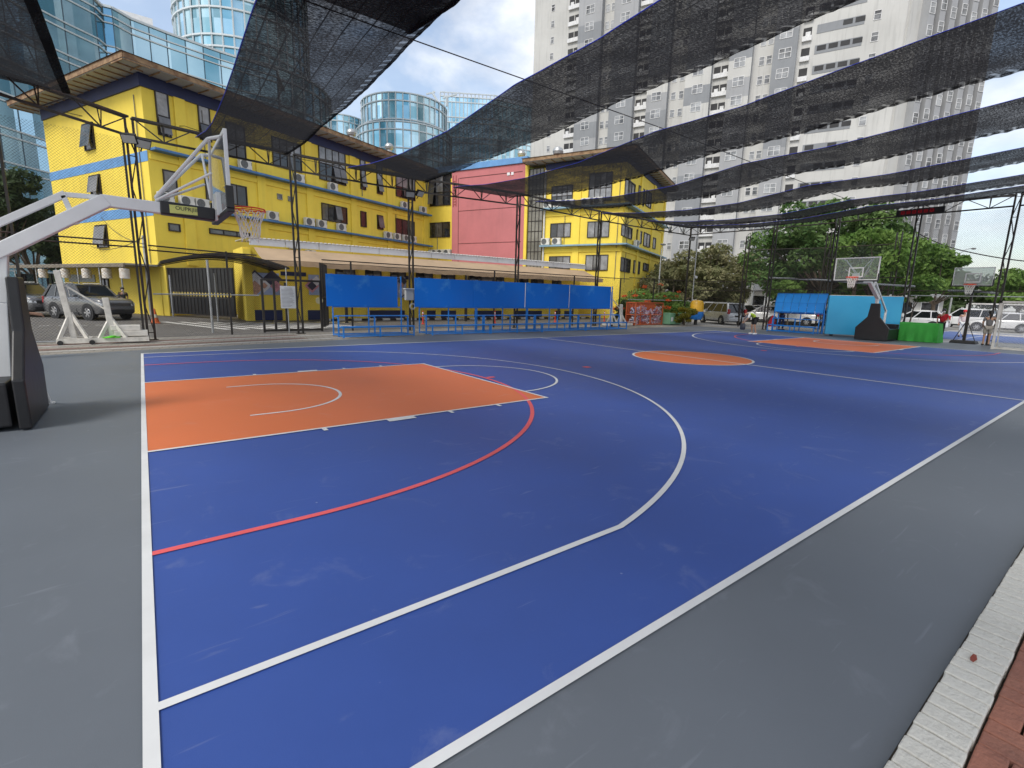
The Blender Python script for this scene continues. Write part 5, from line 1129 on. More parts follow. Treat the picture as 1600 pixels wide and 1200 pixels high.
FZ.box(m1, 0.3, se*0.13, 0, HT, 0, 0.35)
for i in range(nb):
    a = se*0.13+i*se*0.87/nb; b = a+se*0.87/nb; c = a+(b-a)*0.52
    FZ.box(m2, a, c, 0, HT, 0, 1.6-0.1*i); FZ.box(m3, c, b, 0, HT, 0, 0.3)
    for k in range(-3, 26): twin(qw, (a+c)/2, 12.0+3.007*k+0.8*(i % 2), 0.95, 1.45, 1.6-0.1*i, 'narrow', FZ)
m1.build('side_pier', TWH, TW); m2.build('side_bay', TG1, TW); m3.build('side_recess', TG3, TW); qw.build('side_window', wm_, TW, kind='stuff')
# ------------------------------------------------------------------ glass towers
CW1 = m_curtain('blue curtain wall glass', (0.10, 0.27, 0.38), (0.42, 0.62, 0.74), 2.2, 3.75, 0.8); CW2 = m_curtain('teal curtain wall glass', (0.16, 0.36, 0.44), (0.55, 0.75, 0.82), 1.6, 3.0, 0.8)
ALU = mat('pale aluminium', (0.55, 0.6, 0.62), 0.4, 0.06, 0.5); DKM = mat('dark mullion', (0.05, 0.09, 0.12), 0.4)
t = thing('glass_office', 'long curved blue glass office block behind the left eaves of the yellow building', 'building', (-9.5, 82, 0))
pl = [(-22, 66), (-15.5, 74.5), (-9.5, 82), (-7.5, 84.5), (-4.7, 87.2), (-1.6, 89.7), (-0.9, 91.4), (0.2, 91.2), (2.2, 93.0), (6.4, 94.4), (13.5, 96), (22, 97)]
sub = []
for a, b in zip(pl[:-1], pl[1:]):
    L_ = math.hypot(b[0]-a[0], b[1]-a[1]); n_ = max(1, int(L_/2.2))
    for i in range(n_): sub.append((a[0]+(b[0]-a[0])*i/n_, a[1]+(b[1]-a[1])*i/n_))
sub.append(pl[-1]); m = MB(); m.uv = []; s = 0; Zt = 38.9
for i, p in enumerate(sub):
    if i: s += math.hypot(p[0]-sub[i-1][0], p[1]-sub[i-1][1])
    for z in (0, Zt): m.v.append((p[0], p[1], z)); m.uv.append((s, z-0.25))
for i in range(len(sub)-1): m.f.append((2*i, 2*i+2, 2*i+3, 2*i+1)); m.m.append(0)
m.build('glazing', CW1, t)
m = MB(); m.prism([(p[0]*0.995+0.3, p[1]+0.4) for p in sub]+[(30, 118), (-40, 118), (-40, 70)], Zt-0.3, Zt); m.build('roof', CONC, t)
m = MB()
for k in range(10):
    for dz in (0, -0.85):
        z = 37.75-3.75*k+dz; m = MB()
        for a, b in zip(sub[:-1], sub[1:]): m.bar((*a, z), (*b, z), 0.34, 0.16)
        m.build('floor_band', ALU, t)
m = MB()
for a, b in zip(sub[:-1], sub[1:]): m.bar((*a, Zt), (*b, Zt), 0.4, 0.3)
m.build('roof_edge', ALU, t)
m = MB()
for p in sub: m.bar((*p, 0), (*p, Zt-0.2), 0.14, 0.1)
m.build('mullion', DKM, t, kind='stuff')
for a, b in (((0, 97, Zt), (5, 101, Zt+2.4)), ((-6, 96, Zt), (-4, 98, Zt+2.0))): m = MB(); m.bb(a, b); m.build('plant_room', WHT, t)
def round_tower(label, c, r, z1, fl, lower=None, seg=40, cw=None, name='round_tower'):
    t = thing(name, label, 'tower', (*c, 0))
    def drum(r, z0, z1, nm):
        m = MB(); m.uv = []
        for j in range(seg+1):
            a = 2*math.pi*j/seg
            for z in (z0, z1): m.v.append((c[0]+r*math.cos(a), c[1]+r*math.sin(a), z)); m.uv.append((r*a, z-z1+0.02))
        for j in range(seg): m.f.append((2*j, 2*j+2, 2*j+3, 2*j+1)); m.m.append(0)
        m.build(nm, cw or CW2, t)
        m = MB(); z = z1; rings = []
        while z > max(z0, 5): rings += [z, z-fl*0.3]; z -= fl
        for z in rings:
            m = MB(); pts = [(c[0]+(r+0.12)*math.cos(2*math.pi*j/seg), c[1]+(r+0.12)*math.sin(2*math.pi*j/seg), z) for j in range(seg+1)]
            for a, b in zip(pts[:-1], pts[1:]): m.bar(a, b, 0.4, 0.28)
            m.build('floor_band', ALU, t)
        m = MB()
        for j in range(seg):
            a = 2*math.pi*j/seg; p = (c[0]+(r+0.08)*math.cos(a), c[1]+(r+0.08)*math.sin(a)); m.bar((*p, max(z0, 5)), (*p, z1), 0.4, 0.22)
        m.build('fin', ALU, t, kind='stuff')
        m = MB(); m.lathe([(0, z1-0.2), (r, z1-0.2)], (*c, 0), seg); m.build('roof', CONC, t)
    drum(r, 0, z1, 'glazing')
    if lower: drum(lower[0], 0, lower[1], 'podium_glazing')
    return t
p = AT(382, 60, 124); e1, e2 = AT(275, 60, 124), AT(482, 60, 124)
round_tower('rounded glass tower at the top left, seen beside and through the wide shade net', p[:2], float(np.linalg.norm((e1-e2)[:2]))/2, 92, 6.4, (float(np.linalg.norm((e1-e2)[:2]))/2+4, float(AT(480, 158, 124)[2])))
p = AT(632, 153, 158); e1, e2 = AT(566, 190, 158), AT(698, 190, 158); rr_ = float(np.linalg.norm((e1-e2)[:2]))/2
round_tower('round glass tower in the gap of sky above the yellow roof', p[:2], rr_, float(p[2])-3.0, 6.6, (rr_+1.5, float(AT(640, 215, 158)[2])))
p = AT(532, 186, 170); round_tower('small far teal round tower peeping over the yellow roof', p[:2], 7.5, float(p[2])-1, 6.0, None, 28)
t = thing('office_block', 'square pale glass office block right of the round tower', 'building', (0, 0, 0)); p0, p1, p2 = AT(688, 165, 176), AT(772, 149, 176), AT(860, 210, 186)
zt = float(p1[2]); q = [p0[:2], p1[:2], p2[:2], p2[:2]+np.array([-10, 50]), p0[:2]+np.array([-5, 50])]
per = []
for a, b in ((p0, p1), (p1, p2)):
    for i in range(14): per.append(a[:2]+(b[:2]-a[:2])*i/14)
per.append(p2[:2]); m = MB(); m.uv = []; s = 0
for i, p in enumerate(per):
    if i: s += float(np.linalg.norm(p-per[i-1]))
    for z in (0, zt-1.2): m.v.append((*p, z)); m.uv.append((s, z-zt))
for i in range(len(per)-1): m.f.append((2*i, 2*i+2, 2*i+3, 2*i+1)); m.m.append(0)
m.build('glazing', CW2, t); m = MB()
for k in range(9):
    for dz in (0, -1.6):
        m = MB()
        for a, b in zip(per[:-1], per[1:]): m.bar((*a, zt-1.2-6.2*k+dz), (*b, zt-1.2-6.2*k+dz), 0.4, 0.3)
        m.build('floor_band', ALU, t)
m = MB()
for p in per: m.bar((*p, zt-1.2), (*p, zt), 0.3, 0.3); m.bar((*p, 5), (*p, zt-1.2), 0.3, 0.2)
for a, b in zip(per[:-1], per[1:]): m.bar((*a, zt), (*b, zt), 0.3, 0.3)
m.build('roof_railing', ALU, t)
for i, (a, b, c) in enumerate((((676, 145), (690, 163), (666, 147)), ((697, 160), (699, 150), (716, 142)))):
    P_ = [AT(*x, 165) for x in ((690, 170), a, c)] if i == 0 else [AT(*x, 165) for x in ((698, 166), (698, 152), (714, 147))]
    t = thing('window_cradle_arm', ['slanted maintenance arm on the roof behind the round tower', 'bent maintenance arm pointing right on the office roof'][i], 'roof crane', tuple(P_[0]))
    m = MB(); m.bar(P_[0], P_[1], 0.6, 0.6); m.build('mast', ALU, t); m = MB(); m.bar(P_[1], P_[2], 0.4, 0.4); m.bar(P_[1]+np.array([0, 0, 0.3]), P_[1]+(P_[1]-P_[2])*0.4, 0.4, 0.4); m.build('jib', ALU, t)
# ------------------------------------------------------------------ vegetation
def m_leaf(name, c1, c2, tr=0.35):
    return mat(name, c1, 0.6, 0.2, 0.9, col2=c2, transl=tr, spec=0.25, thr=(0.38, 0.62))
LF_G = m_leaf('mid green leaves', (0.05, 0.115, 0.027), (0.17, 0.26, 0.08)); LF_B = m_leaf('bright green leaves', (0.09, 0.18, 0.03), (0.2, 0.31, 0.07)); LF_O = m_leaf('olive brown leaves', (0.13, 0.145, 0.06), (0.29, 0.27, 0.145)); LF_D = m_leaf('dark green leaves', (0.03, 0.055, 0.02), (0.08, 0.115, 0.045))
BARK = mat('grey brown bark', (0.12, 0.09, 0.065), 0.9, 0.25, 3, 0.5, 14)
def leaves(clumps, n, size, seed, flat=0.35):
    g = np.random.default_rng(seed); cl = np.array(clumps, float); vol = (cl[:, 3]*cl[:, 4]*cl[:, 5])**(2/3); idx = g.choice(len(cl), n, p=vol/vol.sum()); c = cl[idx]
    v = g.normal(size=(n, 3)); v /= np.linalg.norm(v, axis=1)[:, None]; r = g.uniform(0.25, 1.0, n)**0.4*g.uniform(0.9, 1.12, n)
    pos = c[:, :3]+v*c[:, 3:6]*r[:, None]
    nrm = v*0.8+g.normal(size=(n, 3))*0.7+np.array([0, 0, 0.6]); nrm /= np.linalg.norm(nrm, axis=1)[:, None]
    t = g.normal(size=(n, 3)); t -= nrm*(t*nrm).sum(1)[:, None]; t /= np.linalg.norm(t, axis=1)[:, None]; b = np.cross(nrm, t)
    s = size*g.uniform(0.6, 1.35, n)[:, None]
    q = np.stack([pos-t*s, pos+b*s*0.42+nrm*s*0.1, pos+t*s, pos-b*s*0.42+nrm*s*0.1], 1).reshape(-1, 3)
    return q, np.arange(4*n).reshape(n, 4)
def leaf_obj(name, q, f, m, parent, **k):
    me = bpy.data.meshes.new(name); me.from_pydata(q.tolist(), [], f.tolist()); me.materials.append(m); o = bpy.data.objects.new(name, me); COL.objects.link(o)
    if parent is not None: M = wm(parent); me.transform(M.inverted()); o.parent = parent; W[o.name] = M
    return props(o, **k)
def crown_clumps(c, rx, ry, rz, n, k, seed, low=-0.55):
    g = np.random.default_rng(seed); out = []
    while len(out) < n:
        v = g.normal(size=3); v /= np.linalg.norm(v)
        if v[2] < low: continue
        f = g.uniform(0.45, 0.92); s = g.uniform(0.6, 1.25)*k
        out.append((c[0]+v[0]*rx*f, c[1]+v[1]*ry*f, c[2]+v[2]*rz*f, s*rx, s*ry, s*rz*0.75))
    return out
def tree(name, label, base, c, rad, n, size, m, seed, nc=26, k=0.30, tr=0.16, cat='tree', group=None, trunk=True, low=-0.6):
    t = thing(name, label, cat, (base[0], base[1], 0), 0, group); cl = crown_clumps(c, *rad, nc, k, seed, low)
    if trunk:
        rn = random.Random(seed); mb = MB(); zc = c[2]-rad[2]*0.5; fork = (base[0]+rn.uniform(-.2, .2), base[1]+rn.uniform(-.2, .2), max(0.6, zc*0.75))
        mb.tube([(base[0], base[1], -0.05), (base[0]*0.5+fork[0]*0.5+0.06, base[1]*0.5+fork[1]*0.5, fork[2]*0.5), fork], [tr*1.25, tr, tr*0.8], 10)
        for q in cl[::2]:
            mid = [fork[i]*0.45+q[i]*0.55+rn.uniform(-.25, .25) for i in range(3)]
            mb.tube([fork, mid, q[:3]], [tr*0.5, tr*0.28, tr*0.1], 6)
        mb.build('trunk', BARK, t, smooth=60)
    q, f = leaves(cl, n, size, seed); leaf_obj('crown', q, f, m, t); return t
def g0(u, D): p = AT(u, 470, D); return (float(p[0]), float(p[1]))
def cz(u, v, D): p = AT(u, v, D); return (float(p[0]), float(p[1]), float(p[2]))
tree('broadleaf_tree', 'big dark green broadleaf tree rising behind the grid-like blue board', g0(1285, 50), cz(1285, 400, 50), (5.8, 5.8, 5.2), 22000, 0.23, LF_G, 11, 64, 0.25, 0.26, low=-0.9)
tree('broadleaf_tree', 'bright green bushy tree behind the far glass backboard', g0(1365, 43), cz(1375, 425, 43), (3.6, 3.6, 3.0), 7500, 0.19, LF_B, 12, 24, 0.28)
tree('broadleaf_tree', 'round green tree between the red display column and the portable hoop', g0(1462, 52), cz(1458, 438, 52), (3.0, 3.0, 2.6), 5500, 0.2, LF_B, 13, 20, 0.27)
tree('broadleaf_tree', 'green tree at the right edge behind the white goal', g0(1596, 62), cz(1597, 452, 62), (3.8, 3.8, 2.2), 5500, 0.2, LF_B, 14, 20, 0.28)
tree('olive_tree', 'olive brown tree in front of the grey tower left of the silver van', g0(1112, 56), cz(1108, 436, 56), (5.6, 5.0, 3.6), 15000, 0.2, LF_O, 15, 46, 0.27, 0.2, low=-0.95)
tree('olive_tree', 'smaller pale olive tree behind the orange flowers', g0(1050, 52), cz(1048, 450, 52), (3.6, 3.4, 2.6), 8000, 0.18, LF_O, 16, 26, 0.3, low=-0.95)
tree('broadleaf_tree', 'dark tree at the left edge seen below the hoop arm', g0(10, 60), cz(2, 345, 60), (4.0, 4.0, 4.6), 7000, 0.26, LF_D, 17, 26, 0.28, 0.22)
tree('broadleaf_tree', 'lower dark tree left of the yellow building behind the car port', g0(62, 66), cz(58, 385, 66), (4.6, 4.6, 4.6), 8000, 0.26, LF_D, 18, 26, 0.28, 0.22)
t = tree('flowering_shrub', 'dense shrub with orange flowers behind the bottle cage', g0(1025, 41), cz(1022, 481, 41), (3.7, 2.2, 1.75), 12000, 0.12, LF_B, 19, 48, 0.28, 0.06, 'shrub', low=-1)
cl = crown_clumps(cz(1022, 480, 40.3), 4.3, 3.0, 1.95, 46, 0.075, 21, -0.3); q, f = leaves(cl, 2000, 0.075, 22); leaf_obj('blossom', q, f, mat('orange petals', (0.65, 0.10, 0.02), 0.6, 0.3, 3, transl=0.3), t)
tree('shrub', 'green shrub left of the bottle cage beside the white stand', g0(982, 38), cz(981, 487, 38), (1.0, 1.0, 1.1), 2500, 0.10, LF_D, 23, 14, 0.36, 0.05, 'shrub')
tree('shrub', 'low plant with yellow leaves beside the yellow and blue bin', g0(1072, 38), cz(1071, 492, 38), (1.2, 0.9, 0.8), 2000, 0.1, m_leaf('yellow green leaves', (0.12, 0.14, 0.02), (0.3, 0.22, 0.02)), 24, 12, 0.36, 0.05, 'shrub')
tree('hedge', 'clipped light green hedge above the grid-like blue board', g0(1235, 45), cz(1236, 452, 45), (2.6, 1.2, 0.75), 3500, 0.11, LF_B, 25, 22, 0.26, 0.05, 'hedge')
tree('hedge', 'light green hedge behind the green cloth table', g0(1425, 44), cz(1420, 462, 44), (2.0, 1.2, 0.8), 2500, 0.11, LF_B, 26, 18, 0.28, 0.05, 'hedge')
q_, f_ = [], []; n0 = 0
for i in range(26):
    az = R(-6+i*1.9); D = 108+12*math.sin(i*2.3); p = (CAM[0]+D*math.cos(az), CAM[1]+D*math.sin(az), 3.2)
    q, f = leaves(crown_clumps(p, 6, 6, 3.6+math.sin(i*5.1), 10, 0.4, 40+i), 900, 0.5, 60+i); q_.append(q); f_.append(f+n0); n0 += len(q)
leaf_obj('distant_trees', np.concatenate(q_), np.concatenate(f_), LF_D, None, kind='stuff', label='distant line of trees beyond the car park', cat='trees')
# spiky pandanus in front of the bright tree
p = cz(1342, 402, 41.5); t = thing('spiky_plant', 'spiky palm-like plant above the far glass backboard', 'plant', (p[0], p[1], 0)); rn = random.Random(9)
m = MB(); m.tube([(p[0], p[1], 0), (p[0]+0.1, p[1], p[2])], [0.14, 0.09], 8); m.build('trunk', BARK, t)
m = MB()
for i in range(150):
    a, e_, l = rn.uniform(0, 6.28), rn.uniform(-0.5, 1.4), rn.uniform(1.1, 1.7); d = Vector((math.cos(a)*math.cos(e_), math.sin(a)*math.cos(e_), math.sin(e_))); s = d.cross(Vector((0, 0, 1))); s = s.normalized()*0.045 if s.length > 1e-3 else Vector((0.04, 0, 0)); o = Vector(p)
    k1 = o+d*l*0.6; k2 = o+d*l+Vector((0, 0, -0.25*l)); m.add([o-s*0.6, o+s*0.6, k1+s, k1-s, k2], [(0, 1, 2, 3), (3, 2, 4)])
m.build('leaf_blades', mat('grey green blades', (0.07, 0.11, 0.045), 0.5, 0.3, 2, transl=0.2), t)

# ------------------------------------------------------------------ vehicles
CGL = mat('car glass', (0.012, 0.014, 0.016), 0.04, 0.2, 2, spec=0.9); CHR = mat('chrome', (0.6, 0.6, 0.6), 0.15, 0.05, 2, metal=1.0); TRIM = mat('black plastic trim', (0.02, 0.02, 0.021), 0.55, 0.15, 6)
LMP = mat('headlight lens', (0.55, 0.57, 0.58), 0.08, 0.1, 6, coat=0.5); TAIL = mat('red tail lamp', (0.35, 0.01, 0.012), 0.12, 0.2, 5, coat=0.5); ALW = mat('alloy wheel', (0.5, 0.5, 0.51), 0.3, 0.05, 4, metal=0.7)
def paint(name, c): return mat(name, c, 0.28, 0.04, 1.0, coat=0.8, metal=0.35 if max(c) < 0.5 else 0.0, dirt=0.04)
GREYP = paint('grey metallic paint', (0.12, 0.12, 0.122)); SILV = paint('silver paint', (0.46, 0.47, 0.48)); BLKP = paint('black car paint', (0.02, 0.02, 0.023)); WHP = paint('white car paint', (0.72, 0.72, 0.72))
TY = {  # length, width, height, belt, hood, windscreen base x, roof front x, roof rear x, rear base x, wheelbase, wheel radius
 'suv': (4.8, 1.86, 1.84, 1.17, 1.17, 0.98, 0.28, -1.75, -2.15, 2.75, 0.385), 'mpv': (4.2, 1.68, 1.70, 1.00, 0.92, 1.12, 0.40, -1.72, -2.0, 2.66, 0.32),
 'sedan': (4.5, 1.72, 1.46, 0.92, 0.86, 0.95, 0.10, -1.05, -1.75, 2.6, 0.31), 'hatch': (4.0, 1.70, 1.50, 0.94, 0.88, 0.95, 0.15, -1.35, -1.85, 2.5, 0.31)}
def make_car(kind, pt, label, name='parked_car'):
    Ln, Wd, H, belt, hood, wb_x, rf, rr, rb, wbs, wr = TY[kind]; h = Wd/2; hl = Ln/2
    t = thing(name, label, 'car', (0, 0, 0), 0, 'parked cars')
    gc = 0.24 if kind == 'suv' else 0.17
    def sec(x, zb, zt, w_, tuck=0.9):
        zt2 = zt-0.05; half = [(w_*0.80, zb), (w_*0.97, zb+0.06), (w_, zb+(zt-zb)*0.45), (w_*0.985, zb+(zt-zb)*0.72), (w_*0.95, zt2), (w_*tuck, zt), (w_*0.45, zt+0.025)]
        return [(x, -y, z) for y, z in half]+[(x, y, z) for y, z in half[::-1]]
    tb = H*0.62 if kind in ('mpv', 'hatch', 'suv') else 0.92
    st = [(-hl, gc+0.18, belt-0.28 if kind != 'sedan' else 0.78, h*0.86), (-hl+0.05, gc+0.08, belt-0.1 if kind != 'sedan' else 0.88, h*0.93), (-hl+0.28, gc+0.03, belt if kind != 'sedan' else 0.93, h*0.985), (rb+0.05 if kind == 'sedan' else -hl+0.6, gc, belt, h), (-0.6, gc, belt, h), (0.4, gc, belt, h), (wb_x, gc, hood+0.03, h), (hl-0.75, gc+0.02, hood-0.04, h*0.985), (hl-0.3, gc+0.06, hood-(0.08 if kind == 'suv' else 0.13), h*0.95), (hl-0.08, gc+0.1, hood-(0.17 if kind == 'suv' else 0.28), h*0.88), (hl, gc+0.18, hood-(0.3 if kind == 'suv' else 0.4), h*0.8)]
    m = MB(); m.loft([sec(*s) for s in st]); body = m.build('body', pt, t, smooth=45, fixn=True)
    tw = h*0.76                                     # cabin: glass volume, painted roof and pillars
    bw = h*0.925
    def ring(x, z, w_): return [(x, -w_, z), (x, w_, z)]
    B = [(wb_x, belt-0.02, bw), (rb, belt-0.02, bw)]; T = [(rf, H-0.07, tw), (rr, H-0.07, tw*0.97)]
    vs = [(wb_x, -bw, belt-0.03), (wb_x, bw, belt-0.03), (rb, bw, belt-0.03), (rb, -bw, belt-0.03), (rf, -tw, H-0.07), (rf, tw, H-0.07), (rr, tw, H-0.07), (rr, -tw, H-0.07)]
    m = MB(); m.add(vs, [(3, 2, 1, 0), (4, 5, 6, 7), (0, 1, 5, 4), (1, 2, 6, 5), (2, 3, 7, 6), (3, 0, 4, 7)]); m.build('window_glass', CGL, t, fixn=True)
    m = MB(); n_ = 6; rg = []
    for i in range(n_+1):
        f = i/n_; x = rf+0.06+(rr-0.1-rf-0.06)*f; zz = H-0.05+0.05*math.sin(math.pi*min(1, f*1.15+0.05)); w_ = tw*(1.0 if 0 < i < n_ else 0.96)
        rg.append([(x, -w_-0.02, H-0.10), (x, -w_*0.93, zz-0.005), (x, -w_*0.4, zz+0.02), (x, w_*0.4, zz+0.02), (x, w_*0.93, zz-0.005), (x, w_+0.02, H-0.10)])
    m.loft(rg); rf_ = m.build('roof', pt, t, smooth=60, fixn=True)
    if kind == 'suv':
        m = MB()
        for s in (-1, 1): m.bar((rf-0.25, s*tw*0.92, H+0.03), (rr+0.25, s*tw*0.92, H+0.03), 0.035, 0.035)
        m.build('roof_rail', CHR, rf_)
    for s in (-1, 1):
        for p_, q_, a_, b_ in (((wb_x, s*(bw+0.004), belt-0.02), (rf, s*(tw+0.006), H-0.07), 0.06, 0.07), ((rb, s*(bw+0.004), belt-0.02), (rr, s*(tw*0.97+0.006), H-0.07), 0.13, 0.09)) + tuple(((wb_x+(rb-wb_x)*fx+0.1, s*(bw+0.004), belt-0.02), (rf+(rr-rf)*fx, s*(tw+0.006), H-0.07), 0.03, 0.06) for fx in (0.36, 0.74)):
            m = MB(); m.bar(p_, q_, a_, b_); m.build('pillar', pt, t)
    m = MB()
    for s in (-1, 1):
        for fx in (0.13, 0.45, 0.76): x = wb_x+(rb-wb_x)*fx; m.bar((x, s*(h+0.0015), gc+0.12), (x, s*(h*0.965), belt-0.05), 0.012, 0.012)
        m.bar((wb_x-0.3, s*(h*0.97), gc+0.08), (rb+0.6, s*(h*0.97), gc+0.08), 0.09, 0.12)
    m.build('door_seam', TRIM, t)
    for s in (-1, 1):
        m = MB(); m.box((wb_x-0.28, s*(bw+0.14), belt+0.06), (0.16, 0.2, 0.14)); m.build('mirror', pt, t, bevel=0.03)
        for fx in (0.38, 0.68): m = MB(); m.box((wb_x+(rb-wb_x)*fx, s*(h+0.008), belt-0.17), (0.17, 0.03, 0.035)); m.build('door_handle', CHR if kind == 'suv' else pt, t)
    for x in (wbs/2+0.06, -wbs/2+0.06):
        for s in (-1, 1):
            m = MB(); m.lathe([(0.0, -0.02), (wr+0.075, -0.02), (wr+0.075, 0.006), (0, 0.006)], (x, s*(h-0.004), wr+0.015), 24, 'y'); m.build('wheel_arch', TRIM, t)
            m = MB(); m.lathe([(wr*0.62, -0.1), (wr*0.9, -0.115), (wr, -0.07), (wr, 0.07), (wr*0.9, 0.115), (wr*0.62, 0.1)], (x, s*(h-0.085), wr), 28, 'y'); wh = m.build('tyre', RUB, t, smooth=50)
            m = MB(); yo = s*(h+0.012); m.lathe([(wr*0.64, -0.012), (wr*0.66, 0.0), (wr*0.60, 0.0), (wr*0.57, -0.012)], (x, yo, wr), 28, 'y')
            for k in range(6):
                a = math.pi*k/3; m.bar((x, yo, wr), (x+wr*0.62*math.cos(a), yo, wr+wr*0.62*math.sin(a)), 0.028, wr*0.2)
            m.lathe([(0, -0.02), (0.06, -0.02), (0.06, 0.02), (0, 0.02)], (x, yo, wr), 12, 'y'); m.build('rim', ALW, wh)
    fx, rx = hl, -hl                                 # lamps, grille, bumpers, plates
    for s in (-1, 1):
        m = MB(); m.add([(hl-0.10, s*h*0.86, hood-0.27), (hl-0.02, s*h*0.62, hood-0.30), (hl-0.0, s*h*0.60, hood-0.42), (hl-0.06, s*h*0.84, hood-0.41), (hl-0.33, s*h*0.965, hood-0.24), (hl-0.30, s*h*0.96, hood-0.33)], [(0, 1, 2, 3), (4, 0, 3, 5)] if s > 0 else [(3, 2, 1, 0), (5, 3, 0, 4)])
        m.v = [(x+0.035, y*1.02, z) for x, y, z in m.v]; m.build('headlight', LMP, t)
        m = MB(); zt = belt+0.12 if kind in ('mpv', 'hatch') else belt-0.10; m.box((-hl+0.09, s*h*0.83, zt-0.1), (0.16, 0.19, 0.36 if kind != 'sedan' else 0.2)); m.build('tail_lamp', TAIL, t, bevel=0.03)
    m = MB(); m.box((hl-0.055, 0, hood-0.36), (0.14, h*1.2, 0.17)); g_ = m.build('grille', TRIM, t, bevel=0.02)
    m = MB()
    for k in range(3): m.box((hl+0.018, 0, hood-0.41+k*0.05), (0.012, h*1.12, 0.014))
    m.build('grille_bar', CHR, g_)
    m = MB(); m.box((hl-0.06, 0, gc+0.22), (0.2, h*1.5, 0.2)); m.build('front_bumper', TRIM if kind == 'suv' else pt, t, bevel=0.04)
    if kind == 'suv':
        for s in (-1, 1): m = MB(); m.bar((hl-0.02, s*h*0.52, gc+0.2), (hl-0.17, s*h*0.84, gc+0.38), 0.06, 0.05); m.bar((hl-0.02, s*h*0.5, gc+0.2), (hl-0.14, s*h*0.8, gc+0.14), 0.05, 0.04); m.build('fog_lamp_trim', CHR, t)
    m = MB(); m.box((-hl+0.04, 0, gc+0.26), (0.2, h*1.72, 0.26)); m.build('rear_bumper', pt, t, bevel=0.04)
    m = MB(); m.box((hl+0.048, 0, gc+0.27), (0.012, 0.43, 0.13)); m.box((-hl-0.02 if kind != 'mpv' else -hl-0.01, 0, gc+0.5), (0.012, 0.43, 0.13)); m.build('number_plate', TRIM, t)
    if kind in ('mpv', 'hatch'): m = MB(); m.add([(-hl+0.05, -h*0.72, belt+0.02), (-hl+0.05, h*0.72, belt+0.02), (rr-0.02, h*0.62, H-0.18), (rr-0.02, -h*0.62, H-0.18)], [(0, 1, 2, 3)]); 
    return t
def put(o, xy, rz): o.location = (xy[0], xy[1], 0); o.rotation_euler = (0, 0, rz)
suv = make_car('suv', GREYP, 'grey sport utility car parked beside the gate, nearer of the two grey cars'); put(suv, (-2.2, 33.5), R(-57))
p = AT(36, 470, 39.5); dup(suv, (p[0], p[1], 0), R(-57), 'second grey sport utility car, half hidden by the nearer one and the hoop')
mpv = make_car('mpv', SILV, 'silver van parked with its tail towards the court behind the corner fence'); p = AT(1128, 490, 43.2); put(mpv, p[:2], R(62))
sed = make_car('sedan', BLKP, 'black saloon car parked behind the bending man'); p = AT(1170, 490, 54); put(sed, p[:2], R(72))
ht = make_car('hatch', WHP, 'white hatchback between the bending man and the grid-like blue board'); p = AT(1193, 490, 50); put(ht, p[:2], R(112))
p = AT(1240, 490, 47); dup(ht, (p[0], p[1], 0), R(100), 'white car seen below the grid-like blue board')
p = AT(1432, 490, 50); dup(ht, (p[0], p[1], 0), R(95), 'white car seen above the green cloth table')
p = AT(1566, 490, 54); dup(ht, (p[0], p[1], 0), R(100), 'white hatchback seen through the near goal')
p = AT(1512, 485, 60); wv = make_car('mpv', WHP, 'white van parked beyond the far goal behind the portable hoop', 'parked_van'); put(wv, p[:2], R(85))
p = AT(1104, 482, 50); dup(mpv, (p[0], p[1], 0), R(80), 'pale van behind the silver van, only its roof and rear showing')
p = AT(1182, 478, 62); dup(sed, (p[0], p[1], 0), R(90), 'dark saloon further back above the bending man')
p = AT(1275, 490, 50); dup(sed, (p[0], p[1], 0), R(80), 'black car below the right end of the grid-like blue board')
p = AT(1592, 480, 64); dup(sed, (p[0], p[1], 0), R(85), 'dark car at the right edge behind the goal')

# ------------------------------------------------------------------ people
SKIN = mat('tan skin', (0.42, 0.235, 0.15), 0.55, 0.08, 6); HAIR = mat('black hair', (0.012, 0.01, 0.009), 0.5, 0.3, 20); EYE = mat('dark eyes', (0.01, 0.01, 0.01), 0.3)
def skin_mesh(name, V, E, Rr, m, parent, root=0, sub=2):
    me = bpy.data.meshes.new('s'); me.from_pydata([tuple(v) for v in V], E, []); o = bpy.data.objects.new('s', me); COL.objects.link(o)
    md = o.modifiers.new('k', 'SKIN'); md.use_smooth_shade = True; md.branch_smoothing = 0.4
    for i, r in enumerate(Rr):
        d = me.skin_vertices[0].data[i]; d.radius = (r, r) if not isinstance(r, tuple) else r; d.use_root = i == root
    ss = o.modifiers.new('u', 'SUBSURF'); ss.levels = sub; ss.render_levels = sub
    dg = bpy.context.evaluated_depsgraph_get(); nm = bpy.data.meshes.new_from_object(o.evaluated_get(dg)); bpy.data.objects.remove(o); nm.name = name
    nm.materials.clear(); nm.materials.append(m); nm.polygons.foreach_set('use_smooth', [True]*len(nm.polygons)); ob = bpy.data.objects.new(name, nm); COL.objects.link(ob); ob.parent = parent; return ob
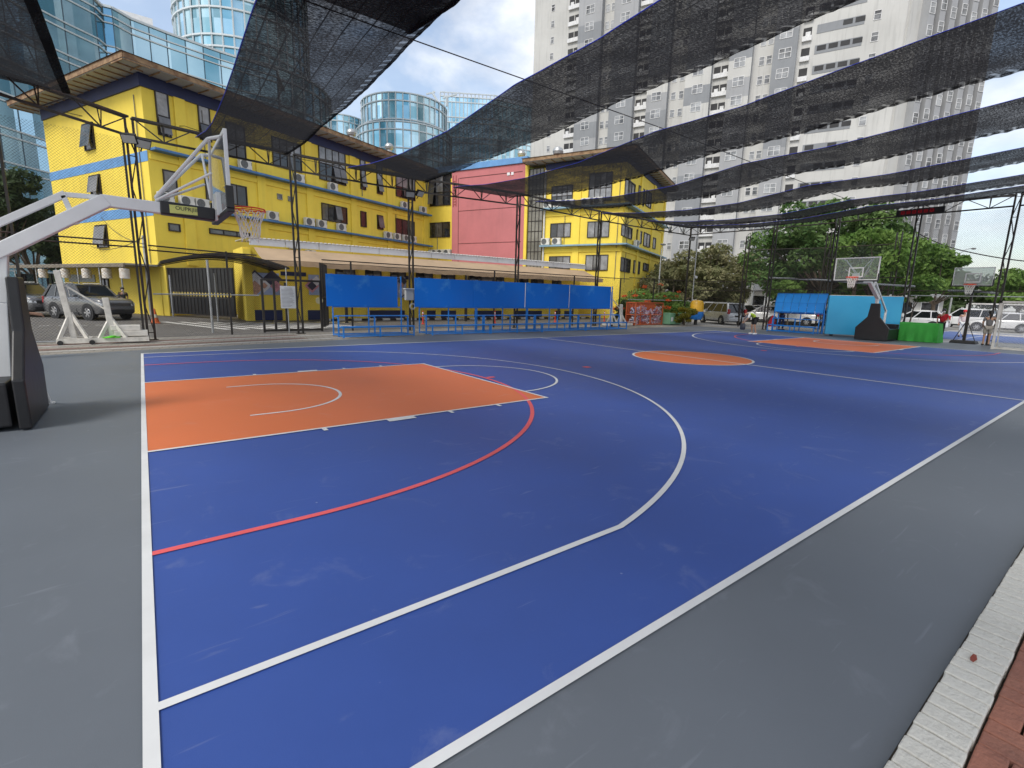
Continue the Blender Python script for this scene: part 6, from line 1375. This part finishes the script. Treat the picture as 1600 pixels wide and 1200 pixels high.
def person(label, loc, rz, shirt, trousers, J=None, sleeves=0.9, shorts=False, sc=1.0, shoes=None, longhair=False, mask=None, cap=None, holds=None):
    P = dict(pelvis=(0, 0, .95), belly=(0.01, 0, 1.1), chest=(0, 0, 1.30), neck=(0, 0, 1.47), head=(0.02, 0, 1.62), crown=(0.0, 0, 1.70), nose=(0.115, 0, 1.60), chin=(0.07, 0, 1.535))
    for s, k in ((1, 'l'), (-1, 'r')):
        P.update({'sh'+k: (0, s*.175, 1.41), 'el'+k: (-0.02, s*.225, 1.13), 'wr'+k: (0.05, s*.225, .88), 'hip'+k: (0, s*.09, .90), 'kn'+k: (0.02, s*.10, .49), 'an'+k: (-0.02, s*.105, .09), 'he'+k: (-0.06, s*.105, .045), 'to'+k: (0.15, s*.115, .035)})
    if J: P.update(J)
    V, E, Q = [], [], []; ix = {}
    def nd(k, r, par=None, pos=None):
        ix[k] = len(V); V.append(Vector(pos if pos is not None else P[k])*sc); Q.append(r*sc)
        if par: E.append((ix[par], ix[k]))
    nd('pelvis', .095); nd('belly', .09, 'pelvis'); nd('chest', .095, 'belly'); nd('neck', .052, 'chest'); nd('head', .088, 'neck'); nd('crown', .075, 'head'); nd('nose', .014, 'head'); nd('chin', .035, 'head')
    for k, s in (('l', 1), ('r', -1)):
        nd('hip'+k, .07, 'pelvis'); nd('kn'+k, .053, 'hip'+k); nd('an'+k, .036, 'kn'+k); nd('he'+k, .034, 'an'+k); nd('to'+k, .03, 'an'+k)
        nd('sh'+k, .045, 'chest'); nd('el'+k, .042, 'sh'+k); nd('wr'+k, .026, 'el'+k)
        wv_ = Vector(P['wr'+k]); d = (wv_-Vector(P['el'+k])).normalized(); sd_ = d.cross(Vector((0, 0, 1)) if abs(d.z) < .8 else Vector((1, 0, 0))).normalized(); up_ = d.cross(sd_)
        nd('pa'+k, .03, 'wr'+k, wv_+d*.055)
        for i, (o, l) in enumerate(((-.03, .07), (-.01, .082), (.01, .078), (.03, .062))):
            b = wv_+d*.09+sd_*o; nd(f'f{i}{k}', .009, 'pa'+k, b); nd(f'g{i}{k}', .0085, f'f{i}{k}', b+d*l*.5+up_*.012); nd(f'h{i}{k}', .007, f'g{i}{k}', b+d*l*.85+up_*.035)
        nd('t1'+k, .011, 'pa'+k, wv_+d*.05-sd_*.045+up_*.015); nd('t2'+k, .009, 't1'+k, wv_+d*.085-sd_*.06+up_*.025)
    t = thing('person', label, 'person', (0, 0, 0)); skin_mesh('body', V, E, Q, SKIN, t)
    def cloth(name, keys, m):
        v, e, q, id_ = [], [], [], {}
        for k, r, par, f in keys:
            p = Vector(P[k]) if f is None else Vector(P[par]).lerp(Vector(P[k]), f)
            id_[k] = len(v); v.append(p*sc); q.append(r*sc)
            if par: e.append((id_[par], id_[k]))
        return skin_mesh(name, v, e, q, m, t)
    sh = [('pelvis', .142, None, None), ('belly', .14, 'pelvis', None), ('chest', .147, 'belly', None), ('neck', .07, 'chest', .55)]
    for k in 'lr': sh += [('sh'+k, .078, 'chest', None), ('el'+k, .06, 'sh'+k, sleeves)] if sleeves <= 1 else [('sh'+k, .078, 'chest', None), ('el'+k, .056, 'sh'+k, None), ('wr'+k, .038, 'el'+k, .9)]
    so_ = cloth('shirt', sh, shirt)
    tr = [('pelvis', .136, None, None)]
    for k in 'lr': tr += [('hip'+k, .108, 'pelvis', None), ('kn'+k, .085 if shorts else .068, 'hip'+k, .85 if shorts else None)]+([] if shorts else [('an'+k, .052, 'kn'+k, .92)])
    cloth('shorts' if shorts else 'trousers', tr, trousers)
    for k in 'lr':
        a, b = Vector(P['he'+k])*sc, Vector(P['to'+k])*sc; m = MB(); m.tube([a+Vector((0, 0, .012)), a.lerp(b, .5)+Vector((0, 0, .012)), b], [.05*sc, .052*sc, .042*sc], 10); m.build('shoe', shoes or RUB, t, smooth=60)
    hd = Vector(P['head'])*sc; cr = Vector(P['crown'])*sc; ax = (cr-Vector(P['neck'])*sc).normalized(); fw = (Vector(P['nose'])*sc-hd).normalized()
    m = MB(); m.ball((0, 0, 0), (.108*sc, .104*sc, .11*sc), 16); Mh = Matrix.Translation(hd+ax*.038*sc-fw*.022*sc); m.v = [tuple(Mh @ Vector(v)) for v in m.v if True]
    hr = m.build('hair', cap or HAIR, t, smooth=60)
    if longhair: m = MB(); b = hd-fw*.10*sc; m.tube([b+ax*.05, b-fw*.05*sc-ax*.03, b-fw*.03*sc-ax*.2, b-ax*.3], [.03, .04, .035, .012], 8); m.build('ponytail', HAIR, t, smooth=60)
    sdv = ax.cross(fw).normalized(); m = MB()
    for s in (-1, 1): m.ball(tuple(hd+fw*.085*sc+sdv*s*.033*sc+ax*.018), .011*sc, 8)
    m.build('eyes', EYE, t)
    m = MB()
    for s in (-1, 1): m.ball(tuple(hd+sdv*s*.09*sc), (.02*sc, .012*sc, .032*sc), 8)
    m.build('ears', SKIN, t)
    m = MB(); m.ball(tuple(hd+fw*.082*sc-ax*.05*sc), (.018, .026, .008), 8); m.build('mouth', mat('lips', (0.3, 0.1, 0.08), 0.5), t)
    if mask: m = MB(); m.ball(tuple(hd+fw*.062*sc-ax*.04*sc), (.055*sc, .07*sc, .05*sc), 12); m.build('face_mask', mask, t, smooth=60)
    t.location = loc; t.rotation_euler = (0, 0, rz); return t, so_
WSH = mat('white sports fabric', (0.68, 0.69, 0.67), 0.8, 0.06, 6); LIME = mat('lime fabric', (0.38, 0.55, 0.04), 0.8, 0.06, 6); BSH = mat('black fabric', (0.014, 0.014, 0.016), 0.8, 0.2, 6); GSH = mat('grey jersey', (0.13, 0.125, 0.125), 0.85, 0.1, 6); STN = mat('stone cotton', (0.32, 0.29, 0.25), 0.85, 0.1, 6); REDS = mat('red jersey', (0.5, 0.014, 0.02), 0.8, 0.1, 6); DEN = mat('navy denim', (0.012, 0.03, 0.12), 0.85, 0.2, 6); PNK = mat('pale pink cotton', (0.6, 0.5, 0.5), 0.85, 0.08, 6)
bend = dict(pelvis=(-0.05, 0, .90), belly=(.06, 0, 1.06), chest=(.26, 0, 1.17), neck=(.43, 0, 1.13), head=(.55, 0, 1.04), crown=(.62, 0, 1.0), nose=(.56, 0, .93), chin=(.50, 0, .95), shl=(.30, .18, 1.13), shr=(.30, -.18, 1.13), ell=(.42, .24, .88), elr=(.42, -.2, .88), wrl=(.52, .12, .70), wrr=(.52, -.10, .70), hipl=(-.06, .09, .86), hipr=(-.06, -.09, .86), knl=(-.02, .14, .47), knr=(.04, -.1, .47), anl=(-.12, .16, .09), hel=(-.16, .16, .045), tol=(.05, .17, .035), anr=(-.02, -.14, .09), her=(-.06, -.14, .045), tor=(.15, -.15, .035))
pm, shm = person('person in white and lime shirt and black shorts bending over at the far court edge', (27.15, 12.3, 0.012), R(138), WSH, BSH, bend, 0.95, True, shoes=WSH)
shm.data.materials.append(LIME)
for p_ in shm.data.polygons:
    c = p_.center
    if -0.06 < c.x < 0.30 and c.z > 0.93: p_.material_index = 1
t = thing('sports_bag', 'dark grey bag held low by the bending person', 'bag', (0, 0, 0)); Mx = Matrix.Translation((27.15, 12.3, 0)) @ Matrix.Rotation(R(138), 4, 'Z')
m = MB(); rg = []
for z, k in ((.27, .7), (.3, .95), (.42, 1.0), (.56, .9), (.62, .6)): rg.append([(0.56+.13*k*math.cos(a*math.pi/6), .21*k*math.sin(a*math.pi/6), z) for a in range(12)])
m.loft(rg); m.v = [tuple(Mx @ Vector(v)) for v in m.v]; m.build('bag_body', mat('slate fabric', (0.05, 0.055, 0.07), 0.8, 0.2, 8), t, smooth=60)
m = MB(); m.tube([tuple(Mx @ Vector((0.54, -.12+.24*i/8, .60+.11*math.sin(math.pi*i/8)))) for i in range(9)], .012, 6); m.build('handle', BSH, t)
person('person with ponytail, grey shirt and stone shorts, back to us beside the near goal', (32.9, 3.72, 0.0), R(14), GSH, STN, dict(ell=(0.02, .24, 1.14), wrl=(.16, .2, 1.0), elr=(0.02, -.24, 1.14), wrr=(.16, -.2, 1.0)), 0.8, True, 0.96, longhair=True)
p = AT(1470, 515, 37.2); person('person in a red shirt and face mask standing behind the green cloth table', (p[0], p[1], 0), R(200), REDS, BSH, dict(ell=(.05, .24, 1.15), wrl=(.22, .12, 1.05)), 0.8, False, 0.97, mask=WSH)
p = AT(1503, 515, 41); person('person in pale pink top and red cap on the court behind the portable hoop', (p[0], p[1], 0), R(200), PNK, WSH, None, 1.5, False, 0.94, cap=REDS)
person('person in navy trousers, legs showing below the left end of the grid-like blue board', (33.75, 13.85, 0), R(250), BSH, DEN, dict(knl=(.1, .12, .49), anl=(.02, .16, .09), hel=(-.02, .16, .045), tol=(.18, .17, .035)), 0.8, False, 1.0)
p = AT(193, 470, 37.5); person('person with dark clothes and a face mask standing behind the nearer grey car', (p[0], p[1], 0), R(-80), BSH, BSH, None, 0.8, False, 0.98, mask=PNK)
p = AT(19, 500, 16.6); a16 = math.atan2(-_f[1], -_f[0])
person('person hidden behind the near hoop with one bare arm reaching out to the right', (p[0], p[1], 0), R(20), WSH, BSH, dict(elr=(.18, -.2, 1.16), wrr=(.42, -.16, 1.10), shr=(.02, -.175, 1.40), ell=(.2, .2, 1.12), wrl=(.44, .1, 1.12)), 0.8, False, 0.97)

# ------------------------------------------------------------------ small things round the court
def stand(label, x0, y, name='post_stand', blocks=True, flip=1):
    t = thing(name, label, 'stand', (x0, y, 0), 0, 'white steel post stands')
    X = lambda a: x0+flip*a
    m = MB()
    for dy in (-0.35, 0.35): m.bar((X(0.0), y+dy, 0.12), (X(2.15), y+dy*0.8, 0.12), 0.09, 0.14)
    for a in (0.0, 0.72, 2.15): m.bar((X(a), y-0.36, 0.12), (X(a), y+0.36, 0.12), 0.08, 0.13)
    m.build('chassis', OFFW, t)
    m = MB(); m.bar((X(0.36), y-0.1, 0.15), (X(0.16), y-0.1, 2.2), 0.15, 0.15); m.build('tall_post', OFFW, t, bevel=0.01)
    m = MB(); m.bar((X(1.28), y-0.1, 0.15), (X(1.2), y-0.1, 1.42), 0.16, 0.16); m.build('short_post', OFFW, t, bevel=0.01)
    m = MB(); m.bar((X(0.2), y-0.1, 1.85), (X(1.18), y-0.1, 1.05), 0.045, 0.045); m.build('stay', OFFW, t)
    m = MB()
    for c in (0.34, 1.27):
        for a in (-0.32, 0.34): m.bar((X(c), y-0.1, 0.95 if c < 1 else 0.8), (X(c+a), y-0.3, 0.16), 0.07, 0.09)
        m.bar((X(c), y-0.1, 0.85), (X(c), y+0.32, 0.16), 0.07, 0.07)
    m.build('strut', OFFW, t)
    for a in (0.05, 0.78):
        m = MB(); m.lathe([(0, -0.03), (0.07, -0.03), (0.07, 0.03), (0, 0.03)], (X(a), y-0.42, 0.07), 14, 'y'); m.build('wheel', RUB, t)
    if blocks:
        m = MB(); m.box((X(1.75), y, 0.3), (0.85, 0.5, 0.17)); m.box((X(1.62), y, 0.475), (0.75, 0.42, 0.17)); m.build('counterweight', OFFW, t, bevel=0.015)
    return t
stand('white steel stand with a tall and a short post, in front of the grey cars', -2.02, 18.62)
stand('white steel stand with two posts at the right end of the long row of benches', 24.1, 20.35, blocks=False)
m = MB(); rg = []
g = Y_ = onl(170, 527, 18.45); m = MB()
for i in range(5): m.lathe([(0.0, 0), (0.15-0.02*i, 0.0), (0.15-0.02*i, 0.012), (0, 0.016)], (g[0]+0.03*i, 18.3, 0.19+0.012*i), 14)
m.box((g[0]+0.12, 18.3, 0.2), (0.34, 0.12, 0.03)); m.build('training_markers', mat('bright green plastic', (0.12, 0.6, 0.03), 0.5), None, label='small bright green plastic markers lying on the white stand', cat='markers')
g = G(243, 505); t = thing('traffic_cone', 'orange traffic cone with a pale band in front of the black gate', 'traffic cone', (g[0], g[1], 0)); g = (g[0], g[1])
m = MB(); m.lathe([(0.17, 0.03), (0.04, 0.72), (0.0, 0.725)], (*g, 0), 18); m.build('cone', mat('orange cone plastic', (0.6, 0.13, 0.03), 0.5, 0.15, 4, dirt=0.2), t, smooth=40); m = MB(); m.box((*g, 0.02), (0.4, 0.4, 0.04)); m.build('foot', mat('orange cone plastic', (0.6, 0.13, 0.03)), t, bevel=0.01)
m = MB(); m.lathe([(0.128, 0.28), (0.095, 0.44)], (*g, 0), 18); m.v = [(g[0]+(v[0]-g[0])*1.03, g[1]+(v[1]-g[1])*1.03, v[2]) for v in m.v]; m.build('band', mat('pale band', (0.6, 0.55, 0.42), 0.6), t, smooth=40)
DR = mat('red post plastic', (0.6, 0.05, 0.03), 0.5, 0.1, 4); d0 = None
for i, (u, v) in enumerate(((661, 508), (773, 505), (867, 504), (944, 502))):
    x = onl(u, v, 25.0)[0]; lb_ = ['red and white delineator post seen under the second blue board', 'red and white post seen between the benches left of the middle', 'red post beside a black post under the fourth blue board', 'red and white post at the right end of the benches'][i]
    if d0 is None:
        d0 = thing('delineator_post', lb_, 'traffic post', (0, 0, 0), 0, 'red and white traffic posts behind the benches')
        m = MB(); m.lathe([(0.1, 0.0), (0.1, 0.04), (0.045, 0.06), (0.04, 0.78), (0.0, 0.79)], n=12); m.build('post', DR, d0, smooth=40)
        m = MB(); m.lathe([(0.045, 0.46), (0.045, 0.55)], n=12); m.lathe([(0.044, 0.62), (0.044, 0.71)], n=12); m.build('band', WHT, d0, smooth=40); d0.location = (x, 25, 0)
    else: dup(d0, (x, 25, 0), 0, lb_)
# bottle cage and bin
t = thing('bottle_cage', 'orange steel cage packed with plastic bottles beside the green bin', 'cage', (27.1, 20.5, 0)); OR2 = mat('orange cage paint', (0.5, 0.11, 0.035), 0.6, 0.12, 3, dirt=0.2)
m = MB(); X0, X1, Y0, Y1, H_ = 27.1, 30.1, 20.5, 21.3, 1.55
for x in (X0, X0+0.55, X1):
    for y in (Y0, Y1): m.bar((x, y, 0), (x, y, H_), 0.06, 0.06)
for z in (0.06, 0.72, H_):
    for y in (Y0, Y1): m.bar((X0, y, z), (X1, y, z), 0.06, 0.06)
    for x in (X0, X1): m.bar((x, Y0, z), (x, Y1, z), 0.06, 0.06)
m.bar((28.75, Y0, 0.06), (28.75, Y0, 0.72), 0.10, 0.06); m.build('frame', OR2, t)
m = MB(); m.bb((X0, Y1+0.01, 0.05), (X1, Y1+0.03, H_)); m.bb((X0, Y0, 0.03), (X1, Y1, 0.05)); m.build('back_sheet', OR2, t)
m = MB(); 
for i in range(24): m.bar((X0+0.12*i+0.1, Y0, 0.06), (X0+0.12*i+0.1, Y0, H_), 0.012, 0.012)
m.build('bar', OR2, t)
m = MB(); rn = random.Random(2)
for i in range(900):
    x, y = rn.uniform(X0+0.1, X1-0.1), Y0+0.06+0.6*rn.random()**2; top = 1.08+0.16*math.sin(x*3)+0.1*math.sin(x*7)
    z = rn.uniform(0.1, top); d = Vector((rn.gauss(0, 1), rn.gauss(0, 1), rn.gauss(0, 1))).normalized()*0.11
    m.tube([Vector((x, y, z))-d, Vector((x, y, z))+d*0.5, Vector((x, y, z))+d], [0.034, 0.034, 0.013], 6, rn.choice((0, 0, 0, 1, 1, 2, 3)))
m.build('plastic_bottles', [mat('clear bottle plastic', (0.5, 0.52, 0.6), 0.25, 0.3, 8, spec=0.8), mat('lilac bottle plastic', (0.28, 0.26, 0.45), 0.3, 0.3, 8), mat('dull red label', (0.4, 0.1, 0.08), 0.5), mat('dark gap plastic', (0.06, 0.06, 0.08), 0.4)], None, kind='stuff', label='heap of plastic bottles filling the orange cage', cat='bottles')
t = thing('waste_bin', 'pale green square waste bin with white patches right of the bottle cage', 'bin', (31, 20.3, 0)); GB = mat('pale green bin plastic', (0.2, 0.42, 0.26), 0.5, 0.1, 2, dirt=0.15)
m = MB(); m.box((30.95, 20.35, 0.42), (1.3, 0.8, 0.74), taper=1.06); m.build('body', GB, t, bevel=0.03); m = MB(); m.box((30.95, 20.35, 0.82), (1.42, 0.9, 0.06)); m.build('lid', GB, t, bevel=0.02)
m = MB(); 
for x in (30.5, 30.95, 31.3): m.box((x, 19.935, 0.42), (0.22, 0.012, 0.3))
m.build('white_patch', WHT, t)
p = AT(1088, 490, 39.5); t = thing('round_bin', 'yellow and blue rounded bin by the corner lattice column', 'bin', (p[0], p[1], 0)); c = (p[0], p[1], 0)
m = MB(); m.lathe([(0.0, 0.35), (0.4, 0.4), (0.52, 0.7), (0.5, 0.98)], c, 20); m.build('bowl', mat('blue plastic', (0.02, 0.16, 0.5), 0.4), t, smooth=40); m = MB(); m.lathe([(0.49, 0.98), (0.47, 1.6), (0.36, 1.78), (0, 1.84)], c, 20); m.build('hood', mat('yellow plastic', (0.65, 0.36, 0.02), 0.4), t, smooth=40)
m = MB(); m.tube([(*c[:2], 0), (*c[:2], 0.4)], 0.12, 10); m.build('stem', BLK, t)
t = thing('cone_bundle', 'red cone-shaped cover with a white skirt beside the grid-like blue board', 'cover', (33.6, 14.35, 0))
m = MB(); m.lathe([(0.27, 0.22), (0.22, 0.5), (0.12, 0.8), (0.03, 0.95), (0, 0.96)], (33.7, 14.4, 0), 14); m.build('cover', REDS, t, smooth=60); m = MB(); m.lathe([(0.3, 0.0), (0.27, 0.22)], (33.7, 14.4, 0), 14); m.build('skirt', WHT, t)
m = MB(); m.box((26.6, 20.3, 0.25), (0.5, 0.4, 0.05)); 
for a in (-0.2, 0.2):
    for b in (-0.15, 0.15): m.bar((26.6+a, 20.3+b, 0), (26.6+a, 20.3+b, 0.24), 0.05, 0.05)
m.build('stool', mat('pinkish plastic', (0.55, 0.4, 0.36), 0.6), None, label='low pinkish stool left of the bottle cage', cat='stool')
# poles, lamps, pipes, wires
t = thing('flag_pole', 'tall bare galvanised pole beside the corner lattice column', 'pole', (33.6, 20.4, 0)); m = MB(); q0 = onl(1078, 507, 20.3); m.tube([(q0[0], 20.3, 0), (q0[0], 20.3, 6.9)], 0.04, 10); m.build('pole', GALV, t, smooth=40)
t = thing('security_camera', 'small white security camera on the tall galvanised pole', 'camera', (q0[0], 20.2, 3.4)); m = MB(); m.lathe([(0.0, -0.1), (0.07, -0.08), (0.09, 0.0), (0.09, 0.06)], (q0[0], 20.12, 3.5), 14); m.build('dome', WHT, t, smooth=40); m = MB(); m.bar((q0[0], 20.3, 3.58), (q0[0], 20.12, 3.58), 0.04, 0.04); m.build('bracket', WHT, t)
def lamp(label, u, v, D, arm=1.0):
    p = AT(u, v, D); t = thing('street_lamp', label, 'street lamp', (p[0], p[1], 0)); z = float(p[2]); m = MB(); m.tube([(p[0], p[1], 0), (p[0], p[1], z-0.3)], [0.09, 0.05], 8); m.build('pole', GALV, t, smooth=40)
    e_ = Vector((_r[0], _r[1], 0)).normalized()*arm; m = MB(); m.tube([(p[0], p[1], z-0.35), tuple(Vector((p[0], p[1], z))+e_*0.5), tuple(Vector((p[0], p[1], z+0.15))+e_)], 0.035, 6); m.build('arm', GALV, t); m = MB(); m.ball(tuple(Vector((p[0], p[1], z+0.12))+e_*1.25), (0.38, 0.2, 0.09), 12); m.build('lamp_head', mat('grey lamp casing', (0.2, 0.2, 0.2), 0.5), t, smooth=60)
lamp('street lamp with a tilted head right of the grey tower', 1501, 390, 66); lamp('thin lamp pole in front of the right yellow block side wall', 1034, 384, 50, 0.1)
m = MB(); pts = [(33.5, 14.9, 3.4), (33.5, 11.5, 3.22), (33.45, 9, 2.98), (33.45, 7.0, 2.84)]; m.tube(pts, 0.05, 8); m.build('sagging_pipe', mat('pale pvc pipe', (0.5, 0.52, 0.52), 0.5), None, smooth=60, label='long pale sagging pipe above the grid-like blue board and light blue panel', cat='pipe')
m = MB(); m.tube([(33.4, 5.6, 2.62), (33.4, 4.4, 2.6), (33.4, 3.7, 2.5)], 0.05, 8); m.build('white_pipe', mat('pale pvc pipe', (0.5, 0.52, 0.52), 0.5), None, smooth=60, label='short white pipe behind the pole of the portable hoop', cat='pipe')
cable([AT(1430, 362, 60), AT(1510, 393, 62), AT(1660, 412, 64)], 0.05, 'overhead power line at the right, crossing the grey sky low', sag=0.2)
cable([AT(1500, 310, 80), AT(1680, 304, 80)], 0.035, 'faint high wire at the right against the sky')
cable([FL.p(4, 13.2, 0.5), FM.p(2.0, 11.6, 0.5), FM.p(14.0, 12.0, 0.6)], 0.02, 'thin wire running across the top of the yellow corner', sag=0.25)
cable([FL.p(8, 6.2, 0.4), (0.3, 19.6, 3.2)], 0.015, 'thin wire from the left yellow wall down to the rusty column', sag=0.3)
cable([FL.p(6, 4.4, 0.4), (0.3, 19.6, 3.4)], 0.015, 'second lower wire from the left yellow wall to the rusty column', sag=0.3)
# low buildings behind the car park
def shop(label, u0, u1, D, h, m_, roofc, vz=0):
    p, q = AT(u0, 470, D), AT(u1, 470, D); d = (q-p)[:2]; Lg = float(np.linalg.norm(d)); d = d/Lg; n = np.array([d[1], -d[0]])
    if n @ (p[:2]-CAM[:2]) > 0: n = -n
    t = thing('low_building', label, 'building', (p[0], p[1], 0)); a = p[:2]; b = q[:2]
    m = MB(); m.prism([tuple(a), tuple(b), tuple(b-n*7), tuple(a-n*7)], 0, h); m.build('wall', m_, t)
    m = MB(); m.prism([tuple(a-d*0.4+n*1.4), tuple(b+d*0.4+n*1.4), tuple(b+d*0.4-n*7.5), tuple(a-d*0.4-n*7.5)], h, h+0.35); m.build('roof', roofc, t)
    k = max(2, int(Lg/3))
    for i in range(k):
        c0, c1 = a+d*(Lg*(i+0.18)/k), a+d*(Lg*(i+0.82)/k); m = MB(); m.prism([tuple(c0+n*0.02), tuple(c1+n*0.02), tuple(c1+n*0.08), tuple(c0+n*0.08)], 0.9, h-0.7); w_ = m.build('window', GLD, t)
        m = MB(); m.prism([tuple(c0+n*0.02-d*.08), tuple(c0+n*0.02), tuple(c0+n*0.12), tuple(c0+n*0.12-d*.08)], 0.85, h-0.65); m.prism([tuple(c1+n*0.02), tuple(c1+n*0.02+d*.08), tuple(c1+n*0.12+d*.08), tuple(c1+n*0.12)], 0.85, h-0.65); m.build('frame', WHT, w_)
    return t
shop('low white shop building beyond the car park left of the grid-like blue board', 1135, 1200, 84, 3.4, TWH, TG1)
shop('long pale shed roof beyond the car park behind the green table', 1395, 1475, 80, 2.9, TWH, TG1)
p0 = AT(1165, 427, 80); p1 = AT(1192, 430, 80); t = thing('yellow_sign', 'small yellow roof sign far off above the car park', 'sign', tuple(p0)); m = MB(); m.bar(p0, p1, 1.3, 0.3); m.build('panel', mat('yellow plastic', (0.65, 0.36, 0.02), 0.4), t)
m = MB(); m.bar((p0[0]*.5+p1[0]*.5, p0[1]*.5+p1[1]*.5, 0), tuple((p0+p1)/2), 0.3, 0.3); m.build('mast', GALV, t)
